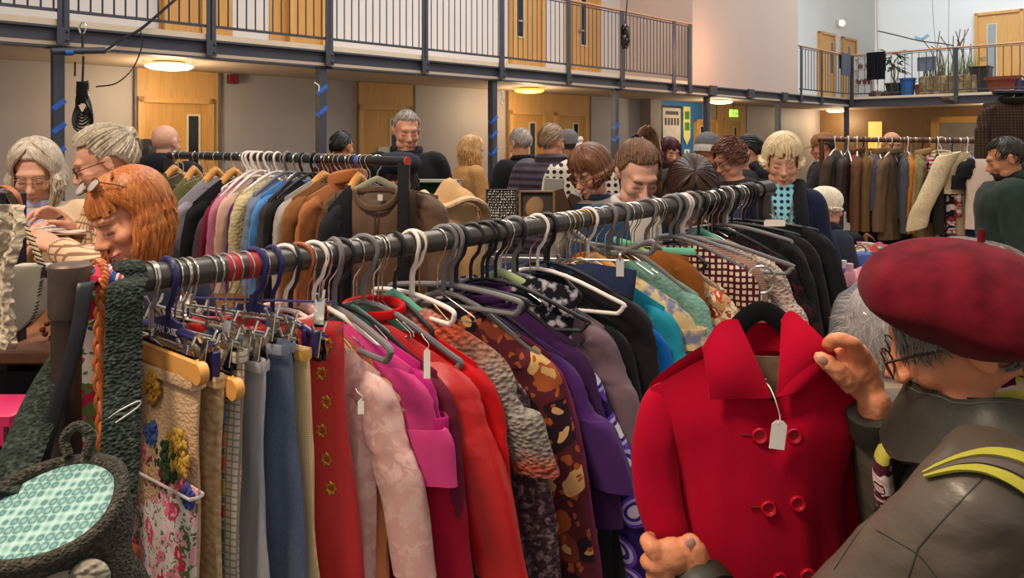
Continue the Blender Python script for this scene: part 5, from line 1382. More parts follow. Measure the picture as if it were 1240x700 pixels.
def person(label, px, py, Y, face, H=1.66, hs=1.0, sit=False, lean=0.0, pitch=.2, yaw=0.0, roll=0, skin='a', hair=('short', '#4a3728'), hkw={}, top='#222226', topm=None, pants='#25242a', arms=('down', 'down'), coat=.022,
           bulk=1.0, female=True, collar=None, hood=None, beard=None, specs=None, hat=None, vox=.0075, lips='#a8604f', open_eyes=False, scarf=None, grp=None, lipm=None, brow='#4a3728', short_sleeve=False, zip_=False, inner=None, armtgt=None, smile=False):
    """(px,py,Y): where the centre of the head projects; face: heading in radians (0 = looks away from the camera, pi = at the camera)"""
    hc = P(px, py, Y); ca, sa = cos(lean), sin(lean)
    # local frame: +Y forward; solve H so that the head lands at hc.z
    zl = .045 if sit else .0
    def jz(H_): return ((.27 if sit else .52)*H_ + .295*H_*ca + (.075+.055)*hs*1.0*cos(lean*.6+pitch*.3))
    H_ = hc.z/((jz(1.0)-.13*hs*cos(lean*.6+pitch*.3))) if False else None
    lo, hi = .8, 2.3
    for _ in range(40):
        m = (lo+hi)/2
        if jz(m) < hc.z: lo = m
        else: hi = m
    H = lo; hipz = (.27 if sit else .52)*H
    sc = H/1.66*(1.0 if female else 1.04)*bulk
    nb = V((0, .295*H*sa, hipz+.295*H*ca))            # neck base
    nd = V((0, sin(lean*.6+pitch*.3), cos(lean*.6+pitch*.3)))
    hcl = nb+nd*(.13*hs); hy = hcl.y
    Rz = Matrix.Rotation(face, 3, 'Z'); off = Rz@V((0, hy, 0))
    root = thing('person', label, 'person', (hc.x-off.x, hc.y-off.y, 0), face)
    if grp: root['group'] = grp
    M = headmat(yaw, pitch+lean*.3, roll); k = hs
    T = lambda f, x=0, y=0: V((x, hipz*0+f*.295*H*sa+y*ca, hipz+f*.295*H*ca-y*sa))
    shw = (.150 if female else .165)*H/1.66*min(1, bulk)
    # legs
    legs = []
    for s in (-1, 1):
        hp = V((s*.09*sc, 0, hipz-.02))
        if sit: kn = V((s*.12*sc, .42*H/1.66, hipz-.02)); an = V((s*.12*sc, .40*H/1.66, .07))
        else: kn = V((s*.09*sc, .02, .275*H)); an = V((s*.10*sc, -.01, .05*H))
        legs.append((hp, kn, an))
    def legmb(mb, g):
        for hp, kn, an in legs:
            limb(mb, [hp, (hp+kn)/2, kn, (kn+an)/2, an], [.085*sc+g, .072*sc+g, .055*sc+g, .050*sc+g, .036*sc+g])
    def rings(g, top=1.0, spec_=None):
        out = []
        for f, a, b in ((-.12, .165, .115), (0, .172, .122), (.25, .148, .108), (.5, .150, .110), (.75, .165, .115), (.9, .150, .095), (1.0, .085, .068)):
            if f > top: break
            out.append([T(f, (a*sc+g)*cos(2*pi*i/24), (b*sc+g)*sin(2*pi*i/24)) for i in range(24)])
        return out
    sh = [T(.87, s*shw) for s in (-1, 1)]; l1, l2 = .175*H, .155*H
    wr = []; el = []
    tg = {'down': V((.06, .06, -.31*H)), 'rail': V((-.02, .36, -.16)), 'table': V((-.04, .28, -.30)), 'hold': V((-.10, .27, -.20)), 'up': V((-.06, .25, -.04))}
    for i, s in enumerate((-1, 1)):
        t = tg[arms[i]] if isinstance(arms[i], str) else (Rz.transposed()@(P(*arms[i][1:])-root.location)-sh[i] if arms[i][0] == 'w' else V(arms[i])); t = V((t.x*s if isinstance(arms[i], str) else t.x, t.y, t.z))
        e_, w_ = ik(sh[i], sh[i]+t, l1, l2, V((s*.5, -.6, -.5))); el.append(e_); wr.append(w_)
    body = MB(); head_prims(body, hcl, M, k, female)
    body.tube([nb-V((0, 0, .05)), nb+nd*.02, hcl-nd*.045+V((0, -.012, 0))], [.062*sc, .052*k, .052*k], 16)
    body.loft(rings(-.012))
    for i, s in enumerate((-1, 1)):
        limb(body, [T(.88, s*shw*.75), sh[i], (sh[i]+el[i])/2, el[i], (el[i]+wr[i])/2, wr[i]], [.045*sc, .044*sc, .040*sc, .034*sc, .031*sc, .023*sc])
        dd = (wr[i]-el[i]).normalized(); hand_prims(body, wr[i], dd+V((0, .15, -.1)), V((s*.35, .1, .9)) if arms[i] != 'down' else V((s, 0, 0)), -s, sc, .8 if arms[i][0] == 'w' else .55)
    legmb(body, -.008); body.remesh(vox, 3); sculpt(body, hcl, M, k)
    body.build('body', skinm(SK.get(skin, skin), 'skin_'+SK.get(skin, skin).lstrip('#')), root)
    A = lambda p: hcl+M@(V(p)*k)
    # face details
    q = MB()
    for s in (-1, 1):
        if open_eyes: continue
        q.tube([A((s*.017, .083, -.003)), A((s*.024, .0865, -.006)), A((s*.032, .0865, -.0075)), A((s*.041, .081, -.005))], .0011*k, 5)
    if q.v: q.build('eyelashes', plain('#3a261d', .6), root)
    if open_eyes:
        q = MB(); g = MB()
        for s in (-1, 1): q.ell(A((s*.031, .074, .001)), .0118*k, None, 14, 10); g.ell(A((s*.031, .0835, -.001)), (.0045*k, .003*k, .0045*k), M, 10, 8)
        q.build('eyes', plain('#e4dcd4', .2), root); g.build('irises', plain('#2f231c', .2), root)
    q = MB()
    for s in (-1, 1): q.tube([A((s*.016, .0915, .018)), A((s*.028, .092, .0235)), A((s*.046, .078, .019))], [.0022*k, .0028*k, .0012*k], 6)
    q.build('eyebrows', plain(brow, .8), root)
    q = MB(); w = .026 if smile else .021; up_ = .006 if smile else 0
    q.tube([A((-w, .084, -.0655+up_)), A((-.010, .0975, -.063)), A((0, .0985, -.0645)), A((.010, .0975, -.063)), A((w, .084, -.0655+up_))], [.0008*k, .0026*k, .0026*k, .0026*k, .0008*k], 8)
    q.tube([A((-w*.9, .084, -.0665+up_)), A((0, .096, -.0715-(.004 if smile else 0))), A((w*.9, .084, -.0665+up_))], [.0008*k, .0034*k, .0008*k], 8)
    q.build('lips', plain(lips, .45), root)
    if smile:
        q = MB(); q.tube([A((-.018, .0885, -.0655)), A((0, .096, -.068)), A((.018, .0885, -.0655))], [.001*k, .003*k, .001*k], 8); q.build('teeth', plain('#e9e0d6', .3), root)
    # hair
    if hair[0] != 'none':
        hk = dict(hkw); st = hair[0]
        mb = hair_mb(st, hcl, M, k, int(px*7+py), **hk); hm_ = hairm(hair[1], hair[2] if len(hair) > 2 else None); ho = mb.build('hair', hm_, root)
        if st == 'pony' and hk.get('tail', True):
            kn = hk.get('knot', (0, -.095, .055))
    if beard:
        q = MB()
        q.ell(A((0, .032, -.082)), (.058*k, .068*k, .042*k), M, 20, 12)
        q.tube([A((-.022, .092, -.055)), A((0, .105, -.050)), A((.022, .092, -.055))], .006*k, 8); q.remesh(.005, 2); q.build('beard', hairm(beard), root)
    # clothes
    cm_ = topm or fab(top)
    c_ = MB(); c_.loft(rings(coat))
    slw = [el[i].lerp(wr[i], .93 if not short_sleeve else -.4) for i in (0, 1)]
    for i, s in enumerate((-1, 1)):
        if short_sleeve: limb(c_, [T(.86, s*shw*.6), sh[i]+V((0, 0, .005)), sh[i].lerp(el[i], .75)], [.055*sc+coat*.6, .056*sc+coat*.6, .052*sc+coat*.7])
        else: limb(c_, [T(.86, s*shw*.6), sh[i]+V((0, 0, .005)), (sh[i]+el[i])/2, el[i], (el[i]+slw[i])/2, slw[i]], [.055*sc+coat*.5, .056*sc+coat*.6, .050*sc+coat*.7, .044*sc+coat*.7, .038*sc+coat*.7, .034*sc+coat*.5])
    c_.remesh(.012, 5); seed = px*.13
    out = []
    for p in c_.v:
        n = V((nz(p.x*9+seed, p.z*7, p.y*9), nz(p.x*9, p.z*7+seed, p.y*9+4), 0)); n2 = nz(p.x*26+seed, p.y*26, p.z*14)
        d = V((p.x, p.y-T((p.z-hipz)/(.295*H*max(.3, ca))).y if ca > .3 else p.y, 0)); d = d.normalized() if d.length > 1e-4 else V((0, 0, 0))
        out.append(p+n*.008+d*(.005*n2))
    c_.v = out; jk = c_.build('jacket' if coat > .015 else 'top', cm_, root)
    if collar:
        q = MB(); cn = nb+nd*.012; cM = Matrix.Rotation(-lean*.8, 3, 'X')
        q.tube([cn+cM@V((.075*sc*cos(2*pi*i/22), .070*sc*sin(2*pi*i/22)-.004, .008-.028*max(0, sin(2*pi*i/22)))) for i in range(22)], .016 if collar != 'thick' else .026, 10, closed=True, flat=1.3, up=(0, 0, 1))
        q.build('collar', topm or fab(top) if collar in (True, 'thick') else fab(collar), root)
    if hood:
        q = MB(); q.ell(nb+V((0, -.085, -.015)), (.115*sc, .055, .075)); q.ell(nb+V((0, -.05, .03)), (.10*sc, .06, .04)); q.remesh(.01, 6); q.build('hood', fab(hood), root)
    if inner:
        im, wt_, wb_, fb = (inner if isinstance(inner, tuple) else (inner, .055, .008, .35)); PR = [(-.12, .165, .115), (0, .172, .122), (.25, .148, .108), (.5, .150, .110), (.75, .165, .115), (.9, .150, .095), (1.0, .085, .068)]
        def prof(f):
            for (f0, a0_, b0_), (f1, a1_, b1_) in zip(PR, PR[1:]):
                if f <= f1: t_ = (f-f0)/(f1-f0); return lerp(a0_, a1_, t_)*sc+coat, lerp(b0_, b1_, t_)*sc+coat
            return a1_*sc+coat, b1_*sc+coat
        def sf(u, v):
            f = lerp(1.0, fb, v); a_, b_ = prof(f); x = (u*2-1)*lerp(wt_, wb_, v); return T(f, x, b_*sqrt(max(.1, 1-(x/a_)**2))+.004)
        q = MB(); q.slab(sf, 14, 24, .006); q.tube([nb+V((.062*cos(2*pi*i/20), .060*sin(2*pi*i/20), .006)) for i in range(20)], .010, 8, closed=True, flat=1.5, up=(0, 0, 1)); q.build('shirt_front', fab(im) if isinstance(im, str) else im, root)
    if scarf:
        q = MB()
        for j in range(2): q.tube([nb+V(((.085+.01*j)*cos(2*pi*i/20), .08*sin(2*pi*i/20), .01+.025*j+.012*sin(4*pi*i/20+j))) for i in range(20)], .024, 10, closed=True)
        q.build('scarf', scarf if not isinstance(scarf, str) else fab(scarf), root)
    q = MB(); legmb(q, .018)
    if not sit: q.ell((0, 0, hipz-.03), (.165*sc+.012, .115*sc+.012, .12))
    else: q.ell((0, .02, hipz), (.175*sc, .14*sc, .10))
    q.remesh(.016, 5); q.build('trousers', fab(pants), root)
    for hp, kn, an in legs:
        q = MB(); q.ell((an.x, an.y+.06, .045), (.045, .13, .04)); q.ell((an.x, an.y-.01, .07), (.042, .055, .055)); q.box((an.x, an.y+.05, .012), (.088, .26, .024), None, .01); q.remesh(.008, 4); q.build('shoe', plain('#1d1a19', .5), root)
    if specs:
        q = MB(); z = .003 if specs != 'up' else .085; y0 = .100 if specs != 'up' else .075; tl = M if specs != 'up' else M@rx(.95)
        B = (lambda p: A(p)) if specs != 'up' else (lambda p: hcl+M@((V((0, .060, .122))+rx(.75)@V((p[0], p[1]-.100, p[2]-.003)))*k))
        for s in (-1, 1):
            q.tube([B((s*.033+.023*cos(2*pi*i/20), .100-.006*abs(cos(2*pi*i/20))*(1 if True else 0), .001+.018*sin(2*pi*i/20))) for i in range(20)], .0016*k, 6, closed=True)
            q.tube([B((s*.056, .097, .006)), B((s*.076, .06, .006)), B((s*.081, -.005, .002))], .0016*k, 6)
        q.tube([B((-.011, .101, .005)), B((0, .104, .008)), B((.011, .101, .005))], .0014*k, 6)
        g = q.build('glasses', plain('#4a352c' if specs is True or specs == 'up' else specs, .3, .3), root)
        q = MB()
        for s in (-1, 1): q.ell(B((s*.033, .099, .001)), (.022*k, .0012, .017*k), M if specs != 'up' else M@rx(.95), 16, 8)
        if specs == 'up': q.build('lenses', plain('#b7a9a0', .1, .0), g)
    if hat:
        kind, hc_ = hat[0], hat[1]; c0 = hcl+M@(HC*k); q = MB()
        if kind == 'beanie':
            q.lathe([(.086, -.005), (.090, .015), (.088, .05), (.078, .085), (.050, .115), (.018, .128), (.001, .13)], c0, 24, M@Matrix.Diagonal((k, k*1.18, k)).to_3x3())
            ht = q.build('beanie', fab(hc_, 'knit', (), 1.0), root); q = MB()
            q.lathe([(.086, -.028), (.094, -.026), (.097, 0), (.094, .022), (.086, .024)], c0, 24, M@Matrix.Diagonal((k, k*1.18, k)).to_3x3()); q.build('beanie_cuff', fab(hat[2] if len(hat) > 2 else hc_, 'knit'), ht)
        elif kind == 'beret':
            q.lathe([(.082, .012), (.088, .018), (.108, .040), (.113, .062), (.100, .09), (.07, .108), (.03, .116), (.001, .117)], c0, 28, M@rx(.25)@Matrix.Diagonal((k, k*1.1, k)).to_3x3()); q.build('beret', fab(hc_), root)
        elif kind == 'cap':
            q.lathe([(.086, .012), (.088, .03), (.080, .07), (.055, .10), (.001, .112)], c0, 24, M@Matrix.Diagonal((k, k*1.18, k)).to_3x3())
            q.slab(lambda u, v: c0+M@(V((-.07+.14*u, .085+.075*v*sin(pi*u)**.5+.0, .022-.014*v))*k), 12, 6, .004); q.build('cap', fab(hc_), root)
    return root, dict(hc=hcl, M=M, k=k, nb=nb, T=T, sh=sh, el=el, wr=wr, sc=sc, hipz=hipz, H=H, A=A)

def face_to(px, Y, tx, ty):
    """heading that looks from head position towards a world point"""
    p = P(px, HY, Y); d = V((tx-p.x, ty-p.y)); return atan2(-d.x, d.y)
PI = pi
# --- ginger woman (smiling, looking down left)
gp, gi = person('woman with long ginger hair and sunglasses on her head, smiling down', 160, 262, 1.92, radians(158), lean=.12, pitch=.40, yaw=radians(-10), roll=.18, skin='#dd9a78', hair=('long', '#a85c28', '#d08a48'),
    hkw=dict(n=520, length=.20, face=66, part=-.3, fringe=.55, vol=1.0), top='#262a3c', arms=('down', 'down'), specs='up', smile=True, lips='#b5505a', vox=.0055, brow='#8a5a34', coat=.02)
# --- grey long hair woman, far left
P1, i1 = person('woman with long grey hair and glasses in a beige cardigan at far left', 45, 208, 2.85, radians(196), lean=.1, pitch=.42, yaw=.0, skin='#dba98f', hair=('long', '#a89884', '#d8ccba'), hkw=dict(n=340, length=.13, face=50, part=.25, vol=1.05),
    topm=fab('#cdb291', 'plain', sheen=.3), arms=(('w', 92, 296, 2.62), ('w', 38, 292, 2.62)), specs='#b08a68', inner='#aab0d8', vox=.006, lips='#b06a5c', brow='#9a8572', bulk=1.12)
# crossbody strap
q = MB(); c = i1['T']; q.tube(spl([c(.93, .10, .05), c(.80, .05, .15), c(.5, -.08, .155), c(.2, -.17, .10)], 8), .008, 8, flat=.4); q.build('shoulder_bag_strap', plain('#8a5230', .5), P1)
# --- plaid jacket woman
P2, i2 = person('woman in a cream plaid jacket with swept-back grey blonde hair, writing', 127, 196, 2.6, radians(112), lean=.18, pitch=.38, yaw=.1, skin='#d39c80', hair=('pony', '#9a8a74', '#d9cdb8'), hkw=dict(n=320, knot=(0, -.09, .05), vol=1.08),
    topm=fab('#d9b995', 'check', ('#8f6a55',), .8), arms=(('w', 72, 300, 2.33), ('w', 90, 280, 2.52)), specs='#2b2220', collar=True, vox=.006, brow='#8a7560')
q = MB(); A = i2['A']; q.ell(A((0, -.105, .05)), (.035, .03, .035)); 
for k_ in range(30):
    a = k_*.7; q.tube([A((.02*cos(a), -.10, .05+.02*sin(a))), A((.03*cos(a), -.13, .045+.03*sin(a))), A((.02*cos(a+.8), -.125, .01+.02*sin(a)))], .004, 5)
q.build('hair_bun', hairm('#9a8a74', '#d9cdb8'), P2)
nbk = P(77, 281, 2.5)
r = thing('notebook', 'open white notebook held between the two women at left', 'notebook', nbk, .3)
MB().slab(lambda u, v: ((u-.5)*.17, (v-.5)*.13, .010+.004*sin(u*pi*2)), 12, 4, .006).build('pages', plain('#ece5dc', .7), r); MB().box((0, 0, 0), (.18, .14, .006), rx(0), .001).build('cover', plain('#a8896a', .6), r)
ph = P(56, 291, 2.35); r = thing('mobile_phone', 'grey mobile phone in the hand of the woman in plaid', 'phone', ph, .4); MB().box((0, 0, 0), (.10, .06, .008), ry(.35), .003).build('case', plain('#6b6670', .3), r); MB().box((0, 0, .0048), (.09, .052, .001), ry(.35), .0).build('screen', M_black, r)
# pen
q = MB(); q.tube([P(66, 267, 2.45), P(76, 262, 2.47)], .004, 8); tag(q.build('pen', M_black), 'black pen in the raised hand above the notebook', 'pen')
# --- far people
def man_back(*a, **k): return person(*a, **k)
person('person with dark brown hair beside the bald man in black', 173, 192, 4.9, radians(70), skin='b', hair=('long', '#2e1f19'), hkw=dict(n=110, length=.10, face=55), top='#2b2624', vox=.009)
person('bald man seen from behind in a black hooded jacket', 201, 173, 4.7, radians(-12), pitch=.15, female=False, skin='#d9a68d', hair=('none', ''), top='#1d1f26', hood='#1a1b20', vox=.008, bulk=1.05)
person('man with short black hair and maroon collar seen from behind', 414, 178, 5.6, radians(-25), pitch=.1, female=False, skin='b', hair=('short', '#17120f'), hkw=dict(n=140), top='#3a1a22', collar='#6b1d2c', vox=.009)
tm, ti = person('tall grey-haired man in a black zipped jacket looking down', 492, 158, 4.3, radians(188), H=1.84, pitch=.30, yaw=.22, female=False, skin='#d69a80', hair=('crop', '#8d837b'), hkw=dict(n=60, face=60), top='#17171b', collar=True, vox=.007, coat=.018, bulk=.92, brow='#8a7a70')
person('person in a navy beret with dark fringe behind the black rail end', 482, 219, 2.95, radians(170), hs=.84, pitch=.35, skin='b', hair=('long', '#1a1414'), hkw=dict(n=200, length=.12, face=48, fringe=.9), hat=('beret', '#161a2c'), top='#1d1d25', vox=.008)
person('woman with long blonde hair in a tan cardigan, in profile', 571, 182, 6.1, radians(-62), pitch=.25, lean=.1, skin='#d9a085', hair=('long', '#b98550', '#e0b981'), hkw=dict(n=240, length=.20, face=58), topm=fab('#bf8f5a', 'knit', ('#a87a48',)), arms=('table', 'table'), vox=.009, brow='#9a7040')
person('grey-haired man in a black jacket browsing, left of the quilted coat', 630, 174, 5.6, radians(38), pitch=.3, lean=.12, female=False, skin='#cf9478', hair=('crop', '#8c8178', '#b5aaa0'), hkw=dict(n=140), top='#1c1c20', collar=True, arms=('table', 'table'), vox=.008, bulk=1.0, short_sleeve=False)
person('man in a dark quilted puffer jacket with light brown hair', 668, 172, 4.9, radians(-18), pitch=.15, yaw=-.35, female=False, skin='#cf9478', hair=('short', '#7d624a', '#a88a68'), hkw=dict(n=180), topm=fab('#463c48', 'quilt', (), 1.0, rough=.5, bump=.8), collar='thick', specs='#2a2422', vox=.008, coat=.035, bulk=1.0)
person('person in a grey knitted beanie and dark coat behind the mannequin', 688, 176, 6.6, radians(20), skin='b', hair=('short', '#4a3b34'), hkw=dict(n=60), hat=('beanie', '#77706f'), top='#241f2e', vox=.01)
person('woman with a brown bob and glasses in a grey wool coat', 716, 208, 3.55, radians(128), lean=.22, pitch=.42, skin='#d3987c', hair=('bob', '#5c3622', '#8a5a3a'), hkw=dict(n=330, length=.07, face=52, fringe=.4, vol=1.1, part=.3), topm=fab('#8c827a', 'mottle', ('#8c827a', '#b0a69c'), .5, sheen=.5), specs='#3a1c1c', inner=('#24364e', .06, .05, .1), arms=('table', 'table'), vox=.007, coat=.035)
pw, pi_ = person('young woman with a brown ponytail looking down at the rail', 772, 210, 2.75, radians(192), lean=.12, pitch=.55, skin='#dcaa94', hair=('pony', '#5b3f2e', '#8a6548'), hkw=dict(n=420, knot=(0, -.08, .085), vol=1.02, face=60), topm=fab('#27405e', 'denim'), inner=('#c9bfb8', .06, .06, .0), collar='#cfc6c0', arms=('down', 'down'), vox=.006, lips='#b5626a', brow='#4e3526')
q = MB(); A = pi_['A']
for k_ in range(90):
    rnd = random.Random(k_); a = rnd.uniform(0, 6.3); r_ = rnd.uniform(0, .022)
    q.tube(spl([A((0, -.085, .09)), A((-.045+r_*cos(a), -.115, .115+r_*sin(a))), A((-.092+r_*cos(a), -.11, .05+r_*sin(a))), A((-.115+r_*cos(a), -.08, -.05)), A((-.118+r_*1.5*cos(a), -.05, -.14+.03*sin(a)))], 4), .0038, 5)
q.build('ponytail', hairm('#6a4a34', '#a57f5a'), pw); q = MB(); q.tube([A((.012*cos(a), -.09-.004*sin(a), .092+.018*sin(a))) for a in [2*pi*i/12 for i in range(12)]], .006, 6, closed=True); q.build('hair_tie', M_black, pw)
person('person with dark parted hair bent low over the rail', 838, 232, 2.72, radians(176), lean=.35, pitch=.9, skin='#cf9478', hair=('long', '#33211a', '#4a3226'), hkw=dict(n=420, length=.16, face=48, vol=1.1, part=.2), top='#2c2523', arms=('down', 'down'), vox=.007)
person('balding head of a person behind the ponytailed woman', 787, 182, 5.0, radians(-30), female=False, skin='#d9a68d', hair=('none', ''), top='#35302f', vox=.01)
person('woman with burgundy hair turned down beside the blue wall', 812, 184, 6.2, radians(190), pitch=.3, skin='#d09478', hair=('long', '#3c1620', '#5a2430'), hkw=dict(n=180, length=.16, face=50, fringe=.5), top='#2e1d1f', scarf='#3b2420', vox=.01, smile=True)
person('person in a grey beanie with a white band and maroon coat', 857, 184, 5.4, radians(-40), pitch=.15, skin='b', hair=('none', ''), hat=('beanie', '#6d6b6e', '#d9cec8'), top='#4d1c2e', collar=True, vox=.009)
person('woman with short curly brown hair and glasses bending over the stall', 884, 192, 4.6, radians(105), lean=.2, pitch=.45, skin='#cf9478', hair=('curly', '#5b3526', '#7d4d36'), hkw=dict(n=260, vol=1.1), specs='#5a2a22', top='#2a2322', arms=('table', 'table'), vox=.008)
person('person with black hair in a bun behind the curly haired woman', 906, 184, 5.3, radians(60), pitch=.3, skin='#cf9478', hair=('pony', '#16110f'), hkw=dict(n=160, knot=(0, -.1, .02)), top='#2b2a2d', hood='#262528', vox=.009)
person('person with fair hair in a bright red top, mostly hidden', 924, 206, 6.3, radians(150), pitch=.3, skin='#dba98f', hair=('bob', '#b07f4e'), hkw=dict(n=110, length=.08), top='#c2222a', vox=.01)
pn, pni = person('older blonde woman in a navy coat over a turquoise spotted blouse', 947, 194, 3.45, radians(160), pitch=.33, yaw=.10, skin='#d9a188', hair=('bob', '#cdb48a', '#eadcb8'), hkw=dict(n=460, length=.05, face=56, vol=1.05, fringe=.35, part=-.2), top='#1d2440', arms=('down', 'rail'),
    inner=(fab('#8fd0dc', 'dots', ('#1c2c4c',), 1.2), .07, .08, -.1), vox=.0065, lips='#a04a4a', brow='#b09a7a', coat=.015, bulk=.84)
c = pni['T']
for s in (-1, 1):
    q = MB(); q.tube(spl([pni['nb']+V((s*.07, .0, .03)), c(.92, s*.075, .09), c(.7, s*.085, .150), c(.4, s*.09, .155), c(.0, s*.10, .165)], 8), .032, 10, flat=.55); q.build('velvet_lapel', fab('#101018', sheen=.5), pn)
q = MB(); q.tube(spl([pni['nb']+V((-.06, .05, 0)), c(.75, -.03, .165), c(.58, .0, .172), c(.75, .03, .165), pni['nb']+V((.06, .05, 0))], 8), .0045, 6); q.ell(c(.56, 0, .176), (.014, .006, .018)); q.build('necklace', plain('#7d6f62', .3, .6), pn)
person('man in a tan cap and dark jacket beside the right hand rail', 997, 178, 6.5, radians(65), pitch=.25, female=False, skin='#cf8f72', hair=('crop', '#3a2a20'), hkw=dict(n=60), hat=('cap', '#8c6238'), top='#25211f', inner='#b8b0aa', vox=.009, arms=('rail', 'table'))
person('person with a balding head just showing over the right hand rail', 1080, 176, 6.3, radians(170), female=False, skin='#c98a68', hair=('none', ''), top='#3a342e', vox=.01)
person('seated older woman with short white hair and dark jacket', 1000, 252, 4.7, radians(-82), sit=True, pitch=.1, skin='#d99c86', hair=('bob', '#d8cdb4', '#f0e8d4'), hkw=dict(n=300, length=.03, face=52, vol=1.1, fringe=.3), top='#262a38', collar='thick', arms=('table', 'table'), vox=.0075, brow='#c9bba0')
mg, mi_ = person('bearded man in a dark green hooded coat at the right edge', 1219, 192, 4.1, radians(62), pitch=.40, female=False, skin='#bf8462', hair=('crop', '#1f1612'), hkw=dict(n=240, face=60), top='#1f2c25', topm=fab('#22302a', 'plain', rough=.7), hood='#1f2b25', beard='#241a16', vox=.007, coat=.045, bulk=1.05, arms=('down', 'down'))
# chair for the seated woman
pc = P(1000, 300, 4.7)
r = thing('folding_chair', 'dark folding chair under the seated white-haired woman', 'chair', (pc.x-.02, pc.y, 0), radians(-82))
sz = .40
MB().box((0, .05, sz-.0), (.42, .42, .03), None, .008).build('seat', M_black, r); MB().box((0, -.20, sz+.32), (.42, .03, .22), None, .008).build('backrest', M_black, r)
for x in (-.19, .19):
    for y in (-.16, .24): MB().tube([(x, y, 0), (x, y, sz)], .012, 8).build('leg', M_black, r)
    MB().tube([(x, -.18, sz), (x, -.20, sz+.42)], .012, 8).build('back_post', M_black, r)
# black shoulder at right edge
person('person in a black coat leaning in at the right edge behind the beret', 1335, 240, 2.3, radians(30), pitch=.5, lean=.3, skin='b', hair=('short', '#1a1412'), hkw=dict(n=80), top='#151518', vox=.01, coat=.04, bulk=1.15)
# seats for the dressmaker dummy beside the beanie
md = P(703, 176, 4.55)
r = thing('mannequin', 'white mannequin with knob head wearing a black spotted white coat', 'mannequin', (md.x, md.y, 0))
z = md.z
q = MB(); q.lathe([(.001, z+.055), (.014, z+.05), (.019, z+.035), (.012, z+.018), (.026, z+.01), (.04, z-.03), (.042, z-.06), (.06, z-.09)], (0, 0, 0), 20); q.build('neck_knob', plain('#dcd2c4', .5), r)
q = MB()
q.loft([[V((a*cos(2*pi*i/24), b*sin(2*pi*i/24), z+dz)) for i in range(24)] for dz, a, b in ((-.075, .055, .05), (-.10, .12, .08), (-.14, .155, .10), (-.25, .15, .11), (-.42, .12, .095), (-.6, .17, .12), (-.8, .19, .13))])
q.tube(spl([(-.14, 0, z-.13), (-.19, 0, z-.25), (-.18, -.02, z-.5)], 6), .05, 12); q.tube(spl([(.14, 0, z-.13), (.19, 0, z-.25), (.18, -.02, z-.5)], 6), .05, 12); q.remesh(.012, 5)
q.build('spotted_coat', fab('#e0d5c8', 'dots', ('#241c1a',), .8, sheen=.4), r)
q = MB(); q.tube([(0, 0, 0.03), (0, 0, z-.7)], .015, 10); q.build('pole', M_steel, r); q = MB(); q.lathe([(.2, 0), (.2, .02), (.02, .035), (.001, .035)], (0, 0, 0), 24); q.build('base', M_steel, r)
# ================================================================ woman in the beret holding the red coat
hc = P(1172, 402, 1.0); al = radians(58)
Mh = Matrix.Rotation(al, 3, 'Z') @ Matrix.Rotation(-.42, 3, 'X') @ Matrix.Rotation(radians(-4), 3, 'Y')
nbw = V((.70, 1.02, 1.235)); fw = V((-sin(al), cos(al), 0)); lf = V((-cos(al), -sin(al), 0))    # forward, her left
W0 = V((nbw.x, nbw.y+.02, 0))
wroot = thing('person', 'woman in a burgundy beret and dark olive jacket inspecting a red coat', 'person', W0)
bd = MB(); head_prims(bd, hc, Mh, 1.0)
bd.tube([nbw-V((0, 0, .06)), nbw.lerp(hc, .35), hc+Mh@V((0, -.015, -.05))], [.064, .056, .054], 18)
def trings(g, lo=-.30):
    out = []
    for z, a, b, f in ((lo-.02, .18, .14, -.03), (-.30, .165, .135, -.02), (-.19, .168, .140, .0), (-.10, .130, .115, .0), (-.05, .095, .09, 0), (.0, .075, .065, 0)):
        out.append([nbw+lf*((a+g)*cos(2*pi*i/28))+fw*((b+g)*sin(2*pi*i/28)+f)+V((0, 0, z))for i in range(28)])
    return out
bd.loft(trings(-.01, -.62))
SL = P(1186, 622, .865); SR = nbw-lf*.150+V((0, 0, -.11))
WL = P(838, 698, 1.13); WRt = P(1058, 486, 1.135)
EL = P(940, 856, .98); ER = P(1100, 655, 1.20)
for s_, e_, w_ in ((SL, EL, WL), (SR, ER, WRt)):
    limb(bd, [s_-(s_-nbw)*.3, s_, (s_+e_)/2, e_, (e_+w_)/2, w_], [.045, .045, .042, .036, .034, .025])
# legs
hp0 = nbw+V((0, 0, -.60))
for s in (-1, 1):
    a = hp0+lf*(s*.09); limb(bd, [a, V((a.x, a.y, .60))*.5+a*.5, V((a.x, a.y, .40)), V((a.x, a.y, .22)), V((a.x, a.y, .06))], [0.0720, 0.0648, 0.0495, 0.0450, 0.0324])
# lower hand: fingers wrapped away behind the sleeve, thumb up on the right
def fing(mb, pts, r):
    P_ = spl([P(*p) for p in pts], 5); n_ = len(P_); mb.tube(P_, interp(r, n_), 12); mb.ell(P_[-1], r[-1]*.98, None, 12, 8)
def blob(mb, p, r, rot=None): mb.ell(P(*p), r, rot, 18, 12)
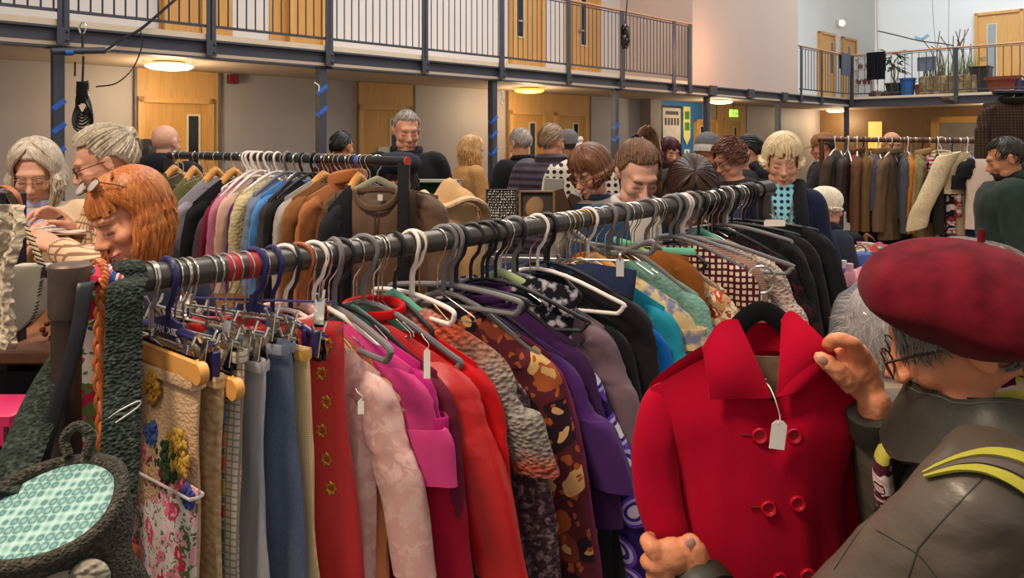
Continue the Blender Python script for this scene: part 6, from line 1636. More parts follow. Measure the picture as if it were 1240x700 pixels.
# left (lower) hand
blob(bd, (832, 676, 1.125), (.036, .020, .030), ry(.5)); blob(bd, (815, 672, 1.12), (.030, .020, .026), ry(.4)); blob(bd, (842, 690, 1.125), (.030, .022, .026))
fing(bd, [(800, 678, 1.125), (790, 664, 1.115), (783, 655, 1.13), (790, 652, 1.16), (800, 654, 1.185)], [0.0144, 0.0131, 0.0113, 0.0103, 0.0095])      # index, over the sleeve edge
fing(bd, [(806, 690, 1.12), (792, 684, 1.115), (783, 680, 1.13), (788, 676, 1.16), (798, 676, 1.185)], [0.0144, 0.0126, 0.0110, 0.0099, 0.0090])
fing(bd, [(814, 703, 1.12), (800, 702, 1.118), (790, 699, 1.13), (792, 694, 1.16), (800, 694, 1.18)], [0.0135, 0.0117, 0.0103, 0.0095, 0.0086])
fing(bd, [(824, 716, 1.12), (812, 718, 1.12), (803, 716, 1.13), (803, 710, 1.155), (808, 708, 1.17)], [0.0117, 0.0103, 0.0095, 0.0086, 0.0077])
fing(bd, [(845, 690, 1.12), (846, 672, 1.11), (840, 658, 1.11), (833, 654, 1.118)], [0.0180, 0.0149, 0.0121, 0.0103])                                 # thumb
# right (upper) hand pinching the collar
blob(bd, (1037, 447, 1.14), (.034, .024, .040), ry(-.5)); blob(bd, (1046, 462, 1.14), (.028, .022, .036), ry(-.5)); blob(bd, (1036, 432, 1.135), (.026, .020, .022), ry(.5))
fing(bd, [(1045, 432, 1.13), (1030, 418, 1.12), (1014, 411, 1.118), (1004, 416, 1.13), (1001, 424, 1.15)], [0.0149, 0.0135, 0.0117, 0.0103, 0.0090])   # index
fing(bd, [(1048, 437, 1.145), (1036, 424, 1.15), (1020, 417, 1.155), (1008, 422, 1.165), (1003, 430, 1.175)], [0.0144, 0.0126, 0.0108, 0.0097, 0.0088])
fing(bd, [(1050, 446, 1.155), (1040, 436, 1.17), (1026, 430, 1.18), (1014, 434, 1.185)], [0.0135, 0.0117, 0.0103, 0.0088])
fing(bd, [(1050, 456, 1.16), (1043, 450, 1.18), (1032, 446, 1.19), (1022, 448, 1.195)], [0.0117, 0.0103, 0.0090, 0.0079])
fing(bd, [(1032, 466, 1.125), (1016, 452, 1.115), (1003, 442, 1.115), (990, 434, 1.122)], [0.0166, 0.0144, 0.0121, 0.0101])                           # thumb
bd.remesh(.0038, 4); sculpt(bd, hc, Mh, 1.0)
# knuckle and tendon creases
out = []
for p in bd.v:
    d = 0
    for c_ in (WL, WRt):
        if (p-c_).length < .16: d = .0012*nz(p.x*120, p.y*120, p.z*120)+.0010*nz(p.x*50, p.y*50, p.z*50)
    out.append(p+V((d, d, d)))
bd.v = out
sk = skinm('#d98f68', 'skin_warm')
bd.build('body', sk, wroot, world=True)
A = lambda p: hc+Mh@V(p)
q = MB()
for pts, r_ in (([(834, 657, 1.104), (833, 654, 1.106)], .0075),): q.ell(P(836, 657, 1.100), (.0075, .003, .009), ry(-.3), 12, 8)
q.ell(P(996, 436, 1.107), (.009, .003, .0065), ry(.6), 12, 8)
q.build('fingernails', plain('#cf9b8a', .3), wroot, world=True)
q = MB(); q.tube([A((-.017, .083, -.003)), A((-.032, .0865, -.0075)), A((-.041, .081, -.005))], .0011, 5); q.build('eyelashes', plain('#3a261d', .6), wroot, world=True)
q = MB(); q.tube([A((-.021, .084, -.0655)), A((0, .0985, -.0645)), A((.021, .084, -.0655))], [.0008, .0028, .0008], 8); q.build('lips', plain('#b0604a', .45), wroot, world=True)
# hair
hm1 = hairm('#54483e', '#8f847a'); q = hair_mb('short', hc, Mh, 1.0, 5, n=420, face=58)
rnd = random.Random(3)
for i in range(110):   # tufts by the temple and ear
    y0 = rnd.uniform(.0, .075); z0 = rnd.uniform(.018, .055); x0 = -.070+.25*max(0, y0-.03)
    L = rnd.uniform(.018, .040)
    q.tube([A((x0, y0, z0)), A((x0-.006, y0+.002, z0-L*.4)), A((x0-.006+rnd.uniform(-.003, .003), y0+rnd.uniform(-.01, .016), z0-L))], [.0028, .0026, .0006], 5)
for i in range(120):
    ph = rnd.uniform(-pi, -1.9) if i % 2 else rnd.uniform(1.9, pi); R_ = HR
    p0 = HC+V((R_[0]*1.0*sin(ph), R_[1]*1.0*cos(ph), -.02)); q.tube([A(p0+V((0, 0, .02))), A(p0*1.04+V((0, 0, -.02))), A(p0*.98+V((0, 0, -.05)))], [.0035, .003, .0008], 5)
q.build('hair', hm1, wroot, world=True)
# glasses
q = MB()
for s in (-1, 1):
    q.tube([A((s*.033+.025*cos(2*pi*i/22), .108-.006*abs(cos(2*pi*i/22)), -.004+.020*sin(2*pi*i/22))) for i in range(22)], .0014, 6, closed=True)
    q.tube([A((s*.058, .104, .004)), A((s*.074, .06, .008)), A((s*.080, -.005, .004))], .0017, 6)
q.tube([A((-.010, .108, .001)), A((0, .111, .004)), A((.010, .108, .001))], .0014, 6)
g = q.build('glasses', plain('#3a2420', .3, .3), wroot, world=True)
q = MB()
for s in (-1, 1): q.ell(A((s*.033, .106, -.004)), (.024, .0012, .019), Mh, 18, 8)
gl = glassm('spectacle_glass'); q.build('lenses', gl, wroot, world=True)
# beret
bc_ = P(1170, 376, .985); Mb = Matrix.Rotation(radians(10), 3, 'Y')@rx(radians(4)); q = MB(); vs = []; fs = []; nu, nv = 96, 40
stalk = V((.008, .0, 1)).normalized()
for j in range(nv+1):
    th = pi*.985*j/nv
    for i in range(nu):
        a = 2*pi*i/nu; r = sin(th); z = cos(th)
        rim = 1.0; w = max(0, sin(th))**1.5
        f = -.045*(abs(sin(2.5*a+.9+.8*sin(2*a)))**.6-.6)*w*(1 if z > -.3 else .3)+.030*nz(cos(a)*1.6, sin(a)*1.6, z*1.4+2)*w
        R_ = 1+f; zz_ = z*(.093 if z > 0 else .058)
        x = .136*r*R_; y = .130*r*R_
        if z < -.2: x *= 1-.30*sstep((-z-.2)/.8); y *= 1-.25*sstep((-z-.2)/.8)
        zz_ += .004*sin(5*a+1)*w
        vs.append(bc_+Mb@V((x*cos(a), y*sin(a), zz_)))
for j in range(nv):
    for i in range(nu):
        i2 = (i+1) % nu; fs.append((j*nu+i, (j+1)*nu+i, (j+1)*nu+i2, j*nu+i2))
q.add(vs, fs)
mb_ = NT('burgundy_felt'); v = mb_.coord(); n_ = mb_.noise(v, 30, 4); mb_.base(mb_.ramp(n_, [(.3, '#4f0c17'), (.7, '#6e1623')])); mb_.bump(mb_.noise(v, 420, 3), .35, .001)
m_ber = mb_.fin(.95, sheen=.04, spec=.08)
br = q.build('beret', m_ber, wroot, world=True)
q = MB(); tp_ = bc_+Mb@V((0, 0, .088)); q.tube([tp_, tp_+V((.001, 0, .012)), tp_+V((.002, 0, .022))], [.0052, .0045, .0042], 10); q.build('beret_stalk', m_ber, wroot, world=True)
# scarf
m_sc = fab('#4a1626', 'floral', ('#c9a6a8', '#b9b04a', '#7d3a52', '#e2d5d2', '#4a1626', '#c6bd58'), 1.6)
q = MB()
for j in range(2): q.tube([nbw+V((0, 0, .028+.026*j))+lf*((.094-.008*j)*cos(2*pi*i/26))+fw*((.090-.006*j)*sin(2*pi*i/26)+.01)+V((0, 0, .008*sin(4*pi*i/26+j))) for i in range(26)], .024, 12, closed=True)
q.tube(spl([nbw+fw*.09+lf*.04+V((0, 0, .01)), nbw+fw*.16+lf*.05+V((0, 0, -.06)), nbw+fw*.165+lf*.05+V((0, 0, -.12)), nbw+fw*.160+lf*.04+V((0, 0, -.15))], 8), [(.014, .028)]*25, 12)
q.remesh(.006, 3); q.build('scarf', m_sc, wroot, world=True)
# jacket
t = NT('olive_waxed_cotton'); v = t.coord(); n_ = t.noise(v, 5, 5); c = t.ramp(n_, [(.3, '#453d35'), (.5, '#574d43'), (.72, '#665b4f')]); t.base(c); t.bump(t.noise(t.coord((1, 1, 1.8)), 13, 4), .35, .012); m_jk = t.fin(.38, spec=.5)
t = NT('dark_olive_collar'); v = t.coord(); t.base(t.ramp(t.noise(v, 8, 4), [(.3, '#26251f'), (.7, '#3a382f')])); t.bump(t.noise(v, 60, 3), .3, .003); m_jc = t.fin(.5, spec=.4)
j_ = MB(); j_.loft(trings(.035, -.62))
limb(j_, [SL-(SL-nbw)*.45, SL+V((0, 0, .004)), SL.lerp(EL, .5), EL, EL.lerp(WL, .5), EL.lerp(WL, .90)], [.062, .070, .070, .064, .054, .043])
limb(j_, [SR-(SR-nbw)*.45, SR+V((0, 0, .004)), SR.lerp(ER, .5), ER, ER.lerp(WRt, .5), ER.lerp(WRt, .86)], [.070, .085, .072, .064, .050, .036])
j_.remesh(.008, 8); out = []
for p in j_.v:
    n_ = V((nz(p.x*7, p.y*7, p.z*7), nz(p.x*7+9, p.y*7, p.z*7), 0)); rdg = abs(nz(p.x*11+3, p.y*11, p.z*16+p.x*6)); out.append(p+n_*.008-V((0, -.012, 0))*(.5-rdg)*1.0)
j_.v = out; jk = j_.build('jacket', m_jk, wroot, world=True)
# standing fold-over collar
def colf(u, v):
    a = lerp(-2.9, 2.35, u); r = .116+.036*v+.008*sin(a*2); zz_ = .064-(.066+.030*max(0, sin(a)))*v-.022*max(0, sin(a))+.004*sin(5*a)*v; r += .006*nz(a*2, v*2)
    return nbw+lf*(r*1.15*cos(a))+fw*(r*1.04*sin(a)+.012)+V((0, 0, zz_+.006*nz(a*3, v*3)))
q = MB(); q.slab(lambda u, v: colf(1-u, v), 60, 14, .010); cl = q.build('collar', m_jc, wroot, world=True)
def colf2(u, v):
    a = lerp(-2.9, 2.35, u); r = .112; return nbw+lf*(r*1.15*cos(a))+fw*(r*sin(a)+.012)+V((0, 0, .062-.09*v-.020*max(0, sin(a))))
q = MB(); q.slab(colf2, 50, 6, .006); q.build('collar_stand', m_jc, wroot, world=True)
q = MB()
for uu in (.06, .94):
    q.tube([colf(1-i/40, uu)+(colf(1-i/40, uu)-nbw).normalized()*.0055 for i in range(41)], .0009, 5)
q.build('collar_stitching', plain('#5a564a', .7), wroot, world=True)
q = MB(); c0 = colf(.47, .78); nn = (c0-nbw); nn.z = 0; nn.normalize(); q.lathe([(.001, .009), (.008, .009), (.0105, .007), (.011, 0)], c0, 20, nn.to_track_quat('Z', 'Y').to_matrix()); q.build('snap_button', plain('#2a2823', .35, .2), wroot, world=True)
# cuffs
for a_, b_, r_ in ((EL, WL, .047), (ER, WRt, .042)):
    q = MB(); q.tube([a_.lerp(b_, .80), a_.lerp(b_, .86), a_.lerp(b_, .95)], [r_*1.08, r_*1.1, r_*1.02], 26); q.build('cuff', m_jc, wroot, world=True)
# front placket and buckle tab
def tsurf(a, z, e=.043):
    rs_ = [(-.62, .18, .14, -.03), (-.30, .165, .135, -.02), (-.19, .168, .140, .0), (-.10, .130, .115, .0), (-.04, .095, .09, 0)]
    for (z0_, a0_, b0_, f0), (z1_, a1_, b1_, f1) in zip(rs_, rs_[1:]):
        if z <= z1_: t_ = (z-z0_)/(z1_-z0_); break
    A_, B_, F_ = lerp(a0_, a1_, t_)+e, lerp(b0_, b1_, t_)+e, lerp(f0, f1, t_); return nbw+lf*(A_*cos(a))+fw*(B_*sin(a)+F_)+V((0, 0, z))
q = MB(); q.slab(lambda u, v: tsurf(lerp(1.30, 1.52, u), lerp(-.05, -.55, v)), 5, 24, .010); q.build('front_placket', m_jc, wroot, world=True)
q = MB(); p_ = tsurf(1.15, -.24, .052); q.box(p_, (.028, .010, .012), rz(al)@ry(.2), .002); q.box(p_+V((0, 0, -.012)), (.028, .010, .006), rz(al)@ry(.2), .002); q.build('buckle', M_black, wroot, world=True)
# rucksack strap lying on the jacket and collar, seams
from mathutils.bvhtree import BVHTree
bv = BVHTree.FromPolygons([tuple(p) for p in j_.v], j_.f)
def onj(px, py, lift=.004):
    o = V((0, 0, CZ)); d = (P(px, py, 1)-o).normalized(); h_ = bv.ray_cast(o, d)
    p = h_[0] if h_[0] is not None else P(px, py, .9); return p-d*lift
lime = fab('#b9b244', 'plain'); gry = fab('#4b4742', 'plain')
bag = thing('rucksack', 'rucksack with lime edged shoulder strap on the woman in the beret', 'rucksack', V((nbw.x+.24, nbw.y-.13, nbw.z-.3)))
up1 = spl([V((1118, 0, 572)), V((1140, 0, 560)), V((1168, 0, 549)), V((1200, 0, 543)), V((1240, 0, 549)), V((1290, 0, 575)), V((1330, 0, 620))], 6)
lo1 = spl([V((1120, 0, 578)), V((1142, 0, 573)), V((1165, 0, 570)), V((1195, 0, 574)), V((1232, 0, 592)), V((1270, 0, 625)), V((1300, 0, 670))], 6)
def band(v0, v1, lift, th, m, nm):
    n_ = len(up1)-1
    def f(u, v):
        x = min(u*n_, n_-1e-6); i = int(x); t_ = x-i; a_ = up1[i].lerp(up1[i+1], t_); b_ = lo1[i].lerp(lo1[i+1], t_); c_ = a_.lerp(b_, lerp(v0, v1, v)); return onj(c_.x, c_.z, lift)-bag.location
    q = MB(); q.slab(f, 40, 4, th); return q.build(nm, m, bag)
band(0, 1, .006, .006, gry, 'shoulder_strap'); band(0, .27, .011, .004, lime, 'strap_edging'); band(.70, 1, .011, .004, lime, 'strap_edging'); band(.38, .62, .010, .003, plain('#5b4d47', .5), 'strap_webbing')
for pts in ([(1192, 578), (1170, 600), (1140, 632), (1112, 664)], [(1062, 642), (1085, 655), (1112, 672), (1135, 700)], [(1112, 664), (1100, 700)], [(1010, 690), (1040, 645), (1068, 610), (1095, 585)]):
    q = MB(); q.tube([onj(p.x, p.z, .0002) for p in spl([V((x, 0, y)) for x, y in pts], 8)], .0009, 6); q.build('seam', m_jc, wroot, world=True)
q = MB(); bb = nbw-fw*.30+V((0, 0, -.28)); q.ell(bb, (.15, .12, .24), rz(al)); q.box(bb, (.26, .16, .34), rz(al), .04); q.remesh(.012, 8); q.v = [p-bag.location for p in q.v]; q.build('body', fab('#3c3a36'), bag)
# trousers + shoes
q = MB()
for s in (-1, 1):
    a = hp0+lf*(s*.09); limb(q, [a, V((a.x, a.y, .40)), V((a.x, a.y, .07))], [.105, .08, .06])
q.ell(hp0, (.17, .15, .13), rz(al)); q.remesh(.014, 5); q.build('trousers', fab('#25262b'), wroot, world=True)
for s in (-1, 1):
    a = hp0+lf*(s*.09); q = MB(); q.ell(V((a.x, a.y, .045))+fw*.06, (.045, .13, .042), rz(al)); q.remesh(.01, 3); q.build('shoe', plain('#1b1a1a', .5), wroot, world=True)

# ---------------------------------------------------------------- the red coat
CY = 1.20; RC = P(914, 396, CY)
rc = thing('red_coat', 'crimson double-breasted wool coat with two rows of buttons held up in the foreground', 'coat', RC, radians(-4))
t = NT('crimson_wool'); v = t.coord(); t.base(t.ramp(t.noise(v, 7, 4), [(.3, '#9c0424'), (.7, '#b20a2c')])); t.bump(t.noise(v, 500, 3), .35, .001); m_rc = t.fin(.95, sheen=.04, spec=.08)
def L_(px, py, dy=0): # pixel -> coat local
    p = P(px, py, CY+dy)-RC; return rz(radians(4))@p
def zt_(x):
    a = abs(x+.0)/.165; return -.012-.085*a**1.5
q = MB(); rings = []; nu, nv = 88, 60
for j in range(nv+1):
    v = (j/nv)**1.15; ring = []
    for k in range(nu):
        a = 2*pi*k/nu; cx, sy_ = cos(a), sin(a)
        w = lerp(.168, .128, sstep(v*2.6))*(1+.55*max(0, v-.45)); 
        x = w*(abs(cx)**.82)*(1 if cx >= 0 else -1); T_ = (.030+.030*sstep(v*5)); y = T_*(abs(sy_)**.7)*(1 if sy_ >= 0 else -1)
        z0 = zt_(x)
        if sy_ < 0 and abs(x-.012) < .062: z0 -= .105*(1-abs(x-.012)/.062)
        elif abs(x-.012) < .05: z0 -= .012*(1-(abs(x-.012)/.05)**2)
        z = lerp(z0, -.60, v); f = sstep(v*1.6)
        y += f*(.022*nz(x*13+2, z*1.2, 3)+.008*nz(x*30, z*3, 1)); y -= .010*math.exp(-((x-.012)/.06)**2)*(1 if sy_ < 0 else 0)
        x += .02*v*0+.010*f*nz(z*4, a)
        ring.append(V((x+.006*v, y, z)))
    rings.append(ring)
q.loft(rings, cap=False); q.build('body', m_rc, rc)
def csleeve(pts, rads, nm, seed, parent=rc):
    q = MB(); P_ = spl(pts, 9); R_ = interp(rads, len(P_)); rings = []; N = len(P_)
    for i, p in enumerate(P_):
        d = (P_[min(i+1, N-1)]-P_[max(i-1, 0)]).normalized(); u = V((1, 0, 0)); u = (u-d*u.dot(d)).normalized(); w = d.cross(u); t_ = i/(N-1)
        rings.append([p+(u*cos(2*pi*k/32)+w*sin(2*pi*k/32)*.62)*(R_[i]*(1+.12*nz(cos(2*pi*k/32)*1.3+seed, t_*6, sin(2*pi*k/32)*1.3)+.07*cos(2*2*pi*k/32+seed+2*t_))) for k in range(32)])
    q.loft(rings); return q.build(nm, m_rc, parent)
csleeve([L_(836, 474, .012), L_(806, 488, .006), L_(793, 535, -.01), L_(797, 600, -.02), L_(812, 655, -.03), L_(822, 700, .0), L_(828, 740, .02)], [.014, .034, .039, .038, .034, .030, .032], 'sleeve', 2)
csleeve([L_(1000, 445, .02), L_(1016, 470, .03), L_(1024, 540, .03), L_(1030, 610, .03), L_(1030, 660, .03)], [.026, .038, .038, .036, .032], 'sleeve', 7)
# collar flaps (bilinear patches with a roll)
def patch(p00, p10, p11, p01, bul, name, nu=20, nv=16, th=.006, m=m_rc, par=rc, wav=0.0):
    a, b, c_, d = [L_(*p) for p in (p00, p10, p11, p01)]
    def f(u, v):
        p = a.lerp(b, u).lerp(d.lerp(c_, u), v); return p+V((0, -bul*sin(pi*u)*sin(pi*v)-bul*.6*sin(pi*v)+.012*(1-v)**2*sin(pi*u), wav*sin(pi*u)*v+.011*sin(pi*u)*(1-v)**2-.003*sin(pi*u)*v))
    q = MB(); q.slab(f, nu, nv, th); return q.build(name, m, par)
patch((851, 420, -.045), (893, 387, -.022), (934, 482, -.064), (859, 483, -.066), .010, 'collar', wav=.004)
patch((946, 387, -.018), (976, 390, -.035), (1012, 428, -.062), (940, 482, -.064), .012, 'collar_lapel')
patch((940, 482, -.064), (962, 430, -.055), (1012, 428, -.062), (975, 468, -.068), .006, 'collar_tip')
# back neck stand, lining
q = MB()
def bn(u, v):
    a = pi*u; p = L_(920, 392, 0); return V((.018+.045*cos(a), .028*sin(a)-.012, .008-.045*v-.004))
q.slab(bn, 26, 8, .005); q.build('collar_stand', m_rc, rc)
q = MB(); q.slab(lambda u, v: V((.018+(u-.5)*.085*(1-.45*v), .018, -.052-.085*v)), 10, 8, .003); q.build('lining', fab('#a98f72', 'mottle', ('#a98f72', '#8d7459')), rc)
# buttons
mbt = plain('#b5122a', .25, 0, .1, name='red_button')
for px, py in ((907, 508), (946, 508), (916, 589), (949, 583), (930, 671), (961, 666)):
    # find front surface
    p = L_(px, py, 0); best = min((abs(v_.x-p.x)+abs(v_.z-p.z), v_.y) for r_ in rings for v_ in r_ if v_.y < .0)
    q = MB(); q.lathe([(.001, .0015), (.006, .0015), (.0075, .004), (.0105, .005), (.0118, .003), (.0118, 0), (.001, 0)], V((p.x, best[1]-.001, p.z)), 24, rx(pi/2)); b_ = q.build('button', mbt, rc)
    q = MB()
    for dx in (-.0022, .0022):
        for dz in (-.0022, .0022): q.ell(V((p.x+dx, best[1]-.004, p.z+dz)), .0009, None, 8, 6)
    q.build('button_holes', plain('#3d0510', .7), b_)
q = MB(); 
for px, py in ((896, 508), (905, 589)):
    p = L_(px, py, 0); best = min((abs(v_.x-p.x)+abs(v_.z-p.z), v_.y) for r_ in rings for v_ in r_ if v_.y < .0)
    q = MB(); q.tube([V((p.x-.012, best[1]-.001, p.z)), V((p.x+.006, best[1]-.001, p.z))], .0016, 6); q.build('buttonhole', plain('#6d0315', .9), rc)
# princess seam
h = thing('clothes_hanger', 'black velvet hanger inside the crimson double-breasted coat', 'clothes hanger', RC+V((.012, .0, .02)), radians(-4))
q = MB(); q.tube(spl([V((-.12, .0, -.135)), V((-.075, 0, -.085)), V((-.04, 0, -.022)), V((0, 0, .006)), V((.04, 0, -.022)), V((.075, 0, -.085)), V((.12, 0, -.135))], 8), [(.006, .016)]*49, 12, up=(0, 1, 0)); q.tube([(-.12, 0, -.135), (.12, 0, -.135)], .004, 8); q.build('arms', hm('velvet'), h)
q = MB(); q.tube([V((0, 0.004, .012)), V((0, .006, .03))]+arc((0, .006, .055), .022, radians(-90), radians(150), 12), .002, 6); q.build('hook', hm('wire'), h)
r = thing('price_tag', 'white price tag hanging by string from the crimson coat', 'price tag', P(942, 527, CY-.085))
q = MB(); q.prism([(-.011, -.021), (.012, -.021), (.012, .016), (.006, .022), (-.005, .022), (-.011, .016)], .001, ry(.12)); q.build('card', plain('#eee6df', .7), r, smooth=False)
q = MB(); q.tube(spl([V((0, -.001, .018)), L_(940, 505, -.084)+RC-r.location, P(938, 482, CY-.085)-r.location, P(930, 466, CY-.06)-r.location, P(921, 461, CY-.03)-r.location, P(928, 459, CY-.04)-r.location], 8), .0009, 6); q.build('string', plain('#efe8e0', .8), r)
# ================================================================ stalls and clutter
M_glass = glassm('display_glass')
# ---- jewellery stall in the middle
ty = 3.55; tl = P(425, 300, ty); tr = P(735, 300, ty)
r = thing('stall_table', 'stall table with dark cloth carrying the framed jewellery displays', 'table', ((tl.x+tr.x)/2, ty, 0))
wT = tr.x-tl.x+.1
q = MB(); q.box((0, 0, .76), (wT, .8, .04), None, .008); q.build('tabletop', plain('#3a2c26', .6), r)
q = MB(); q.slab(lambda u, v: ((u-.5)*wT*1.01, -.405+.012*sin(u*60)*v, .785-.70*v), 80, 8, .006); q.build('table_cloth', fab('#231c22'), r)
q = MB(); q.box((0, .05, .90), (wT*.96, .5, .25), None, .01); q.build('riser', fab('#2c2428'), r)
for x in (-wT/2+.06, wT/2-.06):
    for y in (-.34, .34): MB().box((x, y, .37), (.04, .04, .74), None, .003).build('leg', M_steel, r)
rzv = 1.025
def framebox(name, lab, x0, y0, x1, y1, Y, fm, bm, tilt=0, dep=.06, fr=.016):
    a, b = P(x0, y0, Y), P(x1, y1, Y); c = (a+b)/2; w, h = abs(b.x-a.x), abs(a.z-b.z)
    r = thing(name, lab, 'display case', c, 0); R_ = rx(-tilt); q = MB()
    for s in (-1, 1):
        q.box(R_@V((s*(w/2-fr/2), 0, 0)), (fr, dep, h), R_, .002); q.box(R_@V((0, 0, s*(h/2-fr/2))), (w, dep, fr), R_, .002)
    q.build('frame', fm, r); q = MB(); q.box(R_@V((0, dep*.35, 0)), (w-fr, .006, h-fr), R_); q.build('backing', bm, r); return r, w, h, R_
r, w, h, R_ = framebox('display_case', 'pale framed display case lined with green velvet', 482, 217, 558, 292, 3.4, plain('#9fa092', .5), fab('#0c4a38', sheen=.5), .05, .08)
q = MB()
for i, (x, hh, c) in enumerate(((-.055, .20, 0), (-.035, .21, 0), (-.015, .19, 0))): q.box((x, -.0, -.03), (.014, .03, hh), None, .002)
q.build('gilt_frames', plain('#a8853a', .35, .6), r); MB().box((.04, .0, -.035), (.07, .02, .19), ry(.05), .002).build('tan_book', plain('#b98458', .6), r)
r, w, h, R_ = framebox('ring_display', 'tilted tray display crowded with silver brooches and rings', 588, 229, 626, 275, 3.3, plain('#4a3b30', .5), fab('#57504a'), .25, .02, .005)
rnd = random.Random(4); q = MB()
for i in range(11):
    for j in range(13): q.ell(R_@V((-w/2+.012+(w-.024)*i/10+rnd.uniform(-.003, .003), -.006, -h/2+.012+(h-.024)*j/12)), rnd.uniform(.003, .006), None, 7, 5)
q.build('brooches', plain('#cfc9c0', .2, .9, .3), r)
r, w, h, R_ = framebox('picture_frame', 'brown wooden picture frame leaning open on the stall', 628, 231, 672, 265, 3.3, woodm('#7a5230', 'frame_wood'), plain('#2c1d14', .5), .2, .03, .010)
MB().ell(R_@V((-.01, .004, -.01)), (.04, .008, .05), R_@ry(.4)).build('portrait', plain('#8a6a44', .6), r)
r = thing('picture_frame', 'second dark wooden frame standing folded behind the portrait frame', 'picture frame', P(683, 250, 3.5)); q = MB(); q.box((-.02, 0, .0), (.09, .015, .16), ry(-.35), .003); q.box((.03, .05, -.02), (.06, .015, .15), ry(.4), .003); q.build('boards', woodm('#4b3120', 'dark_frame'), r)
r = thing('display_board', 'plain grey display board at the right end of the jewellery stall', 'display board', P(670, 240, 3.75)); MB().box((0, 0, 0), (.10, .015, .2), rz(-.2)@ry(.06), .002).build('board', plain('#8f8c86', .6), r)
# glass and metal odds and ends on the left part of the stall
rnd = random.Random(9)
kinds = [('glass_vase', 'vase', '#b9b2a6'), ('silver_cup', 'cup', '#b5ada5'), ('brass_candlestick', 'candlestick', '#a67f3e'), ('blue_vase', 'vase', '#3b4f74')]
for i, (px, py, k_) in enumerate(((436, 268, 0), (444, 262, 1), (451, 272, 2), (458, 262, 3), (467, 268, 0), (474, 276, 1), (561, 270, 2), (568, 274, 1), (575, 268, 0), (579, 278, 2))):
    nm, ct, c = kinds[k_]; p = P(px, py, 3.45+.05*(i % 3)); hh = p.z-rzv; 
    r = thing(nm, 'small ornament standing among the clutter of the jewellery stall', ct, (p.x, p.y, rzv), 0, 'small ornaments on the jewellery stall')
    rr0 = .018+.006*rnd.random(); hh = max(.08, hh)
    MB().lathe([(rr0, 0), (rr0, .006), (rr0*.4, .02), (rr0*.5, hh*.4), (rr0*1.1, hh*.7), (rr0*.8, hh*.9), (rr0*1.0, hh), (rr0*.8, hh), (.001, hh*.8)], (0, 0, 0), 18).build('body', plain(c, .2, .7 if k_ in (1, 2) else .1), r)
r = thing('shelf_rack', 'small two-tier rack with folded striped linen at the left end of the jewellery stall', 'rack', P(447, 285, 3.2))
q = MB()
for z in (-.04, .05): q.box((0, 0, z), (.2, .14, .012), None, .003)
for x in (-.09, .09): q.box((x, 0, .0), (.012, .012, .14))
q.build('frame', plain('#3a2f2c', .5), r); MB().box((0, 0, .072), (.16, .12, .03), None, .01).build('folded_linen', fab('#a39a8e', 'stripes', ('#4a4c5a',), 1.5), r)
# ---- long bric-a-brac table on the right
ax = V((1.50, 3.3, 0)).normalized(); tb0 = V((1.36, 2.15, 0)); tb1 = tb0+ax*3.7; ang = -atan2(ax.x, ax.y)
c = (tb0+tb1)/2; r = thing('bric_a_brac_table', 'long table with pale cloth heaped with trinkets beyond the black coats', 'table', c, ang)
q = MB(); q.box((0, 0, .77), (.86, 3.7, .04), None, .008); q.build('tabletop', plain('#8a7a6c', .6), r)
q = MB(); q.slab(lambda u, v: (-.435-.012*sin(u*50)*v, (u-.5)*3.7, .795-.6*v), 90, 8, .006); q.slab(lambda u, v: ((u-.5)*.86, -1.855-.012*sin(u*30)*v, .795-.6*v), 40, 8, .006); q.slab(lambda u, v: ((u-.5)*.88, (v-.5)*3.72, .797), 4, 4, .004); q.build('table_cloth', fab('#c8b7a8', 'mottle', ('#c8b7a8', '#e0d4c6')), r)
for x in (-.36, .36):
    for y in (-1.7, 1.7): MB().box((x, y, .37), (.04, .04, .74), None, .003).build('leg', M_steel, r)
def tp(u, w, z=.80): 
    n = V((ax.y, -ax.x, 0)); p = tb0+ax*u+n*w; p.z = z; return p
rnd = random.Random(21)
pal = ['#d98a92', '#e8c9c0', '#c9566a', '#4a5a8c', '#8fa58a', '#e6ddd0', '#d9b35a', '#7d5f9c', '#c03a34', '#c9c2b8', '#5b4a44', '#9cb5bf', '#e3a6b0', '#b9a58c']
shp = 0
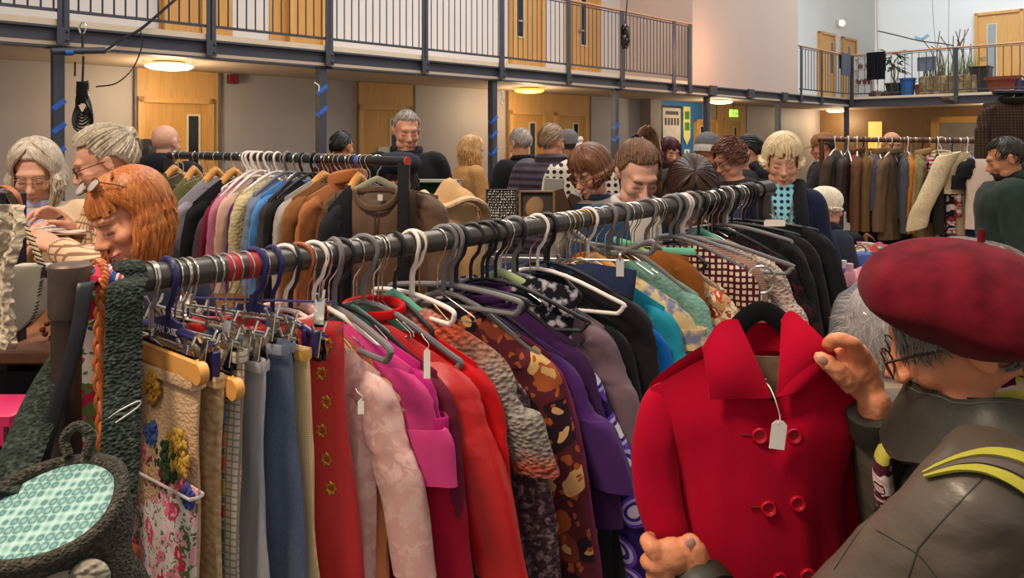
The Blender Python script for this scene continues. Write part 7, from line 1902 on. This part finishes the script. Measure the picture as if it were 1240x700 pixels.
for i in range(150):
    u = rnd.uniform(.05, 3.6); w = rnd.uniform(-.40, .40); col = rnd.choice(pal); k_ = rnd.choice((0, 0, 1, 2, 3, 3)); p = tp(u, w); s = rnd.uniform(.7, 1.3)
    if k_ == 0:
        q = MB(); n_ = rnd.uniform(0, 9); q.ell((0, 0, .018*s), (.07*s, .055*s, .03*s), None, 18, 10); q.v = [V((v.x*(1+.35*nz(v.x*25+n_, v.y*25)), v.y*(1+.35*nz(v.y*25, n_, v.x*20)), max(.0, v.z*(1+.6*nz(v.x*40, v.y*40, n_))))) for v in q.v]
        o = q.build('folded_cloth', fab(col), None); lab = 'small crumpled cloth lying in the heap on the long table'; ct = 'cloth'; grp = 'crumpled cloths on the long table'
    elif k_ == 1:
        q = MB(); q.lathe([(.02*s, 0), (.024*s, .004), (.024*s, .06*s), (.010*s, .075*s), (.010*s, .095*s), (.001, .096*s)], (0, 0, 0), 14); o = q.build('small_bottle', plain(col, .25), None); lab = 'small bottle standing in the heap on the long table'; ct = 'bottle'; grp = 'small bottles on the long table'
    elif k_ == 2:
        q = MB(); q.box((0, 0, .018*s), (.09*s, .06*s, .036*s), None, .004); q.box((0, 0, .038*s), (.092*s, .062*s, .006), None, .002); o = q.build('trinket_box', plain(col, .5), None); lab = 'small lidded box in the heap on the long table'; ct = 'box'; grp = 'small boxes on the long table'
    else:
        q = MB(); q.lathe([(.014*s, 0), (.016*s, .004), (.010*s, .014), (.030*s, .030*s), (.036*s, .045*s), (.033*s, .045*s), (.026*s, .030*s), (.001, .02*s)], (0, 0, 0), 16); o = q.build('china_bowl', plain(col, .2), None); lab = 'little china bowl in the heap on the long table'; ct = 'bowl'; grp = 'little bowls on the long table'
    o.location = p; o.rotation_euler = (0, 0, rnd.uniform(0, 6)); tag(o, lab, ct, grp)
r = thing('blue_handbag', 'cornflower blue leather handbag on the long table beyond the black coats', 'handbag', P(1041, 302, 4.55)); r.rotation_euler = (0, 0, .3)
q = MB(); q.prism([(-.085, -.065), (.07, -.065), (.055, .055), (-.065, .055)], .09, rz(0)); q.remesh(.006, 4); q.build('body', plain('#4a5fa3', .45), r)
q = MB(); q.box((-.005, -.052, .015), (.12, .006, .07), None, .002); q.build('flap', plain('#5268ac', .45), r); q = MB(); q.tube(arc((0, 0, .05), .05, 0, pi, 12), .004, 8); q.build('handle', plain('#3f5292', .45), r)
r.location.z = .80+.068
for px, Y, c_, cc, lab in ((1021, 4.0, '#6d4f9a', '#d9d2dc', 'purple bottle with pale cap at the edge of the long table'), (1029, 3.9, '#e09aa5', '#e9b9c0', 'pink bottle with pink cap beside the purple one')):
    p = P(px, 300, Y); r = thing('toiletry_bottle', lab, 'bottle', (p.x, p.y, .80)); MB().lathe([(.026, 0), (.028, .004), (.028, .11), (.018, .125), (.001, .126)], (0, 0, 0), 18).build('body', plain(c_, .3), r); MB().lathe([(.018, .124), (.018, .165), (.001, .166)], (0, 0, 0), 16).build('cap', plain(cc, .3), r)
q = MB(); q.ell((0, 0, .04), (.10, .07, .05)); q.ell((.07, .02, .03), (.07, .06, .04)); q.remesh(.008, 3); q.v = [v*(1+.2*nz(v.x*20, v.y*20, v.z*20)) for v in q.v]; o = q.build('navy_scarf', fab('#141a38')); o.location = P(1042, 332, 3.75); o.location.z = .80; tag(o, 'crumpled navy scarf with white trim on the long table', 'scarf')
q = MB(); q.ell((0, 0, .05), (.13, .09, .06)); q.ell((-.07, .02, .04), (.08, .07, .05)); q.remesh(.008, 3); q.v = [v*(1+.2*nz(v.x*18, v.y*18, v.z*18)) for v in q.v]; o = q.build('pink_jumper', fab('#dc8f9e')); o.location = P(1048, 322, 4.1); o.location.z = .80; tag(o, 'folded salmon pink jumper on the long table', 'jumper')
# fur bundle wrapped in clear film
fb = P(1072, 400, 2.35); r = thing('fur_hat', 'grey and white fur stole in clear film at the near end of the long table', 'fur stole', fb)
q = MB(); q.ell((0, 0, 0), (.13, .10, .14), None, 24, 16); q.ell((-.05, -.02, .08), (.07, .07, .07)); q.remesh(.009, 4); q.build('fur_core', hairm('#8b7f78', '#cfc6c0'), r)
q = MB(); rnd = random.Random(5)
for i in range(900):
    a, b = rnd.uniform(0, 6.28), rnd.uniform(.2, 2.9); d = V((sin(b)*cos(a), sin(b)*sin(a), cos(b))); p = V((d.x*.125, d.y*.095, d.z*.135)); e_ = d+V((rnd.uniform(-.7, .7), rnd.uniform(-.7, .7), rnd.uniform(-.8, .3))); q.tube([p, p+e_*.018, p+e_*.034+V((0, 0, -.008))], [.0022, .0018, .0003], 4, cap=False)
q.build('fur', hairm('#8b7f78', '#cfc6c0'), r)
q = MB(); q.ell((0, 0, 0), (.165, .13, .175), None, 40, 26); q.v = [v*(1+.10*nz(v.x*14, v.y*14, v.z*14)+.05*nz(v.x*34, v.y*34, v.z*34)) for v in q.v]
t = NT('clear_film'); t.b.inputs['Alpha'].default_value = .16; t.base('#f2eeee'); q.build('clear_film', t.fin(.08, spec=.9), r); r.name = 'fur_stole'
MB().box((0, 0, -.25), (.26, .2, .22), None, .01).build('cardboard_base', plain('#b9a58c', .8), r)
# dark cloth-covered table behind the right rack + glass counter behind
r = thing('cloth_covered_table', 'black cloth covered table standing behind the right hand rail', 'table', (3.05, 6.55, 0)); q = MB(); q.box((0, 0, .39), (2.6, .6, .78), None, .02); q.build('cloth', fab('#17141a'), r)
for i in range(7):
    q = MB(); q.box((0, 0, .0), (.3, .22, .2), None, .03); q.remesh(.02, 4); o = q.build('storage_bag', fab(('#2b211d', '#1d1a22', '#3c2620')[i % 3])); o.location = (1.9+i*.38, 5.75+.06*(i % 2), .1); tag(o, 'dark storage bag on the floor under the right hand rail', 'bag', 'dark bags under the right hand rail')
p = P(978, 225, 7.2); r = thing('glass_counter', 'glass display counter with pale top edge behind the blonde lady', 'display counter', (p.x, p.y, 0)); MB().box((0, 0, .35), (1.5, .6, .7), None, .01).build('plinth', woodm('#b98a52', 'counter_wood'), r)
MB().box((0, 0, .9), (1.48, .58, .4)).build('glass_box', glassm('counter_glass'), r, smooth=False); q = MB()
for y in (-.29, .29): q.bar((-.74, y, 1.1), (.74, y, 1.1), .025, .025); 
for x in (-.74, .74): q.bar((x, -.29, 1.1), (x, .29, 1.1), .025, .025); q.bar((x, -.29, .7), (x, -.29, 1.1), .02, .02)
q.build('metal_edging', plain('#c9c6c0', .3, .6), r, smooth=False)
# ---- price tags
price_tag(P(318, 532, 1.40), 'white price tag between the grey check trousers and the denim')
price_tag(P(270, 548, 1.36), 'blank price tag on the beige knit skirt', up=.1)
price_tag(P(517, 440, 1.47), 'narrow handwritten price tag on the scarlet wool coat', (.013, .06), .03)
price_tag(P(437, 492, 1.43), 'price tag at the shoulder of the pale pink satin jacket', (.012, .03), .02)
price_tag(P(938, 270, 2.45), 'wide white price label over the black coats', (.07, .022), .02)

# ================================================================ balcony clutter on the right
def WQ(px, d, z): return WP2(wsx2(px, d), d, z)
FZ = 2.68
def pot(px, d, r0, h, col, name, lab, cat='plant pot', grp=None, soil=True, square=False):
    r = thing(name, lab, cat, WQ(px, d, FZ), 0, grp)
    MB().lathe([(r0*.75, 0), (r0*.95, h*.9), (r0*1.05, h*.9), (r0*1.05, h), (r0*.9, h), (r0*.85, h*.88), (.001, h*.88)], (0, 0, 0), 20).build('pot', plain(col, .6), r); return r, h
m_leaf = fab('#3f5a30', 'plain', bump=0); m_leaf2 = fab('#7d8a52', bump=0); m_twig = plain('#6a5a44', .8)
def leafs(r, n, h0, R_, H_, m, seed, L=.14, name='leaves'):
    rnd = random.Random(seed); q = MB()
    for i in range(n):
        a = rnd.uniform(0, 6.3); rr0 = R_*rnd.random()**.6; p = V((rr0*cos(a), rr0*sin(a), h0+rnd.random()*H_)); d = V((cos(a), sin(a), rnd.uniform(-.6, .4))).normalized(); w = d.cross(V((0, 0, 1))).normalized()*L*.22
        q.add([p, p+d*L*.5+w, p+d*L+V((0, 0, -.04)), p+d*L*.5-w, p+d*L*.5+V((0, 0, .012))], [(0, 1, 4), (1, 2, 4), (2, 3, 4), (3, 0, 4)])
    q.build(name, m, r)
def twigs(r, n, h0, sp_, H_, m, seed, rad=.008):
    rnd = random.Random(seed); q = MB()
    for i in range(n):
        x = rnd.uniform(-sp_, sp_); q.tube(spl([V((x, 0, h0)), V((x+rnd.uniform(-.1, .1), rnd.uniform(-.05, .05), h0+H_*.5)), V((x+rnd.uniform(-.25, .25), rnd.uniform(-.1, .1), h0+H_*rnd.uniform(.7, 1.1)))], 5), rad, 5)
    q.build('stems', m, r)
r, h = pot(1083, .45, .22, .36, '#2a2826', 'potted_plant', 'leafy green plant in a black pot behind the right balcony railing', 'plant'); twigs(r, 5, .3, .05, .8, m_twig, 1, .012); leafs(r, 46, .65, .22, .55, m_leaf, 2, .26)
r, h = pot(1099, .35, .19, .46, '#1d5fa8', 'blue_bucket', 'bright blue bucket on the right balcony', 'bucket'); 
q = MB(); q.tube(arc((0, 0, .42), .19, pi, 2*pi, 12), .008, 6); q.build('handle', M_chrome, r)
r, h = pot(1115, .3, .15, .28, '#7d3f2c', 'terracotta_pot', 'small terracotta pot right of the blue bucket', 'plant pot'); leafs(r, 12, .3, .1, .1, m_leaf, 5, .12)
r = thing('planter', 'long woven planter with twigs and dry grasses on the right balcony', 'planter', WQ(1150, .35, FZ)); M2 = RW2
q = MB(); q.box((0, 0, .24), (1.25, .4, .46), M2, .03); q.build('woven_box', fab('#8a7452', 'knit', ('#6a573c', '#a38d66'), .12, bump=.8), r)
twigs(r, 14, .4, .5, 1.1, m_twig, 3, .012); 
q = MB(); rnd = random.Random(8)
for i in range(120):
    x = rnd.uniform(-.58, .55); b_ = M2@V((x, rnd.uniform(-.12, .12), .4)); q.tube([b_, b_+V((rnd.uniform(-.06, .06), 0, .3)), b_+V((rnd.uniform(-.18, .18), rnd.uniform(-.1, .1), rnd.uniform(.4, .75)))], [.009, .006, .001], 4, cap=False)
q.build('dry_grass', m_leaf2, r)
r = thing('waste_bin', 'black square bin beside the long planter', 'bin', WQ(1188, .35, FZ)); q = MB(); q.loft([[M2@V((sx_*a, sy_*a, z)) for sx_, sy_ in ((-1, -1), (1, -1), (1, 1), (-1, 1))] for z, a in ((0, .17), (.6, .2), (.62, .215), (.64, .215), (.64, .19), (.5, .18))]); q.build('bin_body', plain('#1a1a1c', .5), r, smooth=False); q = MB(); q.box(M2@V((0, 0, .1)), (.3, .3, .02), M2); q.build('base', M_black, r)
r = thing('planter', 'terracotta trough in front of the tall timber door', 'planter', WQ(1214, .35, FZ)); q = MB(); q.loft([[M2@V((sx_*a, sy_*b, z)) for sx_, sy_ in ((-1, -1), (1, -1), (1, 1), (-1, 1))] for z, a, b in ((0, .24, .14), (.30, .31, .19), (.30, .33, .21), (.38, .33, .21), (.38, .30, .18), (.3, .29, .17))]); q.build('trough', fab('#8a4630', 'stripes', ('#73382a',), .3), r, smooth=False)
r = thing('watering_can', 'dark purple watering can at the right end of the balcony', 'watering can', WQ(1235, .3, FZ)); q = MB(); q.lathe([(.12, 0), (.13, .26), (.10, .28), (.001, .28)], (0, 0, 0), 20); q.build('body', plain('#33264a', .4), r); q = MB(); q.tube(arc((0, 0, .25), .13, 0, pi, 12, V((1, 0, 0)), V((0, 0, 1))), .014, 8); q.build('handle', M_black, r)
# towel, board on the rail, shelf of small pots
def hangcloth(name, lab, px0, px1, z_top, z_bot, f, wf, m, dep=-.03):
    a = f(wf(px0, 0), dep, z_top); b = f(wf(px1, 0), dep, z_top); c = (a+b)/2; r = thing(name, lab, 'cloth', c)
    q = MB(); q.slab(lambda u, v: (a.lerp(b, u)-c)+V((0, .0, 0))+(N2 if f is WP2 else NR)*(.02*sin(u*14)*v)+V((0, 0, -(z_top-z_bot)*v)), 20, 14, .02)
    q.slab(lambda u, v: (a.lerp(b, u)-c)+(N2 if f is WP2 else NR)*(.075)+V((0, 0, -(z_top-z_bot)*.7*v)), 20, 8, .02)
    q.slab(lambda u, v: (a.lerp(b, u)-c)+(N2 if f is WP2 else NR)*(.085*v)+V((0, 0, .02*sin(pi*v))), 20, 4, .02); q.build('cloth', m, r)
hangcloth('black_jacket', 'black jacket draped over the right balcony handrail', 1050, 1072, 3.80, 3.12, WP2, wsx2, fab('#101015'))
hangcloth('grey_towel', 'grey towel hung over the short balcony railing by the corner', 1018, 1029, 3.80, 3.25, WP, wsx, fab('#5a5e68'))
r = thing('notice_board', 'grey-blue board tied behind the middle post of the right balcony', 'board', WQ(1122, .12, 3.45)); MB().box((0, 0, 0), (.42, .02, .34), RW2, .004).build('board', plain('#6b7284', .6), r)
r = thing('plant_shelf', 'white tiered shelf with small pots in the balcony corner', 'shelf', WQ(1046, .4, FZ)); q = MB()
for z in (.35, .75, 1.05): q.box((0, 0, z), (.42, .2, .02), RW2)
for x in (-.2, .2): q.box(RW2@V((x, 0, 0))+V((0, 0, .55)), (.02, .18, 1.1), RW2)
q.build('frame', plain('#c9c6c0', .5), r, smooth=False)
for i, (dx, z) in enumerate(((-.12, .36), (.02, .36), (.14, .36), (-.08, .76), (.1, .76))):
    rr0 = thing('small_plant_pot', 'small terracotta pot on the white tiered shelf', 'plant pot', WQ(1046, .4, FZ+z+.005)+E2*dx, 0, 'small pots on the white tiered shelf'); MB().lathe([(.04, 0), (.055, .09), (.06, .09), (.06, .11), (.05, .11), (.001, .08)], (0, 0, 0), 14).build('pot', plain('#8f4a3c', .7), rr0); leafs(rr0, 8, .1, .03, .05, m_leaf, i, .06)
for i, px in enumerate((1058, 1065, 1073)):
    q = MB(); q.ell((0, 0, .06), (.12, .1, .08)); q.remesh(.02, 2); q.v = [v*(1+.5*nz(v.x*12, v.y*12, v.z*12+i)) for v in q.v]; o = q.build('driftwood', fab(('#6b4a44', '#9a8478', '#5b4038')[i])); o.location = WQ(px, .2, FZ+.02); tag(o, 'lump of driftwood and stones at the foot of the balcony railing', 'ornament', 'driftwood pieces on the balcony')
q = MB(); q.ell((0, 0, 0), (.2, .06, .07)); q.remesh(.02, 2); q.v = [v*(1+.6*nz(v.x*12, v.y*12, v.z*12)) for v in q.v]; o = q.build('bark_ornament', fab('#5b4a40')); o.location = WQ(1150, -.09, 2.56); tag(o, 'dark bark bundle tied to the edge beam below the planter', 'ornament')
# cables
def cable(name, lab, pts, r, m=M_black, cat='cable'):
    c = pts[0]; q = MB(); q.tube([p-c for p in spl(pts, 10)], r, 6); o = q.build(name, m); o.location = c; return tag(o, lab, cat)
w1 = lambda px, z, d=-.05: WP2(wsx2(px, d), d, z)
cable('black_cable', 'black cable drooping above the right balcony handrail', [w1(1063, 4.35), w1(1085, 4.2), w1(1115, 4.0), w1(1140, 3.9), w1(1155, 3.82)], .014)
cable('thin_wire', 'thin wire rising from the left end of the drooping cable', [w1(1062, 6.0), w1(1062, 4.35), w1(1063, 3.8), w1(1062, 3.0)], .006)
cable('thin_wire', 'thin wire hanging above the long planter', [w1(1127, 6.0), w1(1130, 4.6), w1(1133, 3.8)], .005)
cable('thin_wire', 'thin wire hanging beside the twigs of the planter', [w1(1149, 6.0), w1(1149, 4.6), w1(1148, 2.7)], .005)
# rope coil at the left post
def wl(px, py, d=-.12):
    s = wsx(px, d); p = WP(s, d, 0); p.z = CZ-(py-HY)/F*p.y; return p
r = thing('rope_coil', 'coiled black rope hanging from a strut at the left steel post', 'rope', wl(100, 100))
q = MB(); c = wl(100, 112)-r.location
for i in range(7):
    a = i*.5; q.tube([c+V((.055*cos(t_)*(1-.1*i/7)*cos(a*.15), .05*sin(t_+a), .0))+V((0, 0, .17*sin(t_)*(1+.05*i)-.08)) if False else c+V(((.05+.006*i)*cos(t_), .02*sin(t_*2+a), -.10-.02*i+(.09+.008*i)*sin(t_))) for t_ in [2*pi*k/24 for k in range(24)]], .011, 6, closed=True)
q.tube([c+V((.045*cos(t_*5), .045*sin(t_*5), .10-.016*t_)) for t_ in [k*.16 for k in range(76)]], .011, 6)
q.tube([c+V((0, 0, .1)), wl(101, 68)-r.location], .011, 6); q.tube([c+V((-.07, 0, .15)), wl(91, 75)-r.location], .008, 6); q.build('coil', M_black, r)
q = MB(); k0 = wl(100, 34)-r.location; q.tube([k0+V((.03*cos(t_), 0, .05*sin(t_))) for t_ in [2*pi*k/18 for k in range(18)]], .008, 6, closed=True); q.build('carabiner', M_chrome, r)
q = MB(); q.tube([wl(100, 38)-r.location, wl(100, 66)-r.location], .012, 6); q.build('sling', M_black, r)
cable('strut_rope', 'black rope bound along the horizontal strut by the left post', [wl(66, 62), wl(84, 62), wl(105, 63), wl(128, 61), wl(150, 46), wl(172, 34), wl(214, -2)], .014, cat='rope')
cable('loop_cord', 'thin black cord looping down right of the rope coil', [wl(170, 36), wl(172, 55), wl(160, 84), wl(140, 101), wl(116, 105)], .007, cat='cord')
q = MB(); q.tube([wl(62, 62), wl(127, 61)], .03, 10); c = wl(62, 62); q.v = [p-c for p in q.v]; o = q.build('strut', m_steelw); o.location = c; struct(o, 'short steel strut on the left post', 'strut')
q = MB(); q.tube([wl(78, 63), wl(88, 63)], .033, 10); c = wl(78, 63); q.v = [p-c for p in q.v]; o = q.build('tape_strip', plain('#2f66c8', .5)); o.location = c; tag(o, 'blue tape round the short strut beside the rope coil', 'tape')
q = MB(); c = wl(757, 36)
for i in range(5): q.tube([V((.06*cos(t_+i), .05*sin(t_), -.06*i+.07*sin(t_*2+i))) for t_ in [2*pi*k/18 for k in range(18)]], .016, 6, closed=True)
q.tube([V((0, 0, .1)), wl(760, -4)-c], .012, 6); q.tube([V((0, 0, -.2)), wl(756, 100)-c], .008, 6)
o = q.build('rope_knot', M_black); o.location = c; tag(o, 'black knotted rope tied to a balustrade post above the ponytailed woman', 'rope')
q = MB(); c = wl(608, 118); q.tube(spl([V((0, 0, .1)), V((.02, 0, 0)), V((-.02, 0, -.06)), V((.01, 0, -.1))], 6), .012, 6); o = q.build('white_tie', m_white); o.location = c; tag(o, 'white scrap of tape at the top of the post by the blonde woman', 'tape')
for p_, lab in ((wl(386, 104), 'small pale cable clip on the second post'),):
    q = MB(); q.tube(spl([V((-.05, 0, .04)), V((0, 0, 0)), V((0, 0, -.06))], 5), .008, 6); o = q.build('cable_clip', m_white); o.location = p_; tag(o, lab, 'clip')
